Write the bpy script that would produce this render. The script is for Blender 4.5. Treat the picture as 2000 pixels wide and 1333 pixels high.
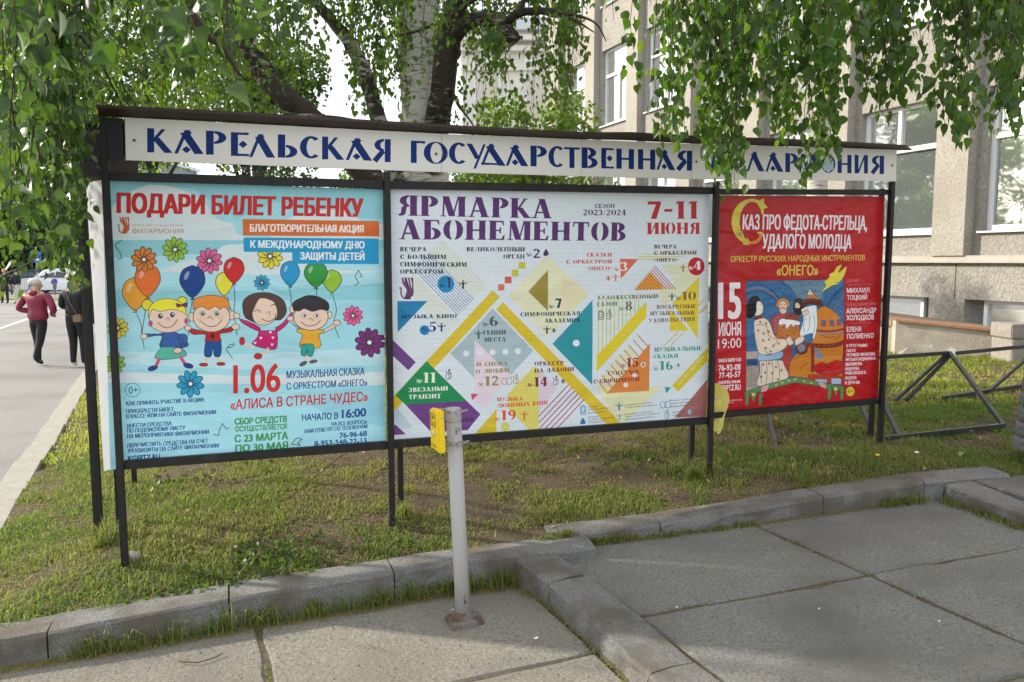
import bpy, bmesh, random
import numpy as np
from math import *
from mathutils import Vector, Matrix
random.seed(7); rng = np.random.default_rng(11)
for o in list(bpy.data.objects): bpy.data.objects.remove(o)
SC = bpy.context.scene
COL = SC.collection
# ------------------------------------------------------------------ camera, sky, sun, exposure
F = 1556.0; PITCH = radians(5.76); EYE = 1.65
cd = bpy.data.cameras.new('camera'); cam = bpy.data.objects.new('camera', cd); COL.objects.link(cam)
cam.location = (0, 0, EYE); cam.rotation_euler = (radians(90) - PITCH, 0, 0)
cd.sensor_width = 36; cd.lens = 36 * F / 2000; cd.clip_start = .05; cd.clip_end = 2000
cd.dof.use_dof = True; cd.dof.focus_distance = 4.6; cd.dof.aperture_fstop = 7.1
SC.camera = cam
SUN_EL = radians(27); SUN_AZ = radians(16)          # sun stands to the left, a little behind the boards
sund = Vector((-cos(SUN_AZ) * cos(SUN_EL), sin(SUN_AZ) * cos(SUN_EL), sin(SUN_EL)))
W = bpy.data.worlds.new('World'); SC.world = W; W.use_nodes = True
nt = W.node_tree; bg = nt.nodes['Background']
sky = nt.nodes.new('ShaderNodeTexSky'); sky.sky_type = 'NISHITA'; sky.sun_disc = False
sky.sun_elevation = SUN_EL; sky.sun_rotation = atan2(sund.x, sund.y) % (2 * pi)
sky.air_density = 1.0; sky.dust_density = 2.5; sky.ozone_density = 1
# thin bright cloud veil over the blue
tc = nt.nodes.new('ShaderNodeTexCoord'); mp = nt.nodes.new('ShaderNodeMapping'); mp.inputs['Scale'].default_value = (1.5, 1.5, 4)
nz = nt.nodes.new('ShaderNodeTexNoise'); nz.inputs['Scale'].default_value = 2.2; nz.inputs['Detail'].default_value = 6
cr = nt.nodes.new('ShaderNodeValToRGB'); cr.color_ramp.elements[0].position = .30; cr.color_ramp.elements[1].position = .62
cr.color_ramp.elements[0].color = (.35, .35, .35, 1); cr.color_ramp.elements[1].color = (.95, .95, .95, 1)
mx = nt.nodes.new('ShaderNodeMixRGB'); mx.inputs[2].default_value = (7.6, 7.8, 8.0, 1)
nt.links.new(tc.outputs['Generated'], mp.inputs[0]); nt.links.new(mp.outputs[0], nz.inputs['Vector'])
nt.links.new(nz.outputs[0], cr.inputs[0]); nt.links.new(cr.outputs[0], mx.inputs[0])
nt.links.new(sky.outputs[0], mx.inputs[1]); nt.links.new(mx.outputs[0], bg.inputs[0])
bg.inputs[1].default_value = 0.10
sl = bpy.data.lights.new('sun', 'SUN'); sl.energy = 2.9; sl.angle = radians(1.4); sl.color = (1, .90, .76)
so = bpy.data.objects.new('sun', sl); COL.objects.link(so); so.rotation_euler = sund.to_track_quat('Z', 'Y').to_euler()
SC.render.engine = 'CYCLES'
SC.view_settings.view_transform = 'Standard'; SC.view_settings.look = 'None'
SC.view_settings.exposure = 1.18; SC.view_settings.gamma = 1; SC.view_settings.use_curve_mapping = False
SC.cycles.max_bounces = 7; SC.cycles.transparent_max_bounces = 8; SC.cycles.use_denoising = True

# ------------------------------------------------------------------ helpers
CP, SP = cos(PITCH), sin(PITCH)
def ray(x, y):
    a = (x - 1000) / F; b = (667 - y) / F
    return Vector((a, CP + b * SP, -SP + b * CP))
EYEV = Vector((0, 0, EYE))
def on(x, y, a, b=0, c=0):
    "point of the picture brought onto the plane z = a + b x + c y"
    d = ray(x, y); t = (a - EYE) / (d.z - b * d.x - c * d.y)
    return EYEV + d * t
def onL(x, y, h=0): return on(x, y, .0 + h, .03, .02)      # lower paving  z = .03(x+2)+.02(y-3)
def onU(x, y, h=0): return on(x, y, .032 + h, .05, .03)     # upper paving
def zL(x, y): return .03 * x + .02 * y
def zU(x, y): return .032 + .05 * x + .03 * y
def dep(x, y, Y):
    "picture point at distance Y ahead"
    d = ray(x, y); return EYEV + d * (Y / d.y)
YAW = radians(18.5); BU = Vector((cos(YAW), sin(YAW), 0)); BN = Vector((-sin(YAW), cos(YAW), 0))
B0 = on(243, 1102, .19)
def onB(x, y, off=0.0):
    P = B0 + BN * off; d = ray(x, y)
    return EYEV + d * ((P - EYEV).dot(BN) / d.dot(BN))
def uv(x, y):
    q = onB(x, y); return (q - B0).dot(BU), q.z
def bp(u, z, off=0.0): return Vector((B0.x, B0.y, 0)) + BU * u + BN * off + Vector((0, 0, z))

def lin(c): c = c / 255.; return c / 12.92 if c <= .04045 else ((c + .055) / 1.055) ** 2.4
def rgb(r, g, b, k=1.0): return (min(lin(r) * k, .9), min(lin(g) * k, .9), min(lin(b) * k, .9), 1)

MATS = {}
def mat(name, col, rough=.8, col2=None, nscale=8., bump=0., bscale=40., metal=0., spec=.4, detail=6, trans=0., stretch=(1, 1, 1), col3=None, n3=1.2, w3=(.45, .62)):
    if name in MATS: return MATS[name]
    m = bpy.data.materials.new(name); m.use_nodes = True; t = m.node_tree; p = t.nodes['Principled BSDF']
    p.inputs['Roughness'].default_value = rough; p.inputs['Metallic'].default_value = metal
    p.inputs['Specular IOR Level'].default_value = spec
    c1 = tuple(col)[:3] + (1,)
    p.inputs['Base Color'].default_value = c1
    g = t.nodes.new('ShaderNodeTexCoord'); mp = t.nodes.new('ShaderNodeMapping'); mp.inputs['Scale'].default_value = stretch
    geo = t.nodes.new('ShaderNodeNewGeometry'); t.links.new(geo.outputs['Position'], mp.inputs[0])
    src = None
    if col2 is not None:
        n = t.nodes.new('ShaderNodeTexNoise'); n.inputs['Scale'].default_value = nscale; n.inputs['Detail'].default_value = detail; n.inputs['Roughness'].default_value = .65
        r = t.nodes.new('ShaderNodeValToRGB'); r.color_ramp.elements[0].position = .32; r.color_ramp.elements[1].position = .68
        r.color_ramp.elements[0].color = c1; r.color_ramp.elements[1].color = tuple(col2)[:3] + (1,)
        t.links.new(mp.outputs[0], n.inputs['Vector']); t.links.new(n.outputs[0], r.inputs[0]); src = r.outputs[0]
        if col3 is not None:
            n3n = t.nodes.new('ShaderNodeTexNoise'); n3n.inputs['Scale'].default_value = n3; n3n.inputs['Detail'].default_value = 5
            r3 = t.nodes.new('ShaderNodeValToRGB'); r3.color_ramp.elements[0].position = w3[0]; r3.color_ramp.elements[1].position = w3[1]
            mm = t.nodes.new('ShaderNodeMixRGB'); mm.inputs[2].default_value = tuple(col3)[:3] + (1,)
            t.links.new(geo.outputs['Position'], n3n.inputs['Vector']); t.links.new(n3n.outputs[0], r3.inputs[0])
            t.links.new(r3.outputs[0], mm.inputs[0]); t.links.new(src, mm.inputs[1]); src = mm.outputs[0]
        t.links.new(src, p.inputs['Base Color'])
    if bump:
        nb = t.nodes.new('ShaderNodeTexNoise'); nb.inputs['Scale'].default_value = bscale; nb.inputs['Detail'].default_value = 8; nb.inputs['Roughness'].default_value = .7
        b = t.nodes.new('ShaderNodeBump'); b.inputs['Strength'].default_value = min(1, bump); b.inputs['Distance'].default_value = .01 * max(1, bump)
        t.links.new(mp.outputs[0], nb.inputs['Vector']); t.links.new(nb.outputs[0], b.inputs['Height']); t.links.new(b.outputs[0], p.inputs['Normal'])
    if trans:
        tr = t.nodes.new('ShaderNodeBsdfTranslucent'); ms = t.nodes.new('ShaderNodeMixShader'); ms.inputs[0].default_value = trans
        if src is not None: t.links.new(src, tr.inputs[0])
        else: tr.inputs[0].default_value = c1
        t.links.new(p.outputs[0], ms.inputs[1]); t.links.new(tr.outputs[0], ms.inputs[2])
        t.links.new(ms.outputs[0], t.nodes['Material Output'].inputs['Surface'])
    MATS[name] = m; return m

def leafmat(name, dark, light, tdark, tlight, trans=.45, rough=.45):
    m = bpy.data.materials.new(name); m.use_nodes = True; t = m.node_tree; p = t.nodes['Principled BSDF']
    p.inputs['Roughness'].default_value = rough; p.inputs['Specular IOR Level'].default_value = .45
    at = t.nodes.new('ShaderNodeAttribute'); at.attribute_name = 'tint'
    a = t.nodes.new('ShaderNodeMixRGB'); a.inputs[1].default_value = dark + (1,); a.inputs[2].default_value = light + (1,)
    b = t.nodes.new('ShaderNodeMixRGB'); b.inputs[1].default_value = tdark + (1,); b.inputs[2].default_value = tlight + (1,)
    for q in (a, b): t.links.new(at.outputs['Fac'], q.inputs[0])
    tr = t.nodes.new('ShaderNodeBsdfTranslucent'); ms = t.nodes.new('ShaderNodeMixShader'); ms.inputs[0].default_value = trans
    t.links.new(a.outputs[0], p.inputs['Base Color']); t.links.new(b.outputs[0], tr.inputs[0])
    t.links.new(p.outputs[0], ms.inputs[1]); t.links.new(tr.outputs[0], ms.inputs[2]); t.links.new(ms.outputs[0], t.nodes['Material Output'].inputs['Surface'])
    MATS[name] = m; return m

def tag(o, label=None, cat=None, group=None, kind=None):
    if label: o['label'] = label
    if cat: o['category'] = cat
    if group: o['group'] = group
    if kind: o['kind'] = kind
    return o
def empty(name, loc, label, cat, group=None):
    o = bpy.data.objects.new(name, None); o.empty_display_size = .1; COL.objects.link(o); o.location = loc
    return tag(o, label, cat, group)
def put(name, me, m, parent=None, smooth=False):
    o = bpy.data.objects.new(name, me); COL.objects.link(o)
    if m is not None:
        for q in (m if isinstance(m, (list, tuple)) else [m]): me.materials.append(q)
    if smooth: me.polygons.foreach_set('use_smooth', [True] * len(me.polygons))
    if parent is not None:
        o.parent = parent; o.matrix_parent_inverse = Matrix.Translation(-world_loc(parent))
    return o
def world_loc(o):
    v = Vector(o.location)
    return v if o.parent is None else v     # children sit in world coordinates: their own location is 0
class MB:
    "collects shapes, builds one mesh object"
    def __init__(s): s.v = []; s.f = []; s.mi = []
    def add(s, vs, fs, mi=0):
        n = len(s.v); s.v += [tuple(v) for v in vs]; s.f += [tuple(i + n for i in f) for f in fs]; s.mi += [mi] * len(fs); return s
    def box(s, c, sx, sy, sz, X=Vector((1, 0, 0)), Y=Vector((0, 1, 0)), Z=Vector((0, 0, 1)), mi=0):
        c = Vector(c); vs = [c + X * (sx / 2 * i) + Y * (sy / 2 * j) + Z * (sz / 2 * k) for i in (-1, 1) for j in (-1, 1) for k in (-1, 1)]
        return s.add(vs, [(0, 1, 3, 2), (4, 6, 7, 5), (0, 4, 5, 1), (2, 3, 7, 6), (0, 2, 6, 4), (1, 5, 7, 3)], mi)
    def bar(s, a, b, w, h=None, up=Vector((0, 0, 1)), mi=0):
        a, b = Vector(a), Vector(b); h = h or w; Z = (b - a).normalized()
        if abs(Z.dot(up)) > .98: up = Vector((0, 1, 0))
        X = Z.cross(up).normalized(); Y = Z.cross(X)
        return s.box((a + b) / 2, w, h, (b - a).length, X, Y, Z, mi)
    def tube(s, pts, rad, n=10, cap=True, mi=0, rough=0.):
        pts = [Vector(p) for p in pts]; N = len(pts); rad = rad if isinstance(rad, (list, tuple)) else [rad] * N
        base = len(s.v); fr = None
        for i, p in enumerate(pts):
            t = (pts[min(i + 1, N - 1)] - pts[max(i - 1, 0)]).normalized()
            if fr is None:
                a = Vector((0, 0, 1)) if abs(t.z) < .9 else Vector((1, 0, 0)); X = t.cross(a).normalized()
            else: X = (fr - t * fr.dot(t)).normalized()
            fr = X; Y = t.cross(X)
            for k in range(n):
                an = 2 * pi * k / n; r = rad[i] * (1 + rough * random.uniform(-1, 1))
                s.v.append(tuple(p + X * cos(an) * r + Y * sin(an) * r))
        for i in range(N - 1):
            for k in range(n):
                a = base + i * n + k; b = base + i * n + (k + 1) % n
                s.f.append((a, b, b + n, a + n)); s.mi.append(mi)
        if cap:
            s.f.append(tuple(base + k for k in range(n))[::-1]); s.mi.append(mi)
            s.f.append(tuple(base + (N - 1) * n + k for k in range(n))); s.mi.append(mi)
        return s
    def prism(s, poly, z0, z1, mi=0):
        "poly: (x,y) or (x,y,dz)"
        n = len(poly); b = len(s.v)
        for p in poly: s.v.append((p[0], p[1], z0))
        for p in poly: s.v.append((p[0], p[1], z1 + (p[2] if len(p) > 2 else 0)))
        s.f.append(tuple(b + i for i in range(n))[::-1]); s.f.append(tuple(b + n + i for i in range(n)))
        for i in range(n): j = (i + 1) % n; s.f.append((b + i, b + j, b + n + j, b + n + i))
        s.mi += [mi] * (n + 2); return s
    def lathe(s, c, prof, n=24, ax=Vector((0, 0, 1)), mi=0, X=None):
        ax = Vector(ax).normalized(); X = X or (Vector((1, 0, 0)) if abs(ax.x) < .9 else Vector((0, 1, 0))); X = (X - ax * X.dot(ax)).normalized(); Y = ax.cross(X)
        b = len(s.v); c = Vector(c)
        for r, h in prof:
            for k in range(n):
                a = 2 * pi * k / n; s.v.append(tuple(c + ax * h + (X * cos(a) + Y * sin(a)) * r))
        for i in range(len(prof) - 1):
            for k in range(n):
                p = b + i * n + k; q = b + i * n + (k + 1) % n; s.f.append((p, q, q + n, p + n)); s.mi.append(mi)
        s.f.append(tuple(b + k for k in range(n))[::-1]); s.f.append(tuple(b + (len(prof) - 1) * n + k for k in range(n))); s.mi += [mi, mi]
        return s
    def build(s, name, m, parent=None, smooth=False, bevel=0, sub=0):
        me = bpy.data.meshes.new(name); me.from_pydata(s.v, [], s.f); me.validate()
        if isinstance(m, (list, tuple)) and len(s.mi) == len(me.polygons): me.polygons.foreach_set('material_index', s.mi)
        if bevel or sub:
            bm = bmesh.new(); bm.from_mesh(me)
            if bevel: bmesh.ops.bevel(bm, geom=bm.edges[:], offset=bevel, segments=2, affect='EDGES', clamp_overlap=True)
            if sub: bmesh.ops.subdivide_edges(bm, edges=bm.edges[:], cuts=sub, use_grid_fill=True)
            bmesh.ops.recalc_face_normals(bm, faces=bm.faces[:]); bm.to_mesh(me); bm.free()
        else:
            bm = bmesh.new(); bm.from_mesh(me); bmesh.ops.recalc_face_normals(bm, faces=bm.faces[:]); bm.to_mesh(me); bm.free()
        return put(name, me, m, parent, smooth)
def fast_mesh(name, V, faces_n, idx, tint=None):
    "V (n,3) float, idx flat loop indices, faces_n corners per face (constant)"
    me = bpy.data.meshes.new(name); nv = len(V); nf = len(idx) // faces_n
    me.vertices.add(nv); me.vertices.foreach_set('co', np.ascontiguousarray(V, dtype=np.float32).ravel())
    me.loops.add(nf * faces_n); me.loops.foreach_set('vertex_index', np.ascontiguousarray(idx, dtype=np.int32).ravel())
    me.polygons.add(nf); me.polygons.foreach_set('loop_start', np.arange(0, nf * faces_n, faces_n, dtype=np.int32))
    try: me.polygons.foreach_set('loop_total', np.full(nf, faces_n, dtype=np.int32))
    except Exception: pass
    me.update(calc_edges=True)
    if tint is not None:
        a = me.attributes.new('tint', 'FLOAT', 'POINT'); a.data.foreach_set('value', np.ascontiguousarray(tint, dtype=np.float32))
    return me
# ------------------------------------------------------------------ print: flat art rasterised into generated images
_tc = {}
def text_loops(s):
    "closed outlines of a string set in the built-in font"
    if s in _tc: return _tc[s]
    c = bpy.data.curves.new('print', 'FONT'); c.body = s; c.size = 1; c.fill_mode = 'NONE'; c.resolution_u = 4
    o = bpy.data.objects.new('print', c); COL.objects.link(o)
    dg = bpy.context.evaluated_depsgraph_get(); me = o.evaluated_get(dg).to_mesh()
    V = np.array([v.co[:2] for v in me.vertices]); nx = {}
    adj = [[] for _ in V]
    for e in me.edges: a, b = e.vertices; adj[a].append(b); adj[b].append(a)
    seen = np.zeros(len(V), bool); out = []
    for i in range(len(V)):
        if seen[i] or not adj[i]: continue
        L = [i]; seen[i] = True; cur = i; nxt = i + 1 if (i + 1) in adj[i] else adj[i][0]
        while not seen[nxt]:
            seen[nxt] = True; L.append(nxt); k = [q for q in adj[nxt] if q != cur and not seen[q]]; cur = nxt
            if not k: break
            nxt = k[0]
        if len(L) > 2: out.append(V[L])
    o.evaluated_get(dg).to_mesh_clear(); bpy.data.objects.remove(o); bpy.data.curves.remove(c); _tc[s] = out; return out
CAPH = float(max(l[:, 1].max() for l in text_loops('Н')))

class Canvas:
    def __init__(s, u0, u1, z0, z1, res, base, mapf):
        s.u0, s.u1, s.z0, s.z1, s.res = u0, u1, z0, z1, res; s.w = int((u1 - u0) * res); s.h = int((z1 - z0) * res)
        s.a = np.empty((s.h, s.w, 3), np.float32); s.a[:] = s.c(base); s.mapf = mapf
        s.ox = s.oy = 0.; s.k = 1.
    gain = 1.25
    def c(s, col): return np.array(rgb(*col, k=s.gain)[:3], np.float32)
    def crop(s, ox, oy, k): s.ox, s.oy, s.k = ox, oy, k
    def m(s, p):
        u, z = s.mapf(s.ox + p[0] / s.k, s.oy + p[1] / s.k); return ((u - s.u0) * s.res, (z - s.z0) * s.res)
    def raw(s, P, col, al=1.0):
        P = np.asarray(P, float); col = s.c(col)
        x0 = max(int(floor(P[:, 0].min())), 0); x1 = min(int(ceil(P[:, 0].max())) + 1, s.w); y0 = max(int(floor(P[:, 1].min())), 0); y1 = min(int(ceil(P[:, 1].max())) + 1, s.h)
        if x1 <= x0 or y1 <= y0: return
        X, Y = np.meshgrid(np.arange(x0, x1) + .5, np.arange(y0, y1) + .5)
        ins = np.zeros(X.shape, bool); n = len(P)
        for i in range(n):
            ax, ay = P[i]; bx, by = P[(i + 1) % n]
            if ay == by: continue
            cnd = (ay > Y) != (by > Y); ins ^= cnd & (X < (bx - ax) * (Y - ay) / (by - ay) + ax)
        sub = s.a[y0:y1, x0:x1]
        sub[ins] = sub[ins] * (1 - al) + col * al
    def poly(s, pts, col, al=1.0, out=None, ow=2): 
        s.raw([s.m(p) for p in pts], col, al)
        if out: s.line(list(pts) + [pts[0]], out, ow)
    def line(s, pts, col, w=2, al=1.0):
        for (ax, ay), (bx, by) in zip(pts[:-1], pts[1:]):
            d = hypot(bx - ax, by - ay) or 1; nx, ny = -(by - ay) / d * w / 2, (bx - ax) / d * w / 2; ex, ey = (bx - ax) / d * w * .3, (by - ay) / d * w * .3
            s.raw([s.m(q) for q in ((ax - ex + nx, ay - ey + ny), (bx + ex + nx, by + ey + ny), (bx + ex - nx, by + ey - ny), (ax - ex - nx, ay - ey - ny))], col, al)
    def ell(s, x, y, rx, ry=None, col=(0, 0, 0), al=1.0, rot=0, n=28, out=None, ow=2):
        ry = ry or rx; pts = []
        for i in range(n):
            a = 2 * pi * i / n; px, py = rx * cos(a), ry * sin(a); pts.append((x + px * cos(rot) - py * sin(rot), y + px * sin(rot) + py * cos(rot)))
        s.poly(pts, col, al, out, ow)
    def curve(s, pts, n=8):
        "smooth closed or open polyline through points (Catmull-Rom)"
        out = []; N = len(pts)
        for i in range(N - 1):
            p0 = pts[max(i - 1, 0)]; p1 = pts[i]; p2 = pts[i + 1]; p3 = pts[min(i + 2, N - 1)]
            for k in range(n):
                t = k / n; out.append(tuple(.5 * (2 * p1[j] + (p2[j] - p0[j]) * t + (2 * p0[j] - 5 * p1[j] + 4 * p2[j] - p3[j]) * t * t + (3 * p1[j] - p0[j] - 3 * p2[j] + p3[j]) * t ** 3) for j in (0, 1)))
        return out + [pts[-1]]
    def blob(s, pts, col, out=(40, 35, 40), ow=3, al=1.0):
        q = s.curve(list(pts) + [pts[0]], 6)[:-1]; s.poly(q, col, al, out, ow)
    def sw(s, pts, col, w=3): s.line(s.curve(pts, 6), col, w)
    def frame(s, x0, y0, x1, y1, h):
        A = np.array(s.m((x0, y0))); B = np.array(s.m((x1, y1))); T = np.array(s.m((x0, y0 - h))); up = T - A
        if abs(y1 - y0) > abs(x1 - x0) * .35:
            d = B - A; up = np.array([-d[1], d[0]]) / (hypot(*d) or 1) * hypot(*up)
        return A, B - A, up
    def text(s, t, x0, y0, x1, y1, h, col, bold=0.0, shear=0., al=1.):
        LP = text_loops(t); A, R, U = s.frame(x0, y0, x1, y1, h); mn = min(l[:, 0].min() for l in LP); mxx = max(l[:, 0].max() for l in LP); uh = hypot(*U); bx = bold * uh * .75
        Rn = R / max(hypot(*R), 1e-6); A = A + Rn * bx; R = R - Rn * 2 * bx
        Q = [A + np.outer((l[:, 0] - mn) / (mxx - mn), R) + np.outer(l[:, 1] / CAPH, U) + np.outer(l[:, 1] * shear * uh, Rn) for l in LP]
        al_ = np.vstack(Q); x0 = int(al_[:, 0].min()) - 8; y0 = int(al_[:, 1].min()) - 8; w = int(al_[:, 0].max()) - x0 + 9; hh = int(al_[:, 1].max()) - y0 + 9; acc = np.zeros((hh, w + 1), np.int32)
        for q in Q:
            for (ax, ay), (bx_, by) in zip(q, np.roll(q, -1, 0)):
                if ay == by: continue
                sg = 1 if by > ay else -1; lo, hi = (ay, by) if sg > 0 else (by, ay); r0 = int(ceil(lo - y0 - .5)); r1 = int(ceil(hi - y0 - .5))
                if r1 <= r0: continue
                r = np.arange(r0, r1); xc = ax + (bx_ - ax) * (r + y0 + .5 - ay) / (by - ay) - x0 - .5; np.add.at(acc, (r, np.clip(np.ceil(xc).astype(int), 0, w)), sg)
        m = np.cumsum(acc, 1)[:, :w] != 0
        def sh(m, dx, dy): return np.roll(np.roll(m, dx, 1), dy, 0)
        k = int(round(bx)); ky = int(round(bx * .5)); base = m.copy()
        for d in range(1, k + 1): m = m | sh(base, d, 0) | sh(base, -d, 0)
        b2 = m.copy()
        for d in range(1, ky + 1): m = m | sh(b2, 0, d) | sh(b2, 0, -d)
        X0, X1, Y0, Y1 = max(x0, 0), min(x0 + w, s.w), max(y0, 0), min(y0 + hh, s.h)
        if X1 <= X0 or Y1 <= Y0: return
        mm = m[Y0 - y0:Y1 - y0, X0 - x0:X1 - x0]; sub = s.a[Y0:Y1, X0:X1]; sub[mm] = sub[mm] * (1 - al) + s.c(col) * al
    def slab(s, t, x0, y0, x1, y1, h, col, font='stencil', wide=True):
        gl = [glyph(c, font) for c in t]; tot = sum(g[0] for g in gl)
        A, R, U = s.frame(x0, y0, x1, y1, h); gap = .1 if font == 'stencil' else .06; total = tot + gap * (len(t) - 1); x = 0
        for w, pl in gl:
            for p in pl: s.raw([A + R * ((x + q[0]) / total) + U * q[1] for q in p], col)
            x += w + gap
    def image(s, name):
        im = bpy.data.images.new(name, s.w, s.h, alpha=False, float_buffer=False)
        a = np.clip(s.a, 0, 1); a = np.where(a <= .0031308, a * 12.92, 1.055 * np.power(a, 1 / 2.4) - .055)
        px = np.ones((s.h, s.w, 4), np.float32); px[..., :3] = a; im.pixels.foreach_set(px.ravel()); im.update(); im.pack(); return im
# stroke lettering: heavy stencil slab and the painted sign face
def arc(cx, cy, rx, ry, a0, a1, T, t, n=14):
    o = []; i_ = []
    for k in range(n + 1):
        a = radians(a0 + (a1 - a0) * k / n); o.append((cx + rx * cos(a), cy + ry * sin(a))); i_.append((cx + (rx - T) * cos(a), cy + (ry - t) * sin(a)))
    return o + i_[::-1]
def glyph(ch, font):
    st = font == 'stencil'; T, t = (.29, .075) if st else (.25, .10); P = []; S = .07
    def v(x, y0=0, y1=1, w=T):
        P.append([(x - w / 2, y0), (x + w / 2, y0), (x + w / 2, y1), (x - w / 2, y1)])
        if st:
            if y0 == 0: P.append([(x - w / 2 - S, 0), (x + w / 2 + S, 0), (x + w / 2 + S, .045), (x - w / 2 - S, .045)])
            if y1 == 1: P.append([(x - w / 2 - S, .955), (x + w / 2 + S, .955), (x + w / 2 + S, 1), (x - w / 2 - S, 1)])
    def d(x0, y0, x1, y1, w): P.append([(x0 - w / 2, y0), (x0 + w / 2, y0), (x1 + w / 2, y1), (x1 - w / 2, y1)])
    def h(x0, x1, y, w=None): w = w or t; P.append([(x0, y - w / 2), (x1, y - w / 2), (x1, y + w / 2), (x0, y + w / 2)])
    def s_(x, y, hw):
        if st: h(x - hw, x + hw, y, .045)
    A = lambda *a: P.append(arc(*a))
    def dia(x, y, r): P.append([(x - r, y), (x, y - r), (x + r, y), (x, y + r)])
    g = .03 if st else 0
    def bowl(x, cy, r, ry, tt=None): A(x + g, cy, r, ry, -90, 90, T, t if tt is None else tt)
    w = .8
    c = ch
    if c == ' ': return (.42 if st else .55, [])
    if c == 'А':
        if st: d(.14, 0, .42, 1, t * 1.2); d(.46, 1, .76, 0, T); h(.25, .52, .3); s_(.14, .025, .14); s_(.76, .025, .2); w = .96
        else: d(.08, 0, .42, .98, .12); d(.36, .86, .84, 0, .31); P.append([(.3, .86), (.5, 1.0), (.6, .86), (.4, .7)]); dia(.42, .17, .15); w = .95
    elif c == 'Л': 
        if st: d(.14, 0, .36, 1, t * 1.2); h(.3, .8, 1 - t / 2); v(.72); s_(.14, .025, .13); w = .93
        else: d(.06, 0, .4, .98, .12); d(.36, .86, .8, 0, .31); P.append([(.28, .86), (.48, 1.0), (.56, .86), (.38, .7)]); w = .9
    elif c == 'Д':
        if st: d(.22, .1, .42, 1, t * 1.2); d(.46, 1, .68, .1, T); h(.05, .95, .1); v2 = 0; P.append([(.03, -.14), (.1, -.14), (.12, .12), (.03, .12)]); P.append([(.9, -.14), (.97, -.14), (.97, .12), (.88, .12)]); w = 1
        else: d(.1, .02, .44, .98, .11); d(.38, .86, .9, 0, .3); P.append([(.3, .86), (.5, 1.0), (.6, .86), (.4, .7)]); h(.05, .9, .07, .09); w = 1.0
    elif c == 'Б': v(.2); h(.2, .7, 1 - t / 2); P.append([(.6, 1), (.7, 1), (.72, .74), (.66, .8)]); bowl(.34, .3, .42, .3); w = .8
    elif c == 'В': v(.2); bowl(.34, .755, .36, .245); bowl(.34, .275, .42, .275); w = .8
    elif c == 'Г': v(.2); h(.2, .68, 1 - t / 2); P.append([(.58, 1), (.68, 1), (.7, .74), (.64, .8)] if st else [(.55, 1), (.7, 1), (.66, .88), (.55, .9)]); w = .72
    elif c in 'ЕЁ':
        v(.2); h(.2, .7, 1 - t / 2); h(.2, .72, t / 2)
        if st: h(.3, .55, .5); P.append([(.6, 1), (.7, 1), (.71, .72), (.64, .82)]); P.append([(.6, 0), (.73, 0), (.75, .28), (.66, .2)]); P.append([(.5, .38), (.58, .32), (.58, .68), (.5, .62)])
        else: dia(.5, .5, .16)
        w = .78
    elif c == 'Ж': v(.55); d(.12, 0, .42, .5, T * .55); d(.98, 0, .68, .5, T * .55); d(.14, 1, .42, .5, t * 1.5); d(.96, 1, .68, .5, t * 1.5); s_(.12, .025, .14); s_(.98, .025, .14); w = 1.1
    elif c in 'З3': A(.3, .75, .38, .25, -80, 160, T, t); A(.3, .28, .42, .28, -160, 80, T, t); w = .75
    elif c in 'ИЙ':
        v(.2); v(.8); d(.3, .02, .72, .98, t * 1.4 if st else .11); w = 1
        if c == 'Й': A(.5, 1.22, .2, .16, 190, 350, .07, .07)
    elif c == 'К':
        v(.2)
        if st: d(.36, .45, .7, 1, t * 1.5); d(.42, .52, .78, 0, T); s_(.7, .975, .12); s_(.8, .025, .18)
        else: d(.3, .5, .66, .98, .15); d(.36, .62, .84, 0, .3)
        w = .9
    elif c == 'М':
        if st: d(.13, 0, .17, 1, t); s_(.13, .025, .13); d(.24, 1, .52, .02, T); d(.56, .02, .8, .98, t); v(.95); w = 1.13
        else: d(.1, 0, .2, .98, .1); d(.26, .98, .52, .05, .22); d(.52, .05, .78, .98, .1); d(.84, .98, .9, 0, .2); w = 1.0
    elif c == 'Н': v(.2); v(.78); h(.25, .75, .5); w = .98
    elif c in 'О0':
        if st: A(.40, .5, .4, .5, 95, 265, T, .04); A(.50, .5, .4, .5, -85, 85, T, .04); w = .9
        else: A(.46, .5, .46, .52, 90, 270, .26, .05); A(.46, .5, .46, .52, -90, 90, .2, .05); w = .92
    elif c == 'П': v(.2); v(.78); h(.2, .78, 1 - t / 2); w = .98
    elif c == 'Р': v(.2); bowl(.34, .73, .4, .27); w = .76
    elif c == 'С':
        A(.42, .5, .42, .5, 48, 312, T, t)
        if st: P.append([(.62, .96), (.72, 1), (.72, .62), (.66, .66)]); P.append([(.62, .04), (.72, 0), (.72, .34), (.66, .3)])
        w = .78
    elif c == 'Т': v(.42); h(.04, .8, 1 - t / 2); (P.append([(.02, 1), (.1, 1), (.06, .76), (0, .7)]), P.append([(.74, 1), (.82, 1), (.84, .7), (.78, .76)])) if st else None; w = .84
    elif c == 'У':
        if st: d(.18, 1, .48, .38, T); d(.8, 1, .38, .06, t * 1.3); h(.1, .42, .04, .09); s_(.18, .975, .18); s_(.8, .975, .12); w = .92
        else: d(.12, 1, .5, .3, .24); d(.8, 1, .36, -.16, .11); w = .88
    elif c == 'Ф':
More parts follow.
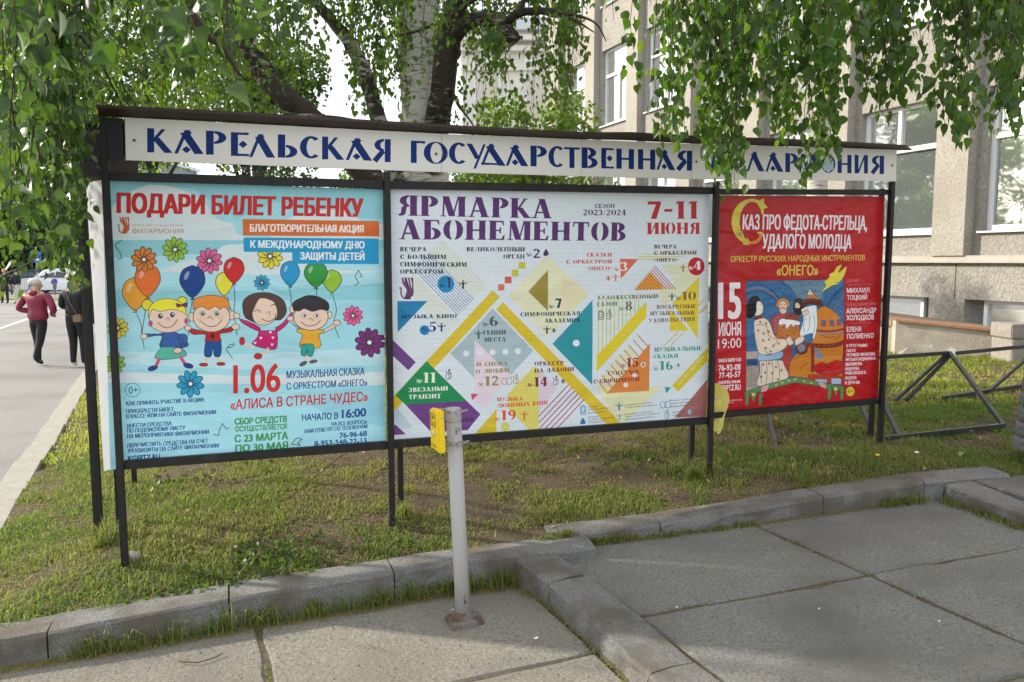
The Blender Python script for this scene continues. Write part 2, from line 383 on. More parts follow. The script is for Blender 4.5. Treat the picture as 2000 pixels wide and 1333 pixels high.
        v(.55); A(.42, .52, .4, .32, 95, 265, T * .8, t); A(.68, .52, .4, .32, -85, 85, T * .8, t); w = 1.1
    elif c == 'Х': d(.2, 1, .76, 0, T); d(.16, 0, .78, 1, t * 1.3); s_(.2, .975, .2); s_(.76, .025, .2); s_(.16, .025, .13); s_(.78, .975, .13); w = .95
    elif c == 'Ц': v(.2); v(.78); h(.2, .98, t / 2 + .02); P.append([(.9, -.16), (.98, -.16), (.98, .1), (.9, .1)]); w = 1
    elif c == 'Ч': v(.7); A(.48, .72, .36, .28, 180, 275, T * .9, t); P.append([(.12, 1), (.12 + T * .8, 1), (.12 + T * .8, .72), (.12, .72)]); w = .88
    elif c == 'Ш': v(.18, w=T * .85); v(.6, w=T * .85); v(1.02, w=T * .85); h(.18, 1.0, t / 2); w = 1.2
    elif c == 'Щ': v(.18, w=T * .85); v(.6, w=T * .85); v(1.02, w=T * .85); h(.18, 1.2, t / 2); P.append([(1.12, -.15), (1.2, -.15), (1.2, .1), (1.12, .1)]); w = 1.22
    elif c == 'Ы': v(.2); bowl(.34, .28, .36, .28); v(.98); w = 1.15
    elif c == 'Ь': v(.2); bowl(.34, .28, .4, .28); w = .76
    elif c == 'Э': A(.32, .5, .42, .5, -130, 130, T, t); h(.25, .6, .5); w = .78
    elif c == 'Ю': v(.2); h(.25, .5, .5); A(.78, .5, .36, .5, 95, 265, T * .85, .04); A(.86, .5, .36, .5, -85, 85, T * .85, .04); w = 1.22
    elif c == 'Я':
        v(.66); A(.5 - g, .73, .4, .27, 90, 270, T, t)
        if st: P.append([(.0, .06), (.04, 0), (.2, 0), (.32, .1), (.37, .42), (.5, .455), (.5, .5), (.25, .5), (.15, .4), (.12, .12)])
        else: P.append([(.02, .1), (.2, -.04), (.56, .44), (.36, .52)])
        w = .85 if st else .8
    elif c == '1': v(.32, w=T * 1.05); P.append([(.02, .84), (.2, .9), (.2, 1), (.02, .92)]); w = .62
    elif c == '2': A(.36, .72, .36, .28, -20, 165, T, t); P.append([(.44, .55), (.7, .6), (.3, .16), (.04, .12)]); h(.04, .74, .08, .16); w = .78
    elif c == '4': v(.52, w=T); d(.06, .34, .44, 1, t * 1.4); h(.02, .78, .3, .08); w = .84
    elif c == '5': h(.12, .68, .93, .14); P.append([(.12, 1), (.2, 1), (.16, .5), (.08, .5)]); A(.3, .32, .42, .32, -150, 120, T, t); w = .76
    elif c == '6': A(.4, .3, .38, .3, 0, 360, T * .9, t); A(.52, .5, .5, .5, 95, 200, T * .9, t); w = .8
    elif c == '7': h(.04, .76, .9, .18); P.append([(.5, .84), (.76, .84), (.52, 0), (.2, 0)]); w = .8
    elif c == '8': A(.4, .76, .33, .24, 0, 360, T * .8, t); A(.4, .28, .38, .28, 0, 360, T * .9, t); w = .8
    elif c == '9': A(.4, .7, .38, .3, 0, 360, T * .9, t); A(.28, .5, .5, .5, -85, 20, T * .9, t); w = .8
    elif c == '-': h(.05, .5, .48, .16); w = .56
    elif c == '/': d(.05, -.05, .42, 1.05, .06); w = .46
    elif c == '.': h(.05, .22, .08, .16); w = .27
    elif c == '«': [P.append([(x, .5), (x + .16, .75), (x + .24, .75), (x + .1, .5), (x + .24, .25), (x + .16, .25)]) for x in (.0, .2)]; w = .46
    elif c == '»': [P.append([(x + .24, .5), (x + .08, .75), (x, .75), (x + .14, .5), (x, .25), (x + .08, .25)]) for x in (.0, .2)]; w = .46
    elif c == '№': d(.08, 0, .08, 1, .1); d(.18, .95, .46, .05, .18); d(.56, 0, .56, 1, .1); A(.84, .62, .18, .2, 0, 360, .08, .06, 16); h(.68, 1, .28, .07); w = 1.04
    else: v(.3); w = .6
    return w, P
def flower(s, x, y, r, col, n=9, rot=0.2):
    dk = (40, 40, 45)
    for k in range(n):
        a = rot + 2 * pi * k / n; s.ell(x + cos(a) * r * .6, y + sin(a) * r * .6, r * .42, r * .23, col, rot=a, out=dk, ow=max(2.5, r * .05), n=14)
    for k in range(n):
        a = rot + 2 * pi * k / n; s.line([(x + cos(a) * r * .2, y + sin(a) * r * .2), (x + cos(a) * r * .55, y + sin(a) * r * .55)], dk, max(2, r * .035))
    s.ell(x, y, r * .16, r * .16, (220, 225, 225), out=dk, ow=2, n=12)
def balloon(s, x, y, rx, ry, col, tie=None):
    dk = (45, 35, 40); s.blob([(x, y - ry), (x + rx * .75, y - ry * .7), (x + rx, y), (x + rx * .6, y + ry * .65), (x, y + ry * 1.05), (x - rx * .6, y + ry * .65), (x - rx, y), (x - rx * .75, y - ry * .7)], col, dk, 4)
    s.poly([(x - rx * .15, y + ry * 1.2), (x, y + ry * 1.02), (x + rx * .2, y + ry * 1.18)], col, out=dk, ow=3)
    s.ell(x - rx * .45, y - ry * .35, rx * .16, ry * .3, (235, 235, 235), .35, rot=.4)
def man(s, x, y, h, col, al=1.0):
    k = h / 100
    s.ell(x, y - 40 * k, 10 * k, col=col, al=al, n=12); s.poly([(x - 16 * k, y - 24 * k), (x + 16 * k, y - 24 * k), (x + 10 * k, y + 12 * k), (x + 10 * k, y + 50 * k), (x - 10 * k, y + 50 * k), (x - 10 * k, y + 12 * k)], col, al)
    s.line([(x - 14 * k, y - 20 * k), (x - 34 * k, y - 2 * k), (x - 44 * k, y - 26 * k)], col, 7 * k, al); s.line([(x + 14 * k, y - 20 * k), (x + 34 * k, y - 6 * k), (x + 46 * k, y - 30 * k)], col, 7 * k, al)
def puppet(s, x, y, h, col):
    k = h / 60; s.poly([(x - 26 * k, y - 10 * k), (x, y - 28 * k), (x + 26 * k, y - 10 * k)], col); s.ell(x, y - 4 * k, 9 * k, col=col, n=10)
    for a in (200, 250, 290, 340): s.line([(x, y), (x + 26 * k * cos(radians(a)), y - 26 * k * sin(radians(a)))], col, 9 * k)
def cello(s, x, y, h, col):
    k = h / 100; s.ell(x + 8 * k, y - 42 * k, 10 * k, col=col, n=10); s.line([(x - 4 * k, y - 26 * k), (x + 14 * k, y - 18 * k), (x + 22 * k, y - 2 * k)], col, 9 * k)
    s.line([(x - 26 * k, y - 34 * k), (x - 18 * k, y - 8 * k), (x + 10 * k, y - 4 * k)], col, 6 * k); s.sw([(x - 20 * k, y + 2 * k), (x - 26 * k, y + 20 * k), (x - 20 * k, y + 44 * k), (x + 4 * k, y + 46 * k), (x + 6 * k, y + 20 * k), (x - 2 * k, y + 2 * k)], col, 6 * k)
    s.sw([(x + 22 * k, y), (x + 28 * k, y + 22 * k), (x + 12 * k, y + 44 * k)], col, 6 * k)
def rings(s, x, y, r, col):
    for dx in (-.55, .55): s.sw([(x + dx * r + r * .8 * cos(a), y + r * .8 * sin(a)) for a in np.linspace(0, 2 * pi, 12)], col, r * .14)
    s.poly([(x + r * 1.1, y - r * 1.3), (x + r * 1.5, y - r * 1.2), (x + r * 1.1, y - r * .8)], col)
def house(s, x, y, h, col):
    k = h / 90; s.line([(x - 26 * k, y - 30 * k), (x - 26 * k, y + 44 * k), (x + 26 * k, y + 44 * k), (x + 26 * k, y - 30 * k), (x, y - 46 * k), (x - 26 * k, y - 30 * k), (x + 26 * k, y - 30 * k)], col, 6 * k)
    s.line([(x - 12 * k, y - 14 * k), (x - 12 * k, y + 26 * k), (x + 12 * k, y + 26 * k), (x + 12 * k, y - 14 * k)], col, 7 * k)
def harp(s, x, y, w, h, c1, c2):
    "winged emblem: stripes running down into a hooked foot"
    for i, (a, b) in enumerate(((.12, .30), (.33, .55), (.58, .76), (.8, 1.0))):
        s.poly(s.curve([(x + w * a, y), (x + w * (a + .12), y + h * .3), (x + w * (.5 + i * .13), y + h * .55), (x + w * (.42 + i * .14), y + h * .8), (x + w * .35, y + h * .92), (x + w * (.4 + .1 * i), y + h * .95), (x + w * (.6 + i * .13), y + h * .8), (x + w * (.66 + i * .12), y + h * .55), (x + w * b, y + h * .1), (x + w * b, y)], 4), c1 if i % 2 == 0 else c2)
    s.sw([(x, y + h * .48), (x + w * .1, y + h * .5), (x + w * .1, y + h * .75), (x + w * .3, y + h * .94), (x + w * .8, y + h * .97)], c2, w * .1)
# ---- banner art (coordinates read off the photograph, brought onto the board's plane)
def art_children():
    u0, u1 = uv(196, 600)[0], uv(748, 600)[0]; z0, z1 = .655, 2.03
    s = Canvas(u0, u1, z0, z1, 1100, (150, 203, 213), uv)
    A = lambda: s.crop(150, 330, 3.077); Bc = lambda: s.crop(150, 630, 3.077)
    pale = (198, 211, 214); cy = (132, 190, 200)
    A(); s.poly([(60, 60), (1860, 110), (1860, 300), (1600, 300), (1200, 200), (960, 300), (700, 120), (420, 90), (60, 300)], cy)
    s.blob([(110, 300), (200, 230), (330, 130), (480, 95), (640, 130), (760, 200), (840, 300), (930, 330), (980, 400), (1100, 440), (600, 445), (100, 440)], pale, None)
    s.blob([(1250, 310), (1400, 260), (1600, 250), (1750, 330), (1840, 340), (1840, 440), (1200, 440)], pale, None)
    s.poly([(60, 430), (1860, 430), (1860, 480), (900, 560), (60, 545)], cy); s.poly([(60, 545), (1000, 500), (1860, 600), (1860, 700), (60, 720)], (163, 208, 217))
    s.blob([(480, 620), (640, 560), (820, 520), (900, 460), (1200, 470), (1500, 600), (1860, 620), (1200, 640)], pale, None)
    s.poly([(60, 730), (1100, 740), (1860, 690), (1860, 790), (900, 800), (60, 850)], cy); s.poly([(60, 930), (1860, 880), (1860, 920), (60, 1000)], (160, 206, 216))
    Bc(); s.poly([(60, 175), (900, 200), (1860, 160), (1860, 260), (1000, 290), (60, 250)], (176, 210, 218)); s.poly([(60, 300), (1000, 330), (1860, 300), (1860, 385), (60, 370)], pale)
    s.poly([(60, 420), (1860, 440), (1860, 900), (60, 900)], (155, 207, 218)); s.poly([(1300, 440), (1860, 380), (1860, 640), (1500, 560)], (140, 195, 208))
    A()
    for x, y, r, c in ((398, 548, 78, (205, 120, 45)), (587, 487, 76, (140, 180, 60)), (795, 555, 78, (205, 90, 140)), (1163, 528, 76, (215, 200, 50)), (1113, 688, 48, (50, 150, 190)), (1665, 888, 60, (215, 90, 140)), (240, 962, 64, (210, 190, 60)), (1765, 1050, 88, (115, 40, 110))): flower(s, x, y, r, c, 10)
    balloon(s, 345, 752, 78, 98, (215, 150, 45)); balloon(s, 420, 670, 78, 97, (215, 105, 40)); flower(s, 398, 548, 76, (205, 120, 45), 10)
    balloon(s, 692, 678, 77, 95, (20, 60, 130)); balloon(s, 885, 692, 52, 70, (215, 205, 55)); balloon(s, 944, 610, 62, 76, (190, 35, 35))
    balloon(s, 1284, 630, 58, 74, (30, 140, 190)); balloon(s, 1537, 675, 58, 66, (140, 185, 50)); balloon(s, 1440, 636, 70, 76, (45, 140, 60))
    dk = (45, 38, 40)
    for q in ([(355, 880), (380, 940), (385, 1000), (400, 1085)], [(420, 785), (400, 900), (385, 1000)], [(692, 795), (675, 900), (668, 1010)], [(905, 775), (925, 850), (950, 880)], [(942, 700), (950, 790), (945, 870), (962, 1005)], [(1278, 715), (1290, 770), (1290, 850)], [(1445, 730), (1445, 770)], [(1540, 760), (1565, 850), (1550, 930), (1580, 1020)]): s.sw(q, dk, 4)
    s.poly([(1000, 415), (1820, 420), (1822, 575), (1298, 573), (1297, 505), (1003, 500)], (20, 140, 185)); s.poly([(997, 302), (1822, 315), (1825, 408), (998, 402)], (200, 100, 40))
    W_ = (225, 228, 230); s.text('БЛАГОТВОРИТЕЛЬНАЯ АКЦИЯ', 1040, 378, 1730, 383, 45, W_, .06); s.text('К МЕЖДУНАРОДНОМУ ДНЮ', 1043, 475, 1735, 480, 44, W_, .06); s.text('ЗАЩИТЫ ДЕТЕЙ', 1345, 547, 1735, 550, 44, W_, .06)
    s.text('ПОДАРИ БИЛЕТ РЕБЕНКУ', 232, 262, 1725, 287, 117, (178, 34, 34), .075)
    harp(s, 240, 290, 68, 100, (190, 95, 45), (170, 80, 40)); s.text('Карельская государственная', 328, 345, 636, 346, 13, (190, 125, 90)); s.text('ФИЛАРМОНИЯ', 328, 388, 638, 389, 27, (175, 100, 65))
    sk = (218, 190, 170)
    # girl with yellow hair
    s.blob([(530, 990), (600, 1000), (640, 1020), (660, 1075), (500, 1080), (505, 1010), (400, 1020), (395, 1000), (490, 998)], (50, 85, 150)); s.ell(398, 1014, 22, 16, sk, out=dk, ow=3)
    s.blob([(430, 910), (440, 840), (540, 795), (640, 840), (660, 910), (640, 960), (540, 992), (450, 960)], sk)
    s.ell(418, 822, 33, 33, (215, 200, 50), out=dk, ow=4); s.ell(630, 795, 28, 22, (215, 200, 50), out=dk, ow=4)
    s.blob([(425, 900), (430, 840), (480, 795), (560, 785), (630, 815), (660, 880), (620, 860), (560, 850), (500, 862), (450, 850)], (225, 210, 50)); s.poly([(592, 812), (630, 822), (662, 808), (662, 838), (630, 830), (598, 838)], (110, 40, 110), out=dk)
    for ex in (498, 570): s.ell(ex, 890 - (ex - 498) * .1, 13, 15, (40, 60, 100), out=dk); s.ell(ex + 4, 885 - (ex - 498) * .1, 5, 5, W_)
    s.sw([(482, 930), (520, 958), (570, 952), (600, 912)], dk, 4); s.sw([(530, 912), (545, 900), (552, 916)], dk, 3); s.ell(438, 935, 12, 16, (190, 60, 120), out=dk); s.ell(655, 920, 11, 15, (190, 60, 120), out=dk)
    # red haired boy
    s.blob([(770, 985), (680, 965), (672, 980), (700, 1002), (770, 1002), (775, 1045), (865, 1045), (855, 1000), (925, 985), (940, 965), (925, 955), (850, 978)], (175, 40, 40)); s.ell(664, 962, 20, 17, sk, out=dk, ow=3); s.ell(955, 955, 24, 18, sk, out=dk, ow=3)
    s.ell(690, 895, 20, 28, sk, out=dk, ow=3); s.ell(930, 885, 20, 28, sk, out=dk, ow=3); s.ell(808, 895, 112, 92, sk, out=dk, ow=4)
    s.blob([(695, 850), (705, 790), (780, 765), (850, 768), (905, 790), (918, 848), (880, 835), (860, 850), (830, 830), (790, 852), (750, 832)], (215, 130, 45))
    for ex in (752, 838): s.ell(ex, 875, 15, 16, (225, 230, 225), out=dk); s.ell(ex + 2, 875, 11, 12, (40, 90, 70)); s.ell(ex + 5, 870, 4, 4, W_)
    s.sw([(742, 920), (790, 952), (840, 945), (872, 912)], dk, 4); s.sw([(785, 905), (800, 892), (815, 912)], dk, 3)
    for fx, fy in ((728, 912), (742, 905), (735, 925), (868, 890), (880, 900), (860, 905)): s.ell(fx, fy, 4, 4, (200, 120, 80), n=8)
    s.text('1', 808, 1028, 822, 1027, 30, dk, .03)
    # girl in pink
    s.blob([(1000, 870), (1000, 800), (1060, 755), (1160, 750), (1240, 790), (1262, 860), (1230, 910), (1180, 915), (1100, 935), (1050, 920), (1015, 900)], (75, 52, 45))
    s.blob([(1055, 870), (1080, 810), (1110, 780), (1180, 800), (1205, 850), (1200, 900), (1150, 940), (1090, 940), (1060, 905)], sk)
    s.sw([(1068, 860), (1090, 852), (1105, 868)], dk, 4); s.sw([(1168, 830), (1185, 818), (1202, 830)], dk, 4); s.sw([(1112, 905), (1150, 922), (1190, 905), (1198, 872)], dk, 4); s.sw([(1138, 868), (1158, 865), (1160, 885)], dk, 3)
    s.blob([(975, 905), (1040, 925), (1100, 960), (1090, 980), (1000, 935)], (185, 30, 100)); s.blob([(1195, 960), (1240, 930), (1290, 870), (1300, 880), (1260, 945), (1205, 985)], (185, 30, 100)); s.ell(960, 888, 20, 18, sk, out=dk, ow=3); s.ell(1297, 848, 16, 22, sk, out=dk, ow=3)
    # dark haired boy
    s.blob([(1330, 965), (1290, 930), (1275, 905), (1290, 900), (1310, 940), (1345, 965)], sk); s.blob([(1480, 975), (1540, 945), (1570, 915), (1585, 925), (1545, 965), (1485, 990)], sk); s.ell(1285, 905, 20, 15, sk, out=dk, ow=3); s.ell(1568, 930, 22, 16, sk, out=dk, ow=3)
    s.blob([(1328, 968), (1400, 972), (1475, 972), (1490, 990), (1460, 1005), (1465, 1078), (1345, 1078), (1358, 1005), (1325, 985)], (215, 160, 50))
    s.ell(1525, 885, 14, 22, sk, out=dk, ow=3); s.ell(1410, 895, 105, 82, sk, out=dk, ow=4)
    s.blob([(1305, 855), (1300, 810), (1350, 780), (1400, 765), (1460, 775), (1515, 810), (1515, 855), (1470, 850), (1420, 862), (1370, 845), (1340, 860)], (40, 38, 40))
    for ex in (1368, 1442): s.ell(ex, 888, 14, 15, W_, out=dk); s.ell(ex + 3, 888, 7, 8, dk)
    s.sw([(1350, 925), (1390, 950), (1440, 942), (1470, 915)], dk, 4); s.sw([(1395, 912), (1408, 902), (1425, 918)], dk, 3)
    Bc()
    for x, y, r, c in ((218, 252, 68, (130, 175, 60)), (680, 378, 82, (30, 145, 185))): flower(s, x, y, r, c, 9)
    s.blob([(505, 70), (600, 68), (612, 110), (615, 160), (505, 158), (510, 110)], (50, 85, 150)); s.blob([(612, 75), (650, 78), (662, 110), (630, 165), (612, 178), (640, 115), (612, 100)], (50, 85, 150))
    s.blob([(505, 155), (615, 160), (655, 205), (560, 228), (465, 222)], (80, 175, 150)); s.blob([(575, 175), (600, 158), (630, 170), (615, 192), (585, 190)], sk)
    s.line([(490, 228), (470, 275)], (190, 80, 110), 20); s.line([(620, 215), (650, 262)], (190, 80, 110), 20); s.ell(452, 283, 30, 14, (35, 60, 120), rot=-.3, out=dk, ow=3); s.ell(667, 268, 30, 15, (35, 60, 120), rot=.25, out=dk, ow=3)
    s.line([(792, 205), (775, 252)], sk, 16); s.line([(838, 200), (855, 250)], sk, 16); s.ell(760, 262, 26, 10, (175, 40, 40), out=dk, ow=3); s.ell(865, 257, 26, 10, (175, 40, 40), out=dk, ow=3)
    s.blob([(772, 118), (860, 118), (862, 205), (825, 208), (818, 150), (805, 210), (765, 205)], (20, 75, 140)); s.poly([(775, 62), (858, 60), (862, 118), (770, 120)], (175, 40, 40), out=dk)
    s.text('1', 806, 102, 822, 102, 32, dk, .03)
    s.blob([(1095, 60), (1120, 55), (1190, 55), (1205, 60), (1200, 162), (1120, 160), (1055, 135), (1085, 95)], (185, 30, 100))
    for hx, hy in ((1165, 65), (1107, 100), (1180, 98), (1072, 130), (1175, 140)): s.poly([(hx - 9, hy - 4), (hx - 4, hy - 9), (hx, hy - 4), (hx + 5, hy - 9), (hx + 9, hy - 4), (hx, hy + 9)], W_)
    s.sw([(1060, 150), (1030, 145), (1005, 125)], sk, 14); s.ell(993, 118, 16, 24, (190, 40, 45), out=dk, ow=3); s.sw([(1150, 162), (1140, 185), (1105, 200)], sk, 14); s.ell(1090, 210, 24, 18, (190, 40, 45), out=dk, ow=3)
    s.line([(1370, 200), (1378, 245)], sk, 14); s.line([(1405, 200), (1418, 240)], sk, 14); s.blob([(1352, 138), (1425, 140), (1420, 205), (1392, 205), (1388, 165), (1380, 205), (1352, 200)], (40, 155, 140)); s.ell(1364, 255, 24, 11, (90, 90, 95), rot=-.5, out=dk, ow=3); s.ell(1425, 242, 24, 9, (90, 90, 95), rot=-.2, out=dk, ow=3)
    for q in ([(895, 165), (935, 225)], [(900, 160), (925, 138), (948, 135), (930, 155), (903, 160)], [(820, 685), (850, 690), (855, 660), (875, 618), (895, 650), (915, 645)], [(1290, 742), (1345, 750), (1330, 735), (1357, 712), (1325, 705), (1292, 742)]): s.line(q, dk, 4)
    A()
    for q in ([(262, 430), (222, 460), (255, 510), (262, 540), (240, 545)], [(1675, 705), (1700, 690), (1678, 650), (1698, 612), (1718, 650), (1705, 652)]): s.line(q, dk, 4)
    Bc(); nv = (35, 65, 130); rd = (190, 45, 45); gn = (60, 135, 65)
    s.text('1.06', 940, 435, 1225, 422, 178, rd, .03); s.text('МУЗЫКАЛЬНАЯ СКАЗКА', 1262, 345, 1735, 322, 46, nv, .03); s.text('С ОРКЕСТРОМ «ОНЕГО»', 1262, 413, 1752, 388, 42, nv, .03)
    s.text('«АЛИСА В СТРАНЕ ЧУДЕС»', 922, 535, 1755, 480, 60, rd, .03)
    s.sw([(330 + 45 * cos(a), 415 + 42 * sin(a)) for a in np.linspace(0, 2 * pi, 16)], nv, 3); s.text('0+', 306, 438, 362, 434, 44, nv)
    for t, x0, y0, x1, y1, hh in (('КАК ПРИНЯТЬ УЧАСТИЕ В АКЦИИ:', 290, 510, 765, 486, 25), ('ПРИОБРЕСТИ БИЛЕТ', 290, 557, 580, 543, 25), ('В КАССЕ ИЛИ НА САЙТЕ ФИЛАРМОНИИ', 290, 588, 835, 561, 25), ('ВНЕСТИ СРЕДСТВА', 296, 645, 567, 629, 25), ('ПО ПОДПИСНОМУ ЛИСТУ', 296, 675, 648, 655, 25), ('НА МЕРОПРИЯТИЯХ ФИЛАРМОНИИ', 296, 708, 792, 681, 25), ('ПЕРЕЧИСЛИТЬ СРЕДСТВА НА СЧЕТ', 298, 765, 787, 734, 25), ('/РЕКВИЗИТЫ НА САЙТЕ ФИЛАРМОНИИ/', 300, 797, 857, 762, 25), ('KGFPTZ.RU', 302, 846, 496, 833, 32)): s.text(t, x0, y0, x1, y1, hh, nv, .055)
    for t, x0, y0, x1, y1, hh in (('СБОР СРЕДСТВ', 948, 626, 1265, 608, 38), ('ОСУЩЕСТВЛЯЕТСЯ', 952, 668, 1265, 650, 32), ('С 23 МАРТА', 948, 733, 1272, 712, 44), ('ПО 30 МАЯ', 952, 792, 1272, 768, 42)): s.text(t, x0, y0, x1, y1, hh, gn, .06)
    for t, x0, y0, x1, y1, hh in (('НАЧАЛО В', 1355, 600, 1575, 588, 38), ('16:00', 1597, 585, 1745, 572, 52), ('НА ВСЕ ВОПРОСЫ', 1535, 632, 1748, 619, 24), ('ВАМ ОТВЕТЯТ ПО ТЕЛЕФОНАМ', 1372, 676, 1752, 645, 24), ('76-96-68', 1583, 705, 1750, 692, 32), ('8-953-548-22-13', 1430, 755, 1748, 735, 32)): s.text(t, x0, y0, x1, y1, hh, nv, .055)
    return s

def art_season():
    u0, u1 = uv(752, 600)[0], uv(1396, 600)[0]; z0, z1 = .66, 2.06
    s = Canvas(u0, u1, z0, z1, 1100, (204, 212, 217), uv)
    c3 = lambda: s.crop(740, 350, 4.937); c4 = lambda: s.crop(1060, 350, 4.937); c5 = lambda: s.crop(740, 600, 4.76); c6 = lambda: s.crop(1060, 600, 4.76); px = lambda: s.crop(0, 0, 1)
    def C(k, x, y):
        ox, oy, q = {3: (740, 350, 4.937), 4: (1060, 350, 4.937), 5: (740, 600, 4.76), 6: (1060, 600, 4.76)}[k]; return (ox + x / q, oy + y / q)
    Y = (205, 178, 45); PY = (214, 212, 168); pu = (105, 62, 125)
    px()
    s.poly([C(3, 1640, 740), C(4, 470, 1120), C(6, 60, 300), C(3, 1275, 1130)], PY, .8); s.poly([C(4, 205, 930), C(4, 470, 1120), C(4, 205, 1330)], (215, 200, 160), .6)
    s.poly([C(4, 1170, 830), C(4, 1500, 800), C(4, 1560, 930), C(4, 1180, 1240), C(4, 1130, 1060), C(4, 1300, 1010)], (208, 208, 160), .7)
    s.poly([C(5, 170, 940), C(5, 330, 1135), C(5, 225, 1150), C(5, 135, 1040)], (180, 195, 205))
    s.poly([C(5, 1460, 560), C(5, 1505, 600), C(5, 1505, 1165), C(5, 1430, 1170), C(5, 1225, 965), C(5, 1215, 820)], (207, 197, 100)); s.poly([C(5, 1505, 590), C(5, 1666, 760), C(6, 150, 770), C(5, 1505, 990)], (208, 190, 205))
    s.poly([C(6, 510, 740), C(6, 1130, 750), C(6, 1000, 880), C(6, 790, 1080), C(6, 700, 1060)], (212, 208, 150), .8)
    # line bundles
    c3()
    for i in range(8): s.line([(622 - i * 17, 592 + i * 15), (1058 - i * 17, 1047 + i * 15)], (195, 185, 70), 4.5)
    for i in range(10): s.line([(492 - i * 16, 715 + i * 17), (930 - i * 17, 1167 + i * 17)], (40, 85, 130), 5)
    for i in range(8): s.line([(345 - i * 4, 925 + i * 26), (790 - i * 17, 1385 + i * 18)], (195, 185, 70), 4.5)
    s.poly([(188, 1183), (480, 1183), (192, 1486)], (25, 120, 165)); s.ell(660, 1018, 82, col=(25, 125, 175))
    for x, y, w, c in ((1365, 805, 66, (185, 180, 60)), (1300, 877, 64, (185, 180, 60)), (1232, 946, 66, (195, 90, 70)), (1168, 1018, 62, (200, 110, 85))): s.poly([(x, y), (x + w, y), (x + w, y + w), (x, y + w)], c)
    s.poly([(1650, 880), (1460, 1090), (1650, 1280)], (145, 130, 55))
    px(); s.poly([C(3, 1115, 1078), C(3, 1183, 1145), C(5, 225, 905), C(5, 132, 1000), C(5, 130, 858)], Y); s.poly([C(3, 1215, 1192), C(6, 745, 1085), C(6, 620, 1108), C(3, 1150, 1265)], Y)
    c5(); s.poly([(1075, 20), (1455, 415), (1240, 645), (905, 310), (900, 670), (680, 440)], (160, 178, 185)); s.poly([(905, 310), (1240, 645), (1130, 790), (1000, 950), (905, 900)], (214, 198, 208))
    for x, y in ((825, 442), (952, 435), (1072, 430), (1193, 425), (1310, 420)): s.ell(x, y, 28, col=(212, 216, 222))
    s.poly([(255, 918), (830, 885), (960, 1010), (840, 1158), (500, 1180)], pu); s.poly([(455, 512), (830, 885), (255, 918), (162, 832)], (25, 130, 75)); s.poly([(112, 290), (355, 522), (285, 598), (115, 440)], pu)
    s.poly([(130, 1140), (165, 1105), (262, 1198), (130, 1205)], pu); s.poly([(870, 815), (938, 820), (880, 882)], (200, 80, 110)); s.poly([(1110, 960), (1110, 1200), (890, 1212)], Y); s.ell(1190, 1128, 42, col=(200, 195, 90)); s.ell(437, 222, 46, col=(25, 120, 170))
    px(); s.poly([C(4, 500, 1170), C(6, 482, 735), C(6, 110, 350)], (40, 140, 150)); s.poly([C(4, 1537, 945), C(6, 1467, 303), C(4, 1275, 1200)], (210, 190, 50)); s.poly([C(4, 1490, 1030), C(4, 1503, 1330), C(4, 1340, 1330)], (210, 190, 50)); s.poly([C(6, 1205, 20), C(6, 1205, 230), C(6, 1388, 225)], (210, 190, 50))
    c6(); s.ell(330, 343, 32, col=(215, 218, 220))
    for x in (537, 575, 612, 650, 688, 725, 763, 800, 840, 880, 915): s.line([(x, -85), (x, 470 - (x - 530) * 1.1)], (190, 190, 70), 9)
    px(); s.poly([C(4, 1025, 1185), C(6, 988, 100), C(6, 520, 612), C(6, 525, 458), C(6, 925, 25)], (210, 190, 45))
    c6()
    for i in range(10):
        x = 905 - i * 41; y = 265 + i * 47
        if i > 2: s.poly([(x, y), (x + 41, y - 47), (x + 150, y + 70), (x + 110, y + 115)], (210, 205, 150), .6)
    s.poly([(1020, 348), (1012, 790), (615, 815)], (205, 125, 60))
    for i in range(10): x = 905 - i * 41.5; y = 265 + i * 47.5; s.line([(x, y), (x + 100 - i * 1.2, y + 112)], (190, 115, 60), 9)
    s.ell(878, 640, 24, col=(215, 210, 205)); s.ell(795, 735, 23, col=(215, 210, 205))
    s.poly([(1228, 740), (1285, 798), (1560, 510), (1560, 385)], (205, 185, 45)); s.poly([(1160, 755), (1218, 757), (1175, 815)], (40, 150, 135)); s.poly([(1560, 680), (1560, 1030), (1250, 1042)], (160, 100, 95))
    for i, (x, y) in enumerate(((260, 735), (290, 765), (318, 793), (347, 820), (373, 848), (402, 876))):
        t = min((x + 18), (1170 - y) / 1.06); s.line([(x, y), (x - t, y + t * 1.06)], (170, 45, 95), 9)
    for q in ([(1500, 60), (1560, 0)], [(1470, 75), (1560, -20)], [(1290, 235), (1150, 375)], [(1345, 235), (1165, 420)]): s.line(q, (200, 180, 50), 8)
    c4(); s.poly([(772, 772), (948, 775), (778, 968)], (205, 95, 75))
    for y, a, b in ((727, 990, 1500), (752, 960, 1390), (779, 935, 1262)): s.line([(a, y), (b, y - 3)], (200, 185, 50), 8)
    s.poly([(945, 1035), (1040, 930), (1060, 905), (1190, 1045), (1180, 1068), (920, 1078)], (215, 160, 55))
    for i in range(15):
        f = i / 14; x = 895 + (1105 - 895) * f; y = 1078 + (842 - 1078) * f; t = (1078 - f * 12 - y) / 1.12; s.line([(x, y), (x + t, y + t * 1.12)], (165, 40, 50), 7)
    s.ell(1508, 845, 80, 88, (180, 30, 40))
    for q in ([(1600, 1150), (1530, 1225)], [(1600, 1230), (1545, 1290)]): s.line(q, (200, 150, 50), 8)
    # white brickwork print over everything
    s.crop(0, 0, 1)
    g = np.random.default_rng(3); hh = s.h; row = int(.026 * s.res)
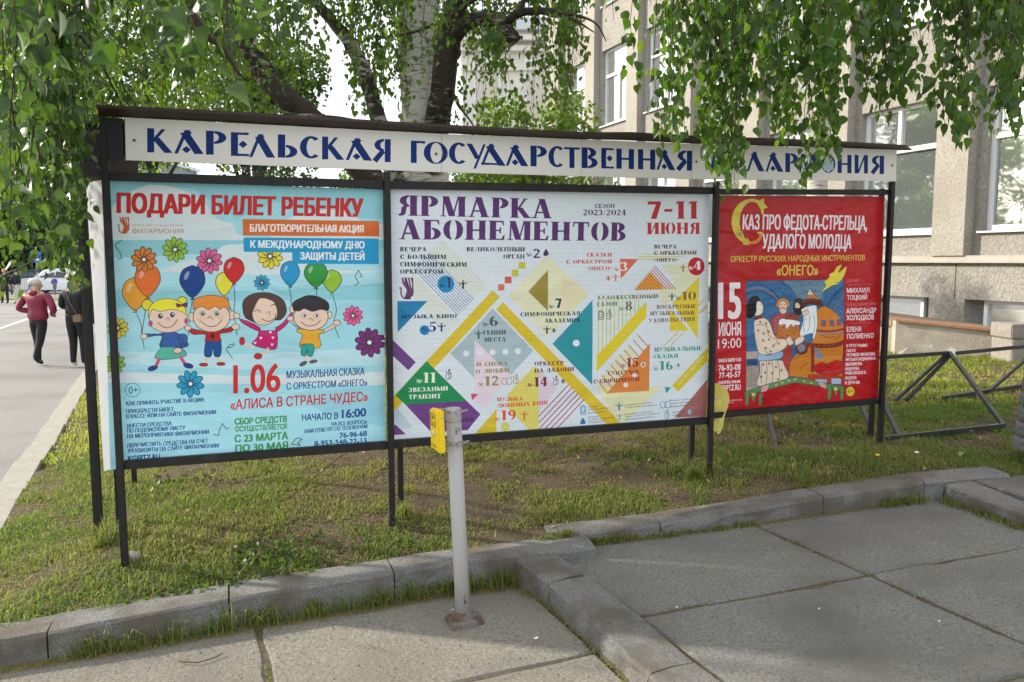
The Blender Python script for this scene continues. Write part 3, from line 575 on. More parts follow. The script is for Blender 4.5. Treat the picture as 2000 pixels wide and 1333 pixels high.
    for y in range(row // 2, hh, row):
        x = int(g.integers(0, 40))
        while x < s.w:
            L = int(g.integers(40, 170)); a = .07 + .2 * g.random(); yy = y + int(g.integers(-1, 2)); s.a[yy:yy + 2, x:x + L] *= (1 - a); x += L + int(g.integers(0, 60))
        for x in range(int(g.integers(0, 60)), s.w, 75):
            if g.random() < .35: s.a[y:y + row, x:x + 2] *= (1 - .05 - .12 * g.random())
    K = (28, 32, 52)
    T_ = [(3, 'ЯРМАРКА', 195, 352, 1688, 381, 200, (82, 42, 98)), (4, 'СЕЗОН', 528, 278, 718, 278, 38, (82, 42, 98)), (4, '2023/2024', 412, 350, 828, 351, 56, (82, 42, 98)), (4, '7-11', 1030, 385, 1535, 383, 172, (175, 40, 42)), (4, 'ИЮНЯ', 1030, 533, 1542, 531, 112, (175, 40, 42)),
      (3, 'ВЕЧЕРА', 215, 700, 472, 700, 42, K), (3, 'С БОЛЬШИМ', 215, 773, 662, 773, 42, K), (3, 'СИМФОНИЧЕСКИМ', 215, 845, 862, 848, 42, K), (3, 'ОРКЕСТРОМ', 215, 917, 632, 916, 42, K),
      (3, 'ВЕЛИКОЛЕПНЫЙ', 860, 700, 1425, 701, 42, (60, 45, 80)), (3, 'ОРГАН', 1218, 770, 1422, 770, 42, (60, 45, 80)), (3, '№', 1442, 752, 1495, 752, 36, (60, 45, 80)), (3, '2', 1505, 765, 1575, 765, 90, (60, 45, 80)),
      (3, '№', 605, 1052, 658, 1054, 36, K), (3, '1', 672, 1052, 712, 1054, 95, (50, 40, 70)),
      (5, 'МУЗЫКА КИНО', 218, 115, 738, 108, 36, (40, 45, 100)), (5, '№', 415, 232, 462, 231, 34, (40, 45, 100)), (5, '5', 480, 238, 548, 235, 90, (50, 40, 110)),
      (5, '№', 985, 188, 1040, 187, 36, (70, 75, 75)), (5, '6', 1045, 185, 1125, 183, 92, (70, 75, 75)), (5, 'ГЕНИЙ', 985, 268, 1198, 263, 42, (65, 70, 70)), (5, 'МЕСТА', 993, 331, 1198, 328, 40, (65, 70, 70)),
      (5, '№', 362, 720, 418, 718, 38, (225, 225, 200)), (5, '11', 425, 716, 545, 713, 95, (225, 225, 200)), (5, 'ЗВЕЗДНЫЙ', 287, 803, 655, 786, 40, (225, 225, 215)), (5, 'ТРАНЗИТ', 287, 870, 590, 859, 42, (225, 225, 215)),
      (5, 'И СНОВА', 920, 561, 1215, 552, 38, (140, 125, 60)), (5, 'О ЛЮБВИ', 912, 629, 1228, 614, 38, (140, 125, 60)), (5, '№', 940, 748, 990, 747, 36, (140, 125, 60)), (5, '12', 998, 745, 1130, 738, 90, (140, 125, 60)),
      (5, '№', 1403, 755, 1452, 754, 36, (115, 35, 60)), (5, '14', 1462, 752, 1590, 748, 88, (115, 35, 60)),
      (5, 'МУЗЫКА', 1112, 890, 1355, 880, 36, (200, 85, 55)), (5, 'ЛЮБИМЫХ КНИГ', 1112, 950, 1600, 918, 38, (200, 85, 55)), (5, '№', 1095, 1070, 1145, 1068, 34, (200, 70, 45)), (5, '19', 1152, 1068, 1290, 1060, 92, (205, 75, 40)),
      (4, 'ВЕЧЕРА', 1100, 672, 1318, 672, 36, (75, 35, 45)), (4, 'С ОРКЕСТРОМ', 1100, 735, 1510, 730, 38, (75, 35, 45)), (4, '«ОНЕГО»', 1098, 801, 1330, 798, 34, (75, 35, 45)),
      (4, 'СКАЗКИ', 448, 752, 692, 751, 38, (190, 70, 65)), (4, 'С ОРКЕСТРОМ', 250, 820, 692, 817, 38, (190, 70, 65)), (4, '«ОНЕГО»', 448, 885, 692, 882, 36, (190, 70, 65)), (4, '№', 718, 893, 766, 893, 34, (190, 70, 65)), (4, '3', 780, 893, 845, 891, 90, (225, 225, 225)),
      (4, '№', 1437, 880, 1482, 880, 34, (225, 225, 225)), (4, '4', 1485, 880, 1560, 878, 85, (225, 225, 225)),
      (4, 'ХУДОЖЕСТВЕННЫЙ', 545, 1168, 1138, 1154, 38, (95, 100, 60)), (4, 'САЛОН', 545, 1232, 740, 1228, 40, (95, 100, 60)), (4, '№', 762, 1275, 812, 1275, 36, (100, 95, 50)), (4, '8', 820, 1272, 888, 1270, 86, (100, 95, 50)),
      (4, '№', 1315, 1175, 1365, 1173, 34, (120, 85, 70)), (4, '10', 1370, 1175, 1505, 1169, 82, (120, 85, 70)), (4, 'ВОСКРЕСНЫЕ', 1125, 1258, 1503, 1250, 38, (110, 80, 70)), (4, 'МУЗЫКАЛЬНЫЕ', 1058, 1322, 1497, 1312, 38, (110, 80, 70)), (6, 'УДОВОЛЬСТВИЯ', 1010, 153, 1440, 136, 38, (110, 80, 70)),
      (4, '№', 80, 1255, 130, 1255, 36, (25, 65, 75)), (4, '7', 138, 1250, 203, 1248, 92, (25, 65, 75)), (6, 'АКАДЕМИЯ', 35, 152, 362, 147, 38, (30, 60, 65)),
      (6, '№', 750, 573, 795, 572, 34, (130, 40, 35)), (6, '15', 802, 570, 918, 564, 85, (145, 40, 35)), (6, 'СУНДУЧОК', 628, 645, 922, 632, 38, (140, 40, 35)), (6, 'С СЮРПРИЗОМ', 495, 723, 922, 697, 38, (140, 40, 35)),
      (6, 'МУЗЫКАЛЬНЫЕ', 1060, 425, 1505, 410, 40, (40, 140, 125)), (6, 'СКАЗКИ', 1060, 488, 1285, 479, 38, (40, 140, 125)), (6, '№', 1058, 602, 1105, 600, 34, (40, 140, 125)), (6, '16', 1112, 598, 1235, 592, 82, (40, 140, 125)),
      (5, 'ВОГО', 765, 1082, 888, 1073, 36, (50, 30, 60)), (5, 'Л', 600, 1030, 640, 1028, 36, (50, 30, 60)), (5, 'П', 625, 1095, 650, 1093, 34, (50, 30, 60)), (5, 'Ц', 600, 1155, 636, 1152, 34, (50, 30, 60)), (5, 'И', 740, 1012, 765, 1010, 36, (50, 30, 60))]
    for k, t, x0, y0, x1, y1, h, c in T_: (c3, c4, c5, c6)[k - 3](); s.slab(t, x0, y0, x1, y1, h, c)
    px(); a = C(3, 205, 583); b = C(4, 825, 599); s.slab('АБОНЕМЕНТОВ', a[0], a[1], b[0], b[1], 39.5, (82, 42, 98))
    a = C(5, 1335, 95); b = C(6, 365, 82); s.slab('СИМФОНИЧЕСКАЯ', a[0], a[1], b[0], b[1], 8, (30, 60, 65))
    a = C(5, 1465, 555); b = C(6, 215, 549); s.slab('ОРКЕСТР', a[0], a[1], b[0], b[1], 8, (115, 35, 60)); a = C(5, 1465, 622); b = C(6, 312, 604); s.slab('НА ЛАДОНИ', a[0], a[1], b[0], b[1], 8, (115, 35, 60))
    c6(); s.text('от 2х до 5ти', 1292, 738, 1525, 470, 24, (230, 230, 220), .03)
    gy = (60, 65, 75)
    for t, x0, y0, x1, y1 in (('концерт', 443, 948, 540, 940), ('в Русском зале', 443, 975, 635, 956), ('Музея ИЗО', 443, 1005, 585, 991), ('концерт', 445, 1043, 543, 1034), ('во Дворце искусств', 445, 1067, 690, 1044), ('г.Кондопога', 445, 1094, 590, 1078), ('в концерте участвует', 788, 930, 1042, 904), ('Симфонический оркестр', 788, 953, 1085, 928), ('в концерте участвует', 788, 1015, 1045, 990), ('Оркестр русских народных', 788, 1039, 1115, 1005), ('инструментов «Онего»', 788, 1066, 1065, 1037), ('концерт в Большом зале', 1212, 890, 1490, 862), ('торжественных церемоний', 1212, 918, 1500, 888), ('Дворца бракосочетания', 1212, 945, 1475, 917), ('камерный', 1232, 1000, 1350, 986), ('концерт', 1232, 1026, 1325, 1014), ('детский', 1425, 985, 1505, 977), ('концерт', 1425, 1008, 1505, 1000)): s.text(t, x0, y0, x1, y1, 15, gy)
    man(s, 58, 220, 75, (25, 60, 65)); puppet(s, 122, 225, 45, (25, 60, 65)); cello(s, 140, 695, 90, (115, 35, 60)); puppet(s, 210, 702, 45, (115, 35, 60)); cello(s, 636, 75, 90, (70, 75, 65)); house(s, 560, 82, 85, (70, 75, 65)); puppet(s, 1287, 550, 42, (40, 140, 125)); s.ell(958, 545, 26, col=(215, 200, 190)); puppet(s, 958, 545, 34, (150, 40, 35))
    bl = (40, 110, 165); house(s, 397, 970, 85, bl); man(s, 733, 935, 72, bl); man(s, 738, 1032, 65, (110, 160, 195)); rings(s, 1165, 920, 38, bl); cello(s, 1178, 1008, 78, bl); s.blob([(395, 1038), (418, 1080), (410, 1100), (372, 1100), (372, 1080)], bl, None); s.ell(1390, 988, 16, 24, (110, 180, 205))
    c3(); man(s, 828, 1022, 85, (28, 32, 52)); s.blob([(1630, 672), (1656, 720), (1640, 742), (1610, 742), (1606, 718)], (60, 45, 80), None); harp(s, 212, 955, 130, 212, (115, 65, 110), (82, 42, 90))
    c5(); man(s, 595, 195, 82, (40, 45, 110)); man(s, 942, 262, 80, (65, 70, 70)); cello(s, 660, 636, 95, (30, 50, 50)); cello(s, 1290, 682, 90, (140, 125, 60)); rings(s, 1205, 702, 36, (140, 125, 60)); man(s, 1370, 1020, 80, (205, 100, 60))
    c4(); man(s, 1272, 1142, 72, (75, 60, 50)); man(s, 1380, 862, 72, (130, 115, 90)); man(s, 728, 955, 76, (205, 110, 100)); puppet(s, 657, 962, 50, (195, 70, 65))
    return s

def art_tale():
    u0, u1 = uv(1402, 600)[0], uv(1736, 500)[0]; z0, z1 = .7, 2.07
    s = Canvas(u0, u1, z0, z1, 1100, (168, 26, 32), uv)
    cC = lambda: s.crop(1380, 370, 5.263); cD = lambda: s.crop(1380, 580, 5.263); cE = lambda: s.crop(1460, 540, 5.127)
    W_ = (222, 216, 226); Yl = (200, 185, 70); dk = (40, 30, 35)
    cC()
    q = []; 
    for k in range(26): a = radians(38 + (262 - 38) * k / 25); q.append((500 + 215 * cos(a) * .97, 335 - 238 * sin(a)))
    r_ = []
    for k in range(26): a = radians(38 + (262 - 38) * k / 25); r_.append((505 + 130 * cos(a), 335 - 205 * sin(a)))
    s.poly(q + r_[::-1], Yl); s.poly([(600, 258), (592, 205), (555, 150), (600, 100), (628, 97), (622, 258)], Yl); s.sw([(480, 552), (540, 545), (580, 510), (600, 450)], (205, 130, 60), 30); s.poly([(560, 440), (612, 440), (608, 462), (560, 462)], Yl); s.poly([(405, 520), (470, 505), (470, 578), (410, 572)], (190, 175, 70)); flower(s, 380, 462, 40, (220, 190, 80), 6)
    s.text('КАЗ ПРО ФЕДОТА-СТРЕЛЬЦА,', 405, 415, 1690, 420, 155, W_, .04, .05); s.text('УДАЛОГО МОЛОДЦА', 605, 612, 1530, 612, 150, W_, .04, .05)
    s.text('ОРКЕСТР РУССКИХ НАРОДНЫХ ИНСТРУМЕНТОВ', 282, 752, 1670, 736, 62, Yl, .03); s.text('«ОНЕГО»', 758, 890, 1182, 886, 105, Yl, .04)
    # picture: vaulted blue hall, a page carrying a loaf, a seated elder
    cE(); bl = (52, 98, 140)
    s.poly([(25, 52), (1005, 35), (990, 1110), (500, 1020), (15, 1165)], bl, out=dk, ow=4)
    s.poly([(390, 50), (820, 40), (790, 240), (530, 230), (480, 130)], (95, 128, 150)); s.sw([(370, 52), (460, 110), (520, 190), (540, 300)], dk, 5); s.sw([(860, 110), (790, 180), (770, 280)], dk, 5)
    for i, c in enumerate(((38, 78, 118), (70, 115, 150), (38, 78, 118))): s.sw([(20, 110 + i * 36), (160, 85 + i * 36), (290, 150 + i * 30), (370, 260 + i * 20)], c, 20)
    s.sw([(30, 145), (160, 125), (290, 185), (350, 245)], (150, 85, 80), 7); s.sw([(1000, 110), (900, 200), (830, 310)], (38, 78, 118), 30); s.sw([(1000, 200), (940, 270), (900, 350)], (120, 90, 110), 10)
    for x, y in ((657, 68), (583, 96), (735, 78), (620, 160), (715, 155), (590, 140)): s.ell(x, y, 9, col=(150, 60, 60), n=6)
    s.poly([(18, 765), (140, 758), (140, 1120), (15, 1160)], (165, 150, 140)); s.poly([(20, 840), (135, 835), (135, 905), (20, 905)], (35, 75, 115))
    for i in range(9): s.sw([(18, 920 + i * 24), (50, 910 + i * 24), (80, 930 + i * 24), (130, 915 + i * 24)], (95, 85, 95), 6)
    s.blob([(290, 420), (350, 385), (450, 380), (480, 420), (470, 980), (400, 960), (330, 640), (275, 480)], (160, 60, 55)); 
    for i in range(6): s.line([(310, 430 + i * 26), (370, 420 + i * 26)], (120, 130, 150), 6)
    s.blob([(330, 300), (350, 245), (400, 225), (450, 245), (468, 300), (440, 320), (400, 330), (350, 320)], (200, 130, 60)); s.blob([(365, 270), (400, 250), (435, 275), (440, 330), (430, 370), (400, 385), (370, 365), (362, 320)], (215, 180, 160)); s.sw([(370, 335), (400, 325), (435, 338)], (170, 100, 45), 10)
    s.blob([(505, 280), (530, 235), (580, 230), (605, 280), (600, 360), (540, 385), (505, 350)], (50, 38, 38)); s.blob([(518, 280), (545, 270), (570, 300), (560, 330), (525, 325)], (205, 190, 150)); s.blob([(500, 330), (580, 330), (590, 370), (560, 400), (520, 380)], dk)
    s.blob([(450, 1020), (460, 880), (560, 760), (660, 700), (720, 560), (720, 370), (800, 310), (900, 360), (970, 450), (995, 580), (985, 900), (980, 1090), (800, 1060), (500, 1015)], (190, 115, 35))
    s.blob([(725, 350), (800, 308), (900, 360), (970, 450), (992, 570), (900, 585), (740, 575), (720, 450)], (195, 118, 40))
    s.sw([(730, 550), (820, 560), (920, 550), (992, 535)], (140, 45, 40), 22); s.sw([(725, 575), (830, 585), (992, 565)], (110, 125, 165), 8)
    for x, y in ((795, 480), (875, 478), (945, 470)): s.poly([(x - 22, y - 25), (x, y - 38), (x + 22, y - 25), (x + 22, y + 28), (x - 22, y + 28)], (80, 95, 130), out=dk); s.ell(x, y + 5, 12, 16, (180, 55, 45))
    s.blob([(600, 380), (580, 340), (640, 310), (720, 300), (730, 360), (735, 480), (715, 600), (690, 640), (680, 580), (560, 610), (580, 520), (600, 440)], (215, 218, 222)); s.blob([(585, 330), (590, 265), (640, 235), (760, 240), (790, 290), (760, 310), (680, 280), (620, 300), (600, 330)], (95, 50, 35)); s.blob([(615, 240), (640, 200), (700, 180), (745, 240), (680, 225)], (190, 110, 50)); s.poly([(635, 195), (658, 130), (700, 190)], (200, 195, 190), out=dk)
    s.blob([(585, 370), (640, 340), (650, 380), (600, 405)], (215, 180, 165))
    s.sw([(600, 690), (760, 705), (900, 700), (990, 670)], (120, 45, 40), 44); s.sw([(690, 720), (690, 960)], (125, 45, 40), 34); s.ell(578, 728, 62, 64, (120, 50, 40), out=dk, ow=4); s.ell(578, 728, 40, 42, (100, 115, 135)); flower(s, 578, 728, 34, (150, 160, 175), 8)
    s.poly([(700, 730), (740, 735), (800, 820), (740, 850)], (105, 125, 150)); s.blob([(710, 900), (780, 870), (840, 885), (910, 855), (985, 870), (980, 980), (880, 1010), (760, 990), (705, 940)], (180, 30, 30)); s.poly([(640, 990), (990, 1010), (985, 1105), (640, 1045)], (165, 60, 35)); s.poly([(720, 1045), (830, 1045), (835, 1075), (725, 1075)], (150, 175, 200)); s.poly([(880, 1035), (975, 1035), (975, 1090), (880, 1090)], (150, 175, 200))
    # loaf
    s.poly([(320, 590), (560, 625), (560, 660), (320, 625)], (180, 95, 35)); s.blob([(340, 590), (345, 500), (400, 470), (540, 490), (562, 560), (556, 630), (440, 640)], (178, 105, 45)); s.blob([(352, 480), (380, 435), (470, 440), (565, 465), (556, 500), (520, 495), (500, 520), (480, 490), (430, 540), (420, 490), (370, 500)], (220, 222, 222)); s.blob([(420, 440), (440, 395), (480, 400), (490, 370), (540, 400), (560, 440)], (140, 60, 45))
    for x, y in ((375, 555), (440, 600), (500, 580), (525, 545), (400, 520)): s.ell(x, y, 7, col=dk, n=6)
    # page
    s.blob([(150, 860), (360, 850), (400, 900), (430, 1035), (140, 1110), (150, 980)], (208, 192, 172)); s.blob([(100, 480), (120, 435), (200, 425), (260, 470), (320, 620), (410, 640), (435, 690), (410, 730), (340, 770), (250, 790), (150, 780), (110, 640)], (212, 196, 176)); s.sw([(230, 500), (250, 600), (330, 650), (300, 700)], dk, 4); s.sw([(200, 730), (230, 780), (300, 790)], dk, 4)
    s.blob([(135, 775), (230, 800), (380, 760), (370, 830), (240, 850), (135, 850)], (140, 170, 200)); s.blob([(420, 640), (470, 610), (480, 640), (500, 680), (450, 700)], (215, 190, 175)); s.blob([(510, 650), (560, 615), (600, 610), (600, 655), (550, 690), (520, 700)], (215, 190, 175))
    s.poly([(100, 425), (180, 395), (190, 425), (105, 450)], (140, 40, 35), out=dk); s.blob([(110, 400), (110, 280), (150, 250), (190, 285), (200, 330), (185, 380), (150, 400)], (220, 215, 200)); s.blob([(30, 420), (25, 330), (50, 240), (110, 200), (150, 215), (165, 250), (130, 270), (125, 360), (100, 400), (60, 430)], (25, 22, 25))
    for x, y in ((165, 465), (225, 480), (140, 550), (195, 580), (250, 560), (190, 650), (250, 640), (215, 725), (290, 705), (345, 680), (265, 760), (185, 890), (245, 880), (315, 915), (205, 970), (275, 980), (165, 1015), (335, 1040), (370, 950)): s.poly([(x - 12, y), (x, y - 14), (x + 12, y), (x + 4, y + 16), (x - 6, y + 12)], (150, 85, 50))
    g = np.random.default_rng(21)
    for _ in range(520): x, y = g.uniform(30, 985), g.uniform(55, 760); q = s.m((x, y)); iy, ix = int(q[1]), int(q[0]); b_ = s.a[iy, ix] if 0 <= iy < s.h and 0 <= ix < s.w else None; (s.ell(x, y, 4, 4, (95, 140, 170) if g.random() < .5 else (35, 75, 115), n=6) if b_ is not None and b_[2] > b_[0] * 2.2 else None)
    for q in ([(170, 880), (165, 960), (170, 1080)], [(215, 860), (225, 960), (215, 1085)], [(270, 850), (285, 950), (275, 1070)], [(330, 850), (350, 950), (350, 1040)], [(120, 500), (180, 490), (230, 510)], [(500, 860), (560, 800), (640, 760)], [(560, 960), (600, 900), (650, 870)], [(780, 600), (840, 620), (900, 610)], [(900, 640), (930, 620), (960, 600)], [(620, 420), (600, 500), (610, 570)], [(660, 400), (660, 500), (640, 560)], [(700, 400), (710, 500), (690, 600)], [(60, 250), (45, 320), (50, 400)], [(90, 225), (75, 310), (85, 400)], [(170, 285), (182, 290)], [(198, 318), (208, 330), (196, 336)], [(188, 350), (198, 352)], [(740, 920), (800, 910), (840, 925), (900, 905)], [(720, 950), (800, 955), (900, 950), (970, 940)], [(440, 395), (470, 410), (500, 390), (530, 410)], [(590, 290), (660, 262), (780, 290)]): s.sw(q, dk, 4)
    for ex, ey in ((383, 290), (416, 290), (530, 295), (558, 297), (612, 355)): s.ell(ex, ey, 5, 4, dk, n=6)
    for i in range(9): s.ell(620 + i * 45, 705 - i * 2 * (i > 5), 8, 8, (165, 90, 60), n=6)
    gr = (85, 130, 85)
    s.poly([(0, 1170), (240, 1085), (505, 1018), (740, 1065), (1012, 1115), (1012, 1160), (740, 1110), (505, 1075), (250, 1140), (0, 1215)], gr, out=dk, ow=3); s.poly([(175, 1115), (245, 1095), (225, 1160), (165, 1175)], (200, 150, 160)); s.poly([(745, 1068), (810, 1080), (835, 1135), (775, 1120)], (200, 150, 160))
    for x, y in ((315, 1098), (382, 1075), (446, 1055), (512, 1045), (600, 1060), (677, 1078)): s.ell(x, y, 13, col=(195, 180, 90), out=dk, n=10)
    for x in (30, 165, 862, 988): yb = 1190 if x < 400 else 1130; s.poly([(x - 18, yb), (x + 18, yb - 6), (x + 10, yb + 110), (x - 22, yb + 120)], gr, out=dk)
    for x in (90, 920): yb = 1165 if x < 400 else 1110; s.poly([(x - 40, yb), (x + 40, yb), (x, yb + 110)], gr, out=dk); s.ell(x, yb + 30, 20, col=(200, 190, 80), out=dk, n=12)
    # firebird
    s.blob([(800, 60), (850, 20), (860, -20), (900, -40), (930, -90), (985, -110), (950, -40), (960, 20), (900, 60), (950, 80), (880, 100), (780, 160), (820, 100)], (215, 200, 70), dk, 2)
    cC(); s.blob([(1340, 960), (1375, 900), (1360, 830), (1395, 800), (1400, 860), (1480, 800), (1450, 900), (1400, 960)], (210, 195, 75), None)
    for t, x0, y0, x1, y1, h in (('МИХАИЛ', 1480, 1072, 1715, 1066, 50), ('ТОЦКИЙ', 1478, 1145, 1690, 1140, 50)): s.text(t, x0, y0, x1, y1, h, W_, .03)
    s.text('ДИРИЖЕР –', 1485, 962, 1630, 957, 30, (200, 120, 130)); s.text('ЗАСЛУЖЕННЫЙ АРТИСТ РОССИИ', 1485, 995, 1730, 990, 13, (195, 100, 110))
    cD(); s.text('15', 150, 228, 390, 222, 383, W_, .05); s.text('ИЮНЯ', 157, 412, 388, 402, 140, W_, .03); s.text('19:00', 150, 542, 388, 530, 104, W_, -.005)
    for t, x0, y0, x1, y1, h in (('ЗАКАЗ БИЛЕТОВ', 152, 685, 385, 672, 36), ('76-92-08', 155, 775, 382, 760, 64), ('77-45-57', 158, 850, 380, 832, 60), ('ПОКУПКА ONLINE', 152, 912, 382, 895, 32), ('KGFPTZ.RU', 152, 985, 383, 966, 60), ('АЛЕКСАНДР', 1470, 178, 1785, 167, 50), ('ХОЛОДКОВ', 1470, 248, 1760, 240, 50), ('ЕЛЕНА', 1472, 368, 1628, 362, 50), ('ПОЛИЕНКО', 1475, 440, 1757, 430, 50), ('В ПРОГРАММЕ:', 1472, 527, 1695, 522, 32), ('ПЬЕСА', 1472, 578, 1568, 574, 32), ('ЛЕОНИДА ФИЛАТОВА', 1470, 622, 1772, 611, 32), ('МУЗЫКА БУДАШКИНА', 1467, 670, 1778, 657, 32), ('ЦЫГАНКОВА', 1465, 720, 1638, 713, 32), ('АНДРЕЕВА', 1463, 768, 1607, 762, 32), ('ЧАЙКОВСКОГО', 1460, 812, 1678, 803, 32), ('ЛЯДОВА', 1460, 865, 1580, 858, 32), ('И ДРУГИХ', 1463, 912, 1613, 905, 32)): s.text(t, x0, y0, x1, y1, h, W_, .045)
    s.text('ХУДОЖЕСТВЕННОЕ СЛОВО:', 1475, 100, 1790, 93, 26, (205, 130, 140)); s.text('ЗАСЛУЖЕННАЯ АРТИСТКА КАРЕЛИИ', 1470, 290, 1725, 282, 13, (195, 100, 110))
    s.ell(1518, 985, 42, 48, (205, 190, 60)); s.text('6+', 1490, 1003, 1548, 1000, 42, (160, 60, 40)); s.poly([(155, 1040), (215, 1035), (220, 1118), (165, 1120)], (190, 200, 215)); s.blob([(190, 1045), (205, 1070), (215, 1110), (185, 1095)], (40, 70, 110), None)
    s.text('ПУШКИНСКАЯ', 205, 1092, 395, 1080, 16, (220, 225, 235), .02); s.text('КАРТА', 230, 1112, 318, 1107, 14, (220, 225, 235), .02)
    return s

def art_sign():
    u0, u1 = uv(245, 280)[0], uv(1744, 320)[0]; z0, z1 = 2.08, 2.36
    s = Canvas(u0, u1, z0, z1, 1200, (205, 203, 196), uv); s.gain = 1.25
    bl = (12, 42, 102)
    def word(t, spans):      # each letter: x-left, x-right, y-top, y-bottom at its left, in photograph pixels
        for ch, (x0, x1, yb0, yb1, h) in zip(t, spans):
            s.crop(0, 0, 1); w, pl = glyph(ch, 'sign'); xs = [q[0] for p in pl for q in p]; mn, mx_ = min(xs), max(xs)
            A = np.array(s.m((x0, yb0))); B = np.array(s.m((x1, yb1))); U = np.array(s.m((x0, yb0 - h))) - A
            for p in pl: s.raw([A + (B - A) * ((q[0] - mn) / (mx_ - mn)) + U * q[1] for q in p], bl)
    k = 3.846
    def K(L): return [(240 + a / k, 240 + b / k, 220 + c / k, 220 + (c + (b - a) * .028) / k, h / k) for a, b, c, h in L]
    word('КАРЕЛЬСКАЯ', K([(188, 378, 308, 180), (390, 610, 316, 180), (626, 778, 325, 178), (812, 948, 334, 176), (948, 1142, 343, 176), (1162, 1308, 347, 172), (1326, 1468, 352, 168), (1492, 1658, 360, 170), (1668, 1866, 365, 168), (1868, 2004, 378, 172)]))
    k2 = 3.333
    def K2(L): return [(760 + a / k2, 760 + b / k2, 240 + c / k2, 240 + (c + (b - a) * .028) / k2, h / k2) for a, b, c, h in L]
    word('ГОСУДАРСТВЕННАЯ', K2([(134, 228, 268, 143), (217, 372, 270, 138), (380, 488, 274, 140), (494, 618, 282, 138), (588, 748, 283, 142), (748, 894, 286, 138), (908, 1014, 290, 134), (1024, 1120, 295, 138), (1126, 1226, 300, 134), (1240, 1342, 301, 134), (1366, 1448, 303, 132), (1464, 1578, 305, 130), (1604, 1716, 309, 130), (1724, 1846, 312, 130), (1850, 1954, 316, 130)]))
    k3 = 3.636
    def K3(L): return [(1450 + a / k3, 1450 + b / k3, 0 + c / k3, 0 + (c + (b - a) * .02) / k3, h / k3) for a, b, c, h in L]
    word('ФИЛАРМОНИЯ', K3([(-288, -170, 1205, 120), (-140, -45, 1220, 135), (10, 134, 1222, 140), (142, 270, 1226, 138), (282, 372, 1230, 134), (380, 505, 1233, 134), (536, 636, 1232, 124), (652, 750, 1236, 130), (772, 866, 1238, 130), (884, 980, 1242, 130)]))
    s.crop(1450, 0, 3.636); s.ell(583, 1165, 26, 40, (165, 170, 170)); s.poly([(545, 1190), (625, 1150), (622, 1215), (560, 1222)], (150, 175, 190))
    # grime along the lower and left edges
    g = np.random.default_rng(5); hh, ww = s.h, s.w
    for _ in range(500): x = int(g.integers(0, ww)); y = int(abs(g.normal(0, 9)) + (s_y := int((2.105 - z0) * s.res))); s.a[y:y + 2, x:x + int(g.integers(2, 12))] *= .8
    return s
# ------------------------------------------------------------------ materials
M_metal = mat('dark_painted_steel', (.011, .011, .012), .55, (.022, .02, .019), 30, .25, 60, spec=.35, col3=(.06, .035, .022), n3=9, w3=(.6, .8))
M_brown = mat('brown_sheet_metal', (.035, .02, .015), .55, (.05, .03, .022), 14, .2, 30)
M_conc = mat('paving_concrete', (.16, .15, .125), .95, (.37, .345, .29), 75, 1.8, 48, detail=12, col3=(.19, .175, .15), n3=1.3, w3=(.45, .7))
M_conc2 = mat('paving_concrete_grey', (.13, .13, .118), .95, (.31, .305, .28), 85, 1.8, 52, detail=12, col3=(.15, .145, .13), n3=1.7, w3=(.45, .7))
M_granite = mat('granite_kerb', (.07, .07, .07), .88, (.30, .295, .28), 150, .9, 70, col3=(.12, .105, .085), n3=4.5, w3=(.45, .62))
M_lkerb = mat('pale_kerb_concrete', (.3, .285, .245), .9, (.38, .365, .32), 12, .5, 60)
M_asph = mat('asphalt', (.21, .205, .2), .9, (.29, .285, .27), 60, .5, 90, col3=(.19, .187, .18), n3=.5, w3=(.45, .65))
M_soil = mat('soil', (.05, .033, .022), .95, (.115, .078, .048), 30, 1.5, 70, detail=10, col3=(.10, .08, .045), n3=7, w3=(.45, .65))
M_dirt = mat('joint_dirt', (.06, .05, .03), .95, (.16, .125, .08), 40, 1.0, 80)
M_render_wall = mat('pebbledash', (.225, .215, .195), .95, (.44, .42, .38), 30, 3.0, 22, stretch=(1, 1, .8), col3=(.28, .26, .23), n3=.8, w3=(.5, .8))
M_smooth = mat('smooth_render', (.36, .335, .29), .9, (.44, .41, .36), 5, .5, 40, col3=(.36, .33, .29), n3=.9, w3=(.5, .8))
M_white = mat('white_window_frame', (.78, .79, .8), .4)
M_zinc = mat('zinc_sill', (.6, .62, .64), .45)
M_paleb = mat('cream_building', (.75, .73, .66), .9, (.7, .68, .6), 3, .2, 20)
M_grey_pole = mat('grey_pole_paint', (.36, .35, .34), .42, (.44, .43, .42), 4, .12, 60, stretch=(1, 1, .25), col3=(.3, .27, .24), n3=6, w3=(.66, .8))
M_yellow = mat('yellow_plastic', (.85, .6, .012), .35, (.8, .55, .01), 5, .05, 60)
M_rust = mat('rusty_plate', (.09, .07, .058), .8, (.17, .10, .065), 25, .8, 50, col3=(.2, .18, .165), n3=14, w3=(.5, .6))
M_galv = mat('galvanised_steel', (.5, .5, .5), .35, (.38, .38, .38), 20, metal=.8)
M_bar = mat('barrier_steel', (.022, .025, .03), .5, (.04, .043, .048), 12, .2, 50, spec=.5)
M_planter = mat('grey_granulated_planter', (.15, .155, .165), .95, (.27, .275, .285), 60, 1.5, 60)
M_black = mat('black_paint_mark', (.02, .02, .02), .6)
M_backcloth = mat('shaded_banner_cloth', (.42, .44, .47), .45, (.36, .38, .41), 3, .6, 6, trans=.12)  # white cloth with the shade on the stand's end put into its colour
M_stone = mat('rubble_stone', (.22, .2, .18), .9, (.35, .32, .28), 20, .8, 40)
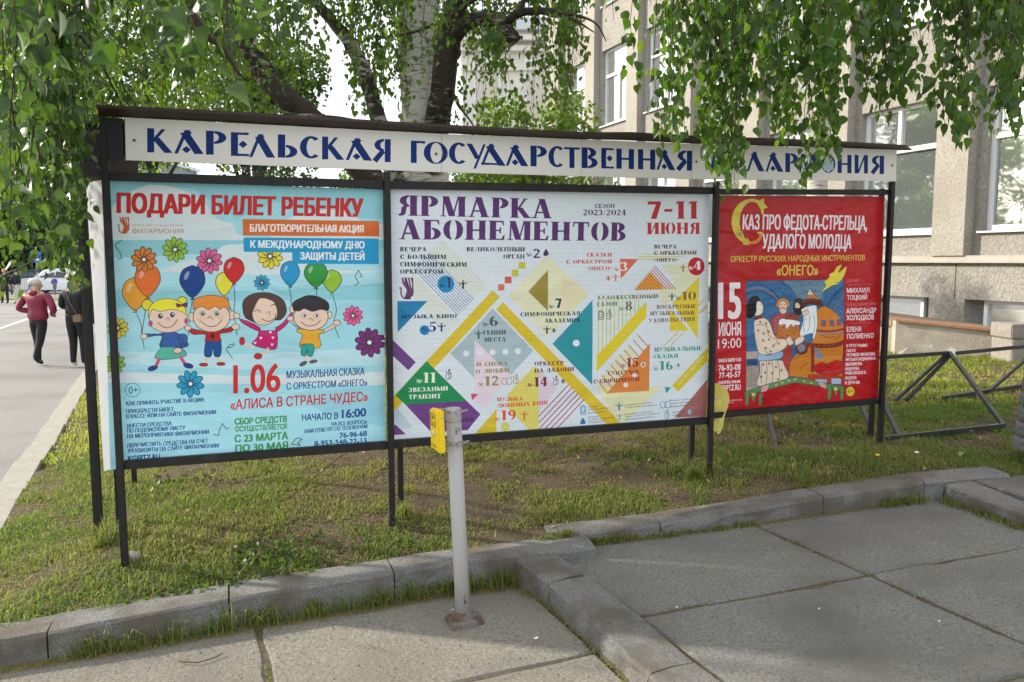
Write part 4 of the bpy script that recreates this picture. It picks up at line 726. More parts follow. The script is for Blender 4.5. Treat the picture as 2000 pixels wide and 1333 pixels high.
def glassmat(name, base, refl, rough=.03):
    m = bpy.data.materials.new(name); m.use_nodes = True; t = m.node_tree; p = t.nodes['Principled BSDF']
    p.inputs['Base Color'].default_value = base + (1,); p.inputs['Roughness'].default_value = .6
    g = t.nodes.new('ShaderNodeBsdfGlossy'); g.inputs['Roughness'].default_value = rough; g.inputs[0].default_value = (.86, .9, .93, 1); ms = t.nodes.new('ShaderNodeMixShader'); ms.inputs[0].default_value = refl
    n = t.nodes.new('ShaderNodeTexNoise'); n.inputs['Scale'].default_value = 1.2; b = t.nodes.new('ShaderNodeBump'); b.inputs['Strength'].default_value = .12; b.inputs['Distance'].default_value = .05
    t.links.new(n.outputs[0], b.inputs['Height']); t.links.new(b.outputs[0], g.inputs['Normal'])
    t.links.new(p.outputs[0], ms.inputs[1]); t.links.new(g.outputs[0], ms.inputs[2]); t.links.new(ms.outputs[0], t.nodes['Material Output'].inputs['Surface']); return m
M_glass = glassmat('window_glass', (.12, .14, .14), .62); M_glass2 = glassmat('window_glass_film', (.11, .13, .14), .5, .03); M_glass3 = glassmat('bright_window_glass', (.5, .53, .5), .45, .08)

def banner_mat(name, im, rough=.42, bump=.5, brick=False):
    m = bpy.data.materials.new(name); m.use_nodes = True; t = m.node_tree; p = t.nodes['Principled BSDF']
    i = t.nodes.new('ShaderNodeTexImage'); i.image = im; i.interpolation = 'Linear'; i.extension = 'EXTEND'; t.links.new(i.outputs[0], p.inputs['Base Color'])
    p.inputs['Roughness'].default_value = rough; p.inputs['Specular IOR Level'].default_value = .3
    g = t.nodes.new('ShaderNodeNewGeometry'); mp = t.nodes.new('ShaderNodeMapping'); mp.inputs['Scale'].default_value = (1, 1, 1.6)
    n = t.nodes.new('ShaderNodeTexNoise'); n.inputs['Scale'].default_value = 2.6; n.inputs['Detail'].default_value = 3; n.inputs['Distortion'].default_value = .6
    b = t.nodes.new('ShaderNodeBump'); b.inputs['Strength'].default_value = bump; b.inputs['Distance'].default_value = .035
    t.links.new(g.outputs['Position'], mp.inputs[0]); t.links.new(mp.outputs[0], n.inputs['Vector']); t.links.new(n.outputs[0], b.inputs['Height']); t.links.new(b.outputs[0], p.inputs['Normal']); return m

# ------------------------------------------------------------------ ground levels
def zA(Y): return float(np.interp(Y, [0, 4.7, 14.6, 40, 300], [.03, .03, -.31, -.5, -.5]))
def onA(x, y):
    q = on(x, y, .211 - .03 + .01, 0, -.0343)
    if q.y > 14.6: q = on(x, y, -.31 + 14.6 * .00748, 0, -.00748)
    if q.y > 40 or q.y < 0: q = on(x, y, -.5)
    return q
def over(P, x, y):      # height at which the picture point stands above the ground point P
    d = ray(x, y); return EYE + d.z * P.y / d.y
def isect(a, b, c, d):
    a, b, c, d = [Vector((q[0], q[1])) for q in (a, b, c, d)]; r = b - a; s = d - c; k = r.x * s.y - r.y * s.x
    t = ((c - a).x * s.y - (c - a).y * s.x) / k; return a + r * t
# kerb lines
k1b = [onL(*p) for p in ((0, 1305), (105, 1289), (350, 1247), (507, 1219), (700, 1188), (840, 1163), (1008, 1140))]
k1t = [over(P, x, y) for P, (x, y) in zip(k1b, ((0, 1254), (105, 1235), (350, 1188), (507, 1161), (700, 1130), (840, 1107), (1008, 1084)))]
k2b = [onU(*p) for p in ((1075, 1072), (1300, 1046), (1474, 1024), (1608, 1004), (1804, 980))]
k2t = [over(P, x, y) for P, (x, y) in zip(k2b, ((1075, 1050), (1300, 1023), (1474, 995), (1608, 971), (1804, 942)))]
k2q = on(1975, 927, .41); k2b.append(Vector((k2q.x, k2q.y, .31))); k2t.append(.41)
print('KERB1', [(tuple(round(c, 2) for c in P), round(h, 3)) for P, h in zip(k1b, k1t)])
print('KERB2', [(tuple(round(c, 2) for c in P), round(h, 3)) for P, h in zip(k2b, k2t)])
def extend(L, H, d0, d1):
    a = L[0] + (L[0] - L[1]).normalized() * d0; b = L[-1] + (L[-1] - L[-2]).normalized() * d1
    return [a] + L + [b], [H[0]] + H + [H[-1]]
def cumlen(L): s = [0.]; [s.append(s[-1] + (Vector(L[i + 1][:2]) - Vector(L[i][:2])).length) for i in range(len(L) - 1)]; return s
def along(L, H, s):
    c = cumlen(L); x = np.interp(s, c, [p[0] for p in L]); y = np.interp(s, c, [p[1] for p in L]); z = np.interp(s, c, [p[2] for p in L]); return Vector((x, y, z)), float(np.interp(s, c, H))
ground = MB().add([(-400, -60, -.66), (400, -60, -.66), (400, 600, -.66), (-400, 600, -.66)], [(0, 1, 2, 3)]).build('ground', M_asph); tag(ground, kind='structure')
EDGE = [Vector((-2.75, 3.35, 0)), onA(0, 1051), onA(84, 910), onA(105, 880), onA(180, 745)]
EDGE.append(EDGE[-1] + (EDGE[-1] - EDGE[-2]) * 1.2)
EDGE[0] = EDGE[1] + (EDGE[1] - EDGE[2]) * .45
print('EDGE', [tuple(round(c, 2) for c in p) for p in EDGE])
# asphalt path and square
b = MB(); ys = [-6, 0, 2, 3, 4, 4.7, 6, 8, 10, 12, 14.6, 20, 27, 40, 60, 90, 140]
for i in range(len(ys) - 1):
    b.add([(-80, ys[i], zA(ys[i])), (40 if ys[i] > 29 else -1.5 if ys[i] < 16 else -1, ys[i], zA(ys[i]) - (.3 if ys[i] < 4 else 0)), (40 if ys[i] > 29 else -1.5 if ys[i + 1] <= 16 else -1, ys[i + 1], zA(ys[i + 1]) - (.3 if ys[i + 1] < 4 else 0)), (-80, ys[i + 1], zA(ys[i + 1]))], [(0, 1, 2, 3)])
path = b.build('asphalt_path', M_asph); tag(path, kind='structure')
# pale kerb along the path
kl = empty('path_kerb', EDGE[1], None, None); tag(kl, kind='structure')
EI = [onA(0, 1006), onA(73, 880), onA(160, 745)]
for i in range(len(EDGE) - 1):
    a, c = EDGE[i], EDGE[i + 1]; d = (c - a).normalized(); nrm = Vector((-d.y, d.x, 0)); n = max(1, int((c - a).length / 1.0))
    for k in range(n):
        p = a + (c - a) * (k / n) + d * .006; q = a + (c - a) * ((k + 1) / n) - d * .006
        MB().prism([(p.x, p.y), (q.x, q.y), (q.x + nrm.x * .2, q.y + nrm.y * .2), (p.x + nrm.x * .2, p.y + nrm.y * .2)], min(zA(p.y), zA(q.y)) - .1, (zA(p.y) + zA(q.y)) / 2 + .045).build('kerb_stone', M_lkerb, kl, bevel=.006)
# ------------------------------------------------------------------ lawn surface
WID = .19
def kerb_pts(L, H, inset=WID):
    out = []
    for i, P in enumerate(L):
        a = L[max(0, i - 1)]; c = L[min(len(L) - 1, i + 1)]; d = Vector((c.x - a.x, c.y - a.y, 0)).normalized(); nrm = Vector((-d.y, d.x, 0)); out.append((P.x + nrm.x * inset, P.y + nrm.y * inset, H[i]))
    return out
K1L, K1H = extend(k1b, k1t, 3.0, .42); K2L, K2H = k2b, k2t
kb1 = kerb_pts(K1L, K1H); kb2 = kerb_pts(K2L, K2H)
ctrl = [(x, y, z - .012) for x, y, z in kb1[:-1] + kb2]
for px_, z_ in (((243, 1102), .19), ((765, 1020), .261), ((1384, 916), .388), ((1716, 865), .456)): q = onB(*px_); ctrl.append((q.x, q.y, q.z))
for (x, y), z_ in (((197, 1055), .17), ((262, 946), .2), ((783, 1005), .27), ((1349, 934), .34), ((1958, 832), .47), ((1749, 783), .47), ((1842, 778), .5), ((1988, 756), .5)): q = on(x, y, z_); ctrl.append(tuple(q))
for p in EDGE: ctrl.append((p.x, p.y, zA(p.y) + .03))
ctrl += [(4, 4.6, .40), (8, 4.6, .42), (-5, 18, -.3), (0, 16, .1), (3, 10, .45), (5.9, 10, .52), (5.0, 13, .5), (7.5, 8, .55), (1, 25, .2), (9, 4, .6), (-3, 10, .05), (12, 12, .6), (-.5, 7.5, .35), (-4, 30, -.4), (8, 30, .3)]
CT = np.array(ctrl)
def tps_fit(P, lam=.02):
    n = len(P); d = np.hypot(P[:, None, 0] - P[None, :, 0], P[:, None, 1] - P[None, :, 1]); Kf = np.where(d > 0, d * d * np.log(d + 1e-9), 0) + lam * np.eye(n)
    Q = np.c_[np.ones(n), P[:, :2]]; A = np.block([[Kf, Q], [Q.T, np.zeros((3, 3))]]); return np.linalg.solve(A, np.r_[P[:, 2], 0, 0, 0])
TW = tps_fit(CT)
def zg(x, y):
    x = np.atleast_1d(np.asarray(x, float)); y = np.atleast_1d(np.asarray(y, float)); d = np.hypot(x[:, None] - CT[None, :, 0], y[:, None] - CT[None, :, 1])
    return (np.where(d > 0, d * d * np.log(d + 1e-9), 0) @ TW[:-3]) + TW[-3] + TW[-2] * x + TW[-1] * y
def vnoise(x, y, s, seed=0):
    "smooth value noise 0..1"
    g = np.random.default_rng(seed).random((64, 64)); X = x / s; Y_ = y / s; i = np.floor(X).astype(int); j = np.floor(Y_).astype(int); f = X - i; h = Y_ - j; f = f * f * (3 - 2 * f); h = h * h * (3 - 2 * h)
    a = g[i % 64, j % 64]; b_ = g[(i + 1) % 64, j % 64]; c = g[i % 64, (j + 1) % 64]; d = g[(i + 1) % 64, (j + 1) % 64]; return (a * (1 - f) + b_ * f) * (1 - h) + (c * (1 - f) + d * f) * h
km1 = kerb_pts(K1L, K1H, .13); km2 = kerb_pts(K2L, K2H, .13)
LAWN = [(p.x, p.y) for p in EDGE] + [(-4, 30), (14, 30), (14, 4.2), (kb2[-1][0] + .25, kb2[-1][1] - .25)] + [(p[0], p[1]) for p in km2[::-1]] + [(p[0], p[1]) for p in km1[::-1][1:]]
LAWN[-1] = (kb1[1][0] - 1.0, kb1[1][1] - .3) if False else LAWN[-1]
def inside(x, y, poly):
    r = np.zeros(x.shape, bool); n = len(poly)
    for i in range(n):
        ax, ay = poly[i][:2]; bx, by = poly[(i + 1) % n][:2]
        if ay == by: continue
        r ^= ((ay > y) != (by > y)) & (x < (bx - ax) * (y - ay) / (by - ay) + ax)
    return r
from mathutils.geometry import tessellate_polygon
def lawn_mesh():
    bm = bmesh.new(); vs = [bm.verts.new((x, y, 0)) for x, y in LAWN]; f = bm.faces.new(vs); bmesh.ops.triangulate(bm, faces=bm.faces[:])
    for _ in range(7):
        es = [e for e in bm.edges if e.calc_length() > (.16 if min(v.co.y for v in e.verts) < 7 and max(abs(v.co.x) for v in e.verts) < 5 else .9)]
        if not es: break
        bmesh.ops.subdivide_edges(bm, edges=es, cuts=1); bmesh.ops.triangulate(bm, faces=bm.faces[:])
    me = bpy.data.meshes.new('lawn'); bm.to_mesh(me); bm.free()
    co = np.empty(len(me.vertices) * 3); me.vertices.foreach_get('co', co); co = co.reshape(-1, 3)
    co[:, 2] = zg(co[:, 0], co[:, 1]) + (vnoise(co[:, 0] + 50, co[:, 1] + 50, .25, 1) - .5) * .03 - .01
    me.vertices.foreach_set('co', co.ravel()); me.update(); return me
lawn = put('lawn', lawn_mesh(), M_soil, smooth=True); tag(lawn, kind='structure')
# ------------------------------------------------------------------ kerbs
def stones(par, L, H, joints, bot, name='kerb_stone', wid=WID):
    c = cumlen(L)
    for a, b_ in zip(joints[:-1], joints[1:]):
        pa = .0035; n = max(3, int((b_ - a) / .13)); top = []; bk = []; m = MB(); g = random.Random(int(a * 1000))
        P = [along(L, H, a + pa + (b_ - a - 2 * pa) * i / n) for i in range(n + 1)]
        vs = []
        for i, (p, h) in enumerate(P):
            q = P[min(i + 1, n)][0]; r = P[max(i - 1, 0)][0]; d = Vector((q.x - r.x, q.y - r.y, 0)).normalized(); nr = Vector((-d.y, d.x, 0)); j = lambda s=.007: g.uniform(-s, s)
            prof = [(0, bot(p) - .08), (j(), (bot(p) + h) / 2), (.003 + j(.003), h - .014 + j(.004)), (.013 + j(.004), h - .002 + j(.002)), (wid * .5, h + .003 + j(.003)), (wid - .01, h + j(.003)), (wid, h - .1)]
            vs.append([(p.x + nr.x * o, p.y + nr.y * o, z) for o, z in prof])
        k = len(vs[0]); flat = [v for r in vs for v in r]; fs = [(i * k + t, (i + 1) * k + t, (i + 1) * k + t + 1, i * k + t + 1) for i in range(n) for t in range(k - 1)] + [tuple(range(k))[::-1], tuple(n * k + t for t in range(k))]
        m.add(flat, fs).build(name, M_granite, par, smooth=False)
kerb1 = empty('kerb', k1b[3], None, None); tag(kerb1, kind='structure')
C1 = cumlen(K1L); sx = lambda px: float(np.interp(px, [0, 105, 350, 507, 700, 840, 1008], C1[1:8]))
stones(kerb1, K1L, K1H, [0, 1.2, 2.1, sx(94), sx(448), sx(770), C1[-1]], lambda p: zL(p.x, p.y))
C2 = cumlen(K2L); sx2 = lambda px: float(np.interp(px, [1075, 1300, 1474, 1608, 1804, 1975], C2))
stones(kerb1, K2L, K2H, [0, sx2(1290), sx2(1608), sx2(1804), C2[-1]], lambda p: zU(p.x, p.y))
# dividing kerb running towards the camera
db = [onL(*p) for p in ((1006, 1141), (1071, 1182), (1169, 1269), (1228, 1333))]; dh = [over(P, x, y) for P, (x, y) in zip(db, ((1004, 1087), (1073, 1154), (1172, 1224), (1236, 1285)))]
dh = [.205, .178, .168, .165]
print('DIV', [(tuple(round(c, 2) for c in P), round(h, 3)) for P, h in zip(db, dh)])
dl, dhh = db[::-1], dh[::-1]       # stones() lays the width to the left of travel: go towards the lawn, lay it to the right
dl = [dl[0] + (dl[0] - dl[-1]).normalized() * 2.2] + dl; dhh = [dhh[0] - .05] + dhh
kerb2 = empty('step_kerb', db[1], None, None); tag(kerb2, kind='structure')
Cd = cumlen(dl); dj = Cd[-1] - (db[0] - db[1]).length; q1 = on(1263, 1311, dhh[1]); se = Cd[-1] - (Vector(db[0][:2]) - Vector(q1[:2])).length
def flip(L): return L
stones(kerb2, [Vector((p.x, p.y, p.z)) for p in dl][::-1], dhh[::-1], [0, Cd[-1] - dj, Cd[-1] - se + .02, Cd[-1] - se + .9, Cd[-1]], lambda p: zL(p.x, p.y), wid=.215)
# raised kerb far right
r4b = [onU(1843, 978), onU(2000, 1033)]; r4b.append(r4b[1] + (r4b[1] - r4b[0]) * 1.5); r4h = [over(r4b[0], 1843, 946), over(r4b[1], 2000, 1008)]; r4h.append(r4h[-1])
print('R4', r4b, r4h)
stones(kerb1, r4b, r4h, [0, .55, 1.3, cumlen(r4b)[-1]], lambda p: zU(p.x, p.y), wid=.2)
# ------------------------------------------------------------------ paving slabs
def offs(a, b, d):
    a, b = Vector(a[:2]), Vector(b[:2]); t = (b - a).normalized(); n = Vector((-t.y, t.x)) * d; return a + n, b + n
def slab(par, q, zf, m, th=.05, gap=.011, seed=0):
    g = random.Random(seed); c = sum((Vector(p) for p in q), Vector((0, 0))) / len(q); pts = []
    for i in range(len(q)):
        a, b_ = Vector(q[i]), Vector(q[(i + 1) % len(q)]); n = max(2, int((b_ - a).length / .09)); t = (b_ - a).normalized(); nr = Vector((-t.y, t.x)); nr = nr if nr.dot(c - a) > 0 else -nr
        off = g.uniform(0, 6)
        for k in range(n):
            p = a + (b_ - a) * (k / n); w = gap * .8 + .005 * sin(k * .7 + off) + g.uniform(-.003, .006) + (g.uniform(0, .018) if g.random() < .12 else 0)
            if k == 0: p = p + t * gap
            pts.append(p + nr * w)
    ins = [p + (c - p).normalized() * .012 for p in pts]; N = len(pts); dz = g.uniform(-.004, .004)
    vs = [(p.x, p.y, zf(p.x, p.y) + dz - .06) for p in pts] + [(p.x, p.y, zf(p.x, p.y) + dz - .009) for p in pts] + [(p.x, p.y, zf(p.x, p.y) + dz) for p in ins]
    fs = [(i, (i + 1) % N, N + (i + 1) % N, N + i) for i in range(N)] + [(N + i, N + (i + 1) % N, 2 * N + (i + 1) % N, 2 * N + i) for i in range(N)] + [tuple(2 * N + i for i in range(N))]
    return MB().add(vs, fs).build('paving_slab', m, par)
lp = empty('lower_pavement', (0, 3, 0), None, None); tag(lp, kind='structure'); up = empty('upper_pavement', (1.5, 3.6, .2), None, None); tag(up, kind='structure')
J1 = (onL(507, 1227), onL(528, 1333)); J2 = (onL(1165, 1273), onL(900, 1333)); KF = (k1b[1], k1b[-1]); DV = (db[1], db[3])
KFo = offs(KF[0], KF[1], .03); V = [offs(J1[0], J1[1], d) for d in (-3.4, -1.7)] ; 
sgn = 1 if (offs(J1[0], J1[1], 1)[0].x > J1[0][0]) else -1
V = [offs(J1[0], J1[1], -sgn * d) for d in (3.6, 1.8, 0)] + [(DV[0], DV[1])]
s2 = 1 if offs(J2[0], J2[1], 1)[0].y < J2[0][1] else -1
Hh = [KFo, (J2[0], J2[1]), offs(J2[0], J2[1], s2 * 1.5), offs(J2[0], J2[1], s2 * 3.0)]
for i in range(3):
    for j in range(3): slab(lp, [isect(*V[i], *Hh[j]), isect(*V[i + 1], *Hh[j]), isect(*V[i + 1], *Hh[j + 1]), isect(*V[i], *Hh[j + 1])], zL, M_conc, seed=i * 7 + j)
DR = (onU(1110, 1124), onU(1330, 1290)); J3 = (onU(1474, 1024), onU(1700, 1123)); J3b = (onU(1700, 1123), onU(2000, 1247)); J4 = (onU(1230, 1207), onU(1684, 1125)); J4b = (onU(1700, 1122), onU(2000, 1067)); J5 = (onU(1930, 1333), onU(2000, 1317))
K2o = offs(k2b[1], k2b[4], .03); s3 = 1 if offs(J3[0], J3[1], 1)[0].x > J3[0][0] else -1
sd = 1 if offs(db[0], db[3], 1)[0].x > db[0].x else -1; DR = offs(db[0], db[3], sd * .235)
V2 = [DR, J3, offs(J3[0], J3[1], s3 * 1.75), offs(J3[0], J3[1], s3 * 3.5)]
s5 = 1 if offs(J4[0], J4[1], 1)[0].y < J4[0][1] else -1
H2 = [K2o, J4, J5, offs(J5[0], J5[1], s5 * 1.6)]
X34 = Vector(onU(1697, 1122)[:2])
for i in range(3):
    for j in range(3):
        q = [isect(*V2[i], *H2[j]), isect(*V2[i + 1], *H2[j]), isect(*V2[i + 1], *H2[j + 1]), isect(*V2[i], *H2[j + 1])]
        slab(up, q, zU, M_conc2, seed=40 + i * 7 + j)
for U, pts in ((0, [(640, 1240), (700, 1262), (742, 1268), (800, 1296)]), (0, [(150, 1330), (210, 1312), (262, 1309)]), (1, [(1560, 1040), (1600, 1062), (1618, 1090), (1650, 1104)]), (1, [(1780, 1180), (1850, 1192), (1890, 1216)]), (1, [(1450, 1290), (1500, 1270), (1560, 1268)]), (0, [(820, 1180), (835, 1196), (850, 1204)])):
    P_ = [onU(*p, h=.0015) if U else onL(*p, h=.0015) for p in pts]; m = MB(); g_ = random.Random(pts[0][0])
    Q_ = []
    for a_, c_ in zip(P_[:-1], P_[1:]):
        for k in range(6): q = a_.lerp(c_, k / 6); Q_.append(q + Vector((g_.uniform(-.006, .006), g_.uniform(-.006, .006), .0045)))
    for i, q in enumerate(Q_): w_ = .0014 * (1 - abs(2 * i / len(Q_) - 1)) + .0003; m.v += [tuple(q + Vector((0, w_, 0))), tuple(q - Vector((0, w_, 0)))]
    for i in range(len(Q_) - 1): k = 2 * i; m.f.append((k, k + 2, k + 3, k + 1)); m.mi.append(0)
    m.build('crack', M_dirt, up if U else lp)
# dirt bed under the slabs
q = [(-9, -2.5), (-9, 2.2), (kb1[1][0], kb1[1][1]), (kb1[-1][0], kb1[-1][1]), (db[1].x, db[1].y), (db[3].x, db[3].y), (dl[0].x, dl[0].y - 1)]
MB().add([(x, y, zL(x, y) - .011) for x, y in q], [tuple(range(len(q)))]).build('paving_bed', M_dirt, lp)
q = [(db[1].x, db[1].y), (kb2[0][0], kb2[0][1]), (kb2[4][0], kb2[4][1]), (9, 5.2), (9, -2), (dl[0].x, dl[0].y)]
MB().add([(x, y, zU(x, y) - .011) for x, y in q], [tuple(range(len(q)))]).build('paving_bed', M_dirt, up)
# raised slab behind the far right kerb
zr = r4h[0] - .004; a = Vector((r4b[0].x + .15, r4b[0].y + .17)); rb = empty('raised_pavement', (3.3, 4.6, zr), None, None); tag(rb, kind='structure')
k4 = kerb_pts(r4b, r4h, .2); e0 = Vector(kb2[-1][:2]); dirr = (Vector(k4[1][:2]) - Vector(k4[0][:2])).normalized()
P0_ = Vector(k4[0][:2]) ; dback = Vector((dirr.y * -1, dirr.x))
for i in range(3): slab(rb, [P0_ + dirr * (i * 1.2), P0_ + dirr * (i * 1.2 + 1.2), P0_ + dirr * (i * 1.2 + 1.2) + dback * 1.3, P0_ + dirr * (i * 1.2) + dback * (.42 if i == 0 else 1.3)], lambda x, y: zr + .01, M_conc2, seed=90 + i)
# ------------------------------------------------------------------ the board stand
stand = empty('notice_stand', bp(0, .19), 'long black steel notice stand with a white lettered sign rail and brown roof', 'notice board')
def ub(p): q = onB(*p); return (q - B0).dot(BU), q.z
PT = [(ub((208, 332))[0], 0), (ub((758, 600))[0], 0), (ub((1391, 600))[0], 0), (ub((1727, 600))[0], 0)]
PU = [(ub((208, 332))[0] + ub((243, 1100))[0]) / 2, ub((759, 620))[0], ub((1391, 600))[0], ub((1727, 620))[0]]
base_z = [.19, .261, .388, .456]; top_z = [2.33, 2.10, 2.11, 2.15]
for uu, zb, zt in zip(PU, base_z, top_z): MB().box(bp(uu, (zb - .12 + zt) / 2, -.012), .032, .032, zt - zb + .12, BU, BN).build('post', M_metal, stand, bevel=.003)
for (x, y, z_), zt in (((197, 1055, .17), 2.28), ((234, 1030, .185), 2.05), ((263, 946, .2), 2.05), ((783, 1005, .27), 2.08), ((1349, 932, .34), 2.09), ((1700, 862, .44), 2.12)):
    u_ = (onB(x, y, .13) - B0).dot(BU); q = bp(u_, 0, .13) if x > 700 else on(x, y, z_); MB().box((q.x, q.y, (z_ - .1 + zt) / 2), .03, .03, zt - z_ + .1, BU, BN).build('rear_post', M_metal, stand, bevel=.003)
def rail(a0, a1, w=.052, off=.012, name='rail', dep_=.03):
    (u0, z0), (u1, z1) = a0, a1; MB().bar(bp(u0, z0, off), bp(u1, z1, off), w, dep_, up=BN * -1).build(name, M_metal, stand, bevel=.002)
def midrail(pt, pb): a = ub(pt); b_ = ub(pb); return (a[0], (a[1] + b_[1]) / 2)
rail((PU[0] + .016, ub((228, 345))[1]), (PU[1] - .016, ub((745, 361))[1]), .04); rail((PU[1] + .016, ub((770, 362))[1]), (PU[2] - .016, ub((1385, 373))[1]), .04); rail((PU[2] + .016, ub((1402, 375))[1]), (PU[3] - .016, ub((1730, 376))[1]), .032)
rail((PU[0] + .016, ub((245, 910))[1]), (PU[1] - .016, ub((755, 871))[1]), .042); rail((PU[1] + .016, ub((770, 869))[1]), (PU[2] - .016, ub((1380, 823))[1]), .042); rail((PU[2] + .016, ub((1398, 812))[1]), (PU[3] - .016, ub((1715, 785))[1]), .036)
MB().bar(bp(PU[0], 2.245, .17), bp(PU[3], 2.285, .17), .13, .02, up=BN * -1).build('sun_blocking_bar', M_metal, stand)  # hidden bar added behind the sign to stop sun slipping through the gap
MB().add([(-.12, 3.95, .2), (.12, 3.84, .2), (.27, 3.9, .2), (.35, 4.2, .215), (-.12, 4.2, .21)], [(0, 1, 2, 3, 4)]).build('soil_patch', M_soil, lawn)
# sign rail
S = art_sign_ready = None
def banner(corners, s, m, name, label, off, wob=.006, nx=26, ny=18, inset_fold=0):
    TL, TR, BR, BL = [ub(c) for c in corners]; g = np.random.default_rng(len(name)); bm = MB(); uvs = []
    for j in range(ny + 1):
        for i in range(nx + 1):
            a, c = i / nx, j / ny; u = (TL[0] * (1 - a) + TR[0] * a) * (1 - c) + (BL[0] * (1 - a) + BR[0] * a) * c; z = (TL[1] * (1 - a) + TR[1] * a) * (1 - c) + (BL[1] * (1 - a) + BR[1] * a) * c
            w = wob * (sin(u * 7 + z * 5) + .7 * sin(u * 3.1 - z * 8 + 1)) * sin(pi * a) * sin(pi * c) + wob * .6 * sin(u * 30 + z * 14) * exp(-((1 - c) * 9)) * 1.2
            bm.v.append(tuple(bp(u, z, off + w))); uvs.append(((u - s.u0) / (s.u1 - s.u0), (z - s.z0) / (s.z1 - s.z0)))
    for j in range(ny):
        for i in range(nx): k = j * (nx + 1) + i; bm.f.append((k, k + nx + 1, k + nx + 2, k + 1)); bm.mi.append(0)
    me = bpy.data.meshes.new(name); me.from_pydata(bm.v, [], bm.f); L = me.uv_layers.new(name='UVMap')
    li = np.empty(len(me.loops), int); me.loops.foreach_get('vertex_index', li); L.data.foreach_set('uv', np.array(uvs, np.float32)[li].ravel())
    o = put(name, me, m, smooth=True); return o
sB = art_sign(); M_sign = banner_mat('painted_sign_face', sB.image('sign_face'), .55, .03); M_sign.node_tree.nodes['Principled BSDF'].inputs['Specular IOR Level'].default_value = .2
edges = [(245, 232.4, 247, 315), (860, 264, 860, 338.5), (1131, 275, 1131, 346), (1348, 283.5, 1345.5, 351.5), (1745, 294.8, 1743, 355.5)]
for a, c in zip(edges[:-1], edges[1:]):
    TL = ub(a[:2]); BL = ub(a[2:]); TR = ub(c[:2]); BR = ub(c[2:]); o_ = -.03; vs = [bp(u, z, o_) for u, z in (TL, TR, BR, BL)] + [bp(u, z, o_ + .012) for u, z in (TL, TR, BR, BL)]
    vs = [v + BU * (.0012 if k in (0, 3, 4, 7) else -.0012) for k, v in enumerate(vs)]
    me = bpy.data.meshes.new('sign_panel'); me.from_pydata([tuple(v) for v in vs], [], [(0, 3, 2, 1), (4, 5, 6, 7), (0, 1, 5, 4), (1, 2, 6, 5), (2, 3, 7, 6), (3, 0, 4, 7)])
    L = me.uv_layers.new(name='UVMap'); q = []
    for lp_ in me.loops: v = Vector(vs[lp_.vertex_index]); q += [((v - B0).dot(BU) - sB.u0) / (sB.u1 - sB.u0), (v.z - sB.z0) / (sB.z1 - sB.z0)]
    L.data.foreach_set('uv', q); me.update(); put('sign_panel', me, M_sign, stand)
M_screw = mat('rusty_screw', (.12, .08, .05), .6)
for x, y in ((264, 277), (849, 303), (869, 306), (1342.5, 315), (1354, 318), (1735, 325)): u, z = ub((x, y)); MB().lathe(bp(u, z, -.033), [(.001, 0), (.006, .0), (.007, -.003), (.004, -.005)][::1], 8, ax=BN).build('screw', M_screw, stand)
# fascia box at the left end, roof sheet with its sagging front edge
a = ub((205, 232)); c = ub((245, 315)); MB().box(bp((a[0] + c[0]) / 2, (a[1] + c[1]) / 2, -.0), c[0] - a[0] - .006, .05, a[1] - c[1], BU, BN).build('end_fascia', M_metal, stand)
MB().bar(bp(PU[0], 2.2, .01), bp(PU[3] - .02, 2.235, .01), .14, .02, up=BN * -1).build('sign_backing', M_metal, stand)
rp = [(195, 213, 203, 232), (450, 225, 450, 243), (740, 243, 740, 259), (1000, 258, 1000, 270), (1130, 264.5, 1130, 275), (1215, 264, 1215, 277), (1345, 271, 1345, 283.5), (1560, 278, 1560, 290), (1745, 288, 1745, 295)]
front = [ub((x, y)) for x, y, _, _ in rp]; low = [ub((x, y)) for _, _, x, y in rp]
m = MB(); n = len(rp)
for (u, z), (ul, zl) in zip(front, low): m.v += [tuple(bp(u, z + .0, -.10)), tuple(bp(u, z + .035, .32)), tuple(bp(ul, zl + .004, -.02)), tuple(bp(u, z - .014, -.10))]
for i in range(n - 1): k = 4 * i; m.f += [(k, k + 4, k + 5, k + 1), (k, k + 3, k + 7, k + 4), (k + 3, k + 2, k + 6, k + 7), (k + 2, k + 1, k + 5, k + 6)]; m.mi += [0] * 4
k = 4 * (n - 1); m.f += [(0, 1, 2, 3), (k, k + 3, k + 2, k + 1)]; m.mi += [0, 0]
m.build('roof_sheet', M_brown, stand)
a = ub((1745, 291)); MB().add([bp(a[0], a[1] + .01, -.10), bp(a[0] + .17, a[1] + .005, .02), bp(a[0] + .02, a[1] + .035, .3), bp(a[0], a[1] - .004, -.10), bp(a[0] + .17, a[1] - .001, .02), bp(a[0] + .02, a[1] + .02, .3)], [(0, 1, 2), (5, 4, 3), (0, 3, 4, 1), (1, 4, 5, 2), (2, 5, 3, 0)]).build('roof_corner', M_brown, stand)
# banners
s1 = art_children(); s2_ = art_season(); s3_ = art_tale()
b1 = banner([(197, 351), (750, 370), (755.5, 866), (213, 922)], s1, banner_mat('children_print', s1.image('children_print'), .36, .9), 'banner', '', .035, .004); tag(b1, 'light blue banner of cartoon children with balloons under red capitals, in the left bay', 'banner', 'banners in the notice stand')
b2 = banner([(755, 368), (1391, 379), (1386, 828), (763, 868)], s2_, banner_mat('season_print', s2_.image('season_print'), .42, .6), 'banner', '', .032, .003); tag(b2, 'white brick patterned banner with coloured triangles and purple stencil capitals, in the middle bay', 'banner', 'banners in the notice stand')
b3 = banner([(1401, 382), (1736, 384), (1722, 792), (1390, 822)], s3_, banner_mat('tale_print', s3_.image('tale_print'), .32, 1.0), 'banner', '', .034, .007); tag(b3, 'glossy red banner with a yellow initial and a fairy tale picture, in the right bay', 'banner', 'banners in the notice stand')
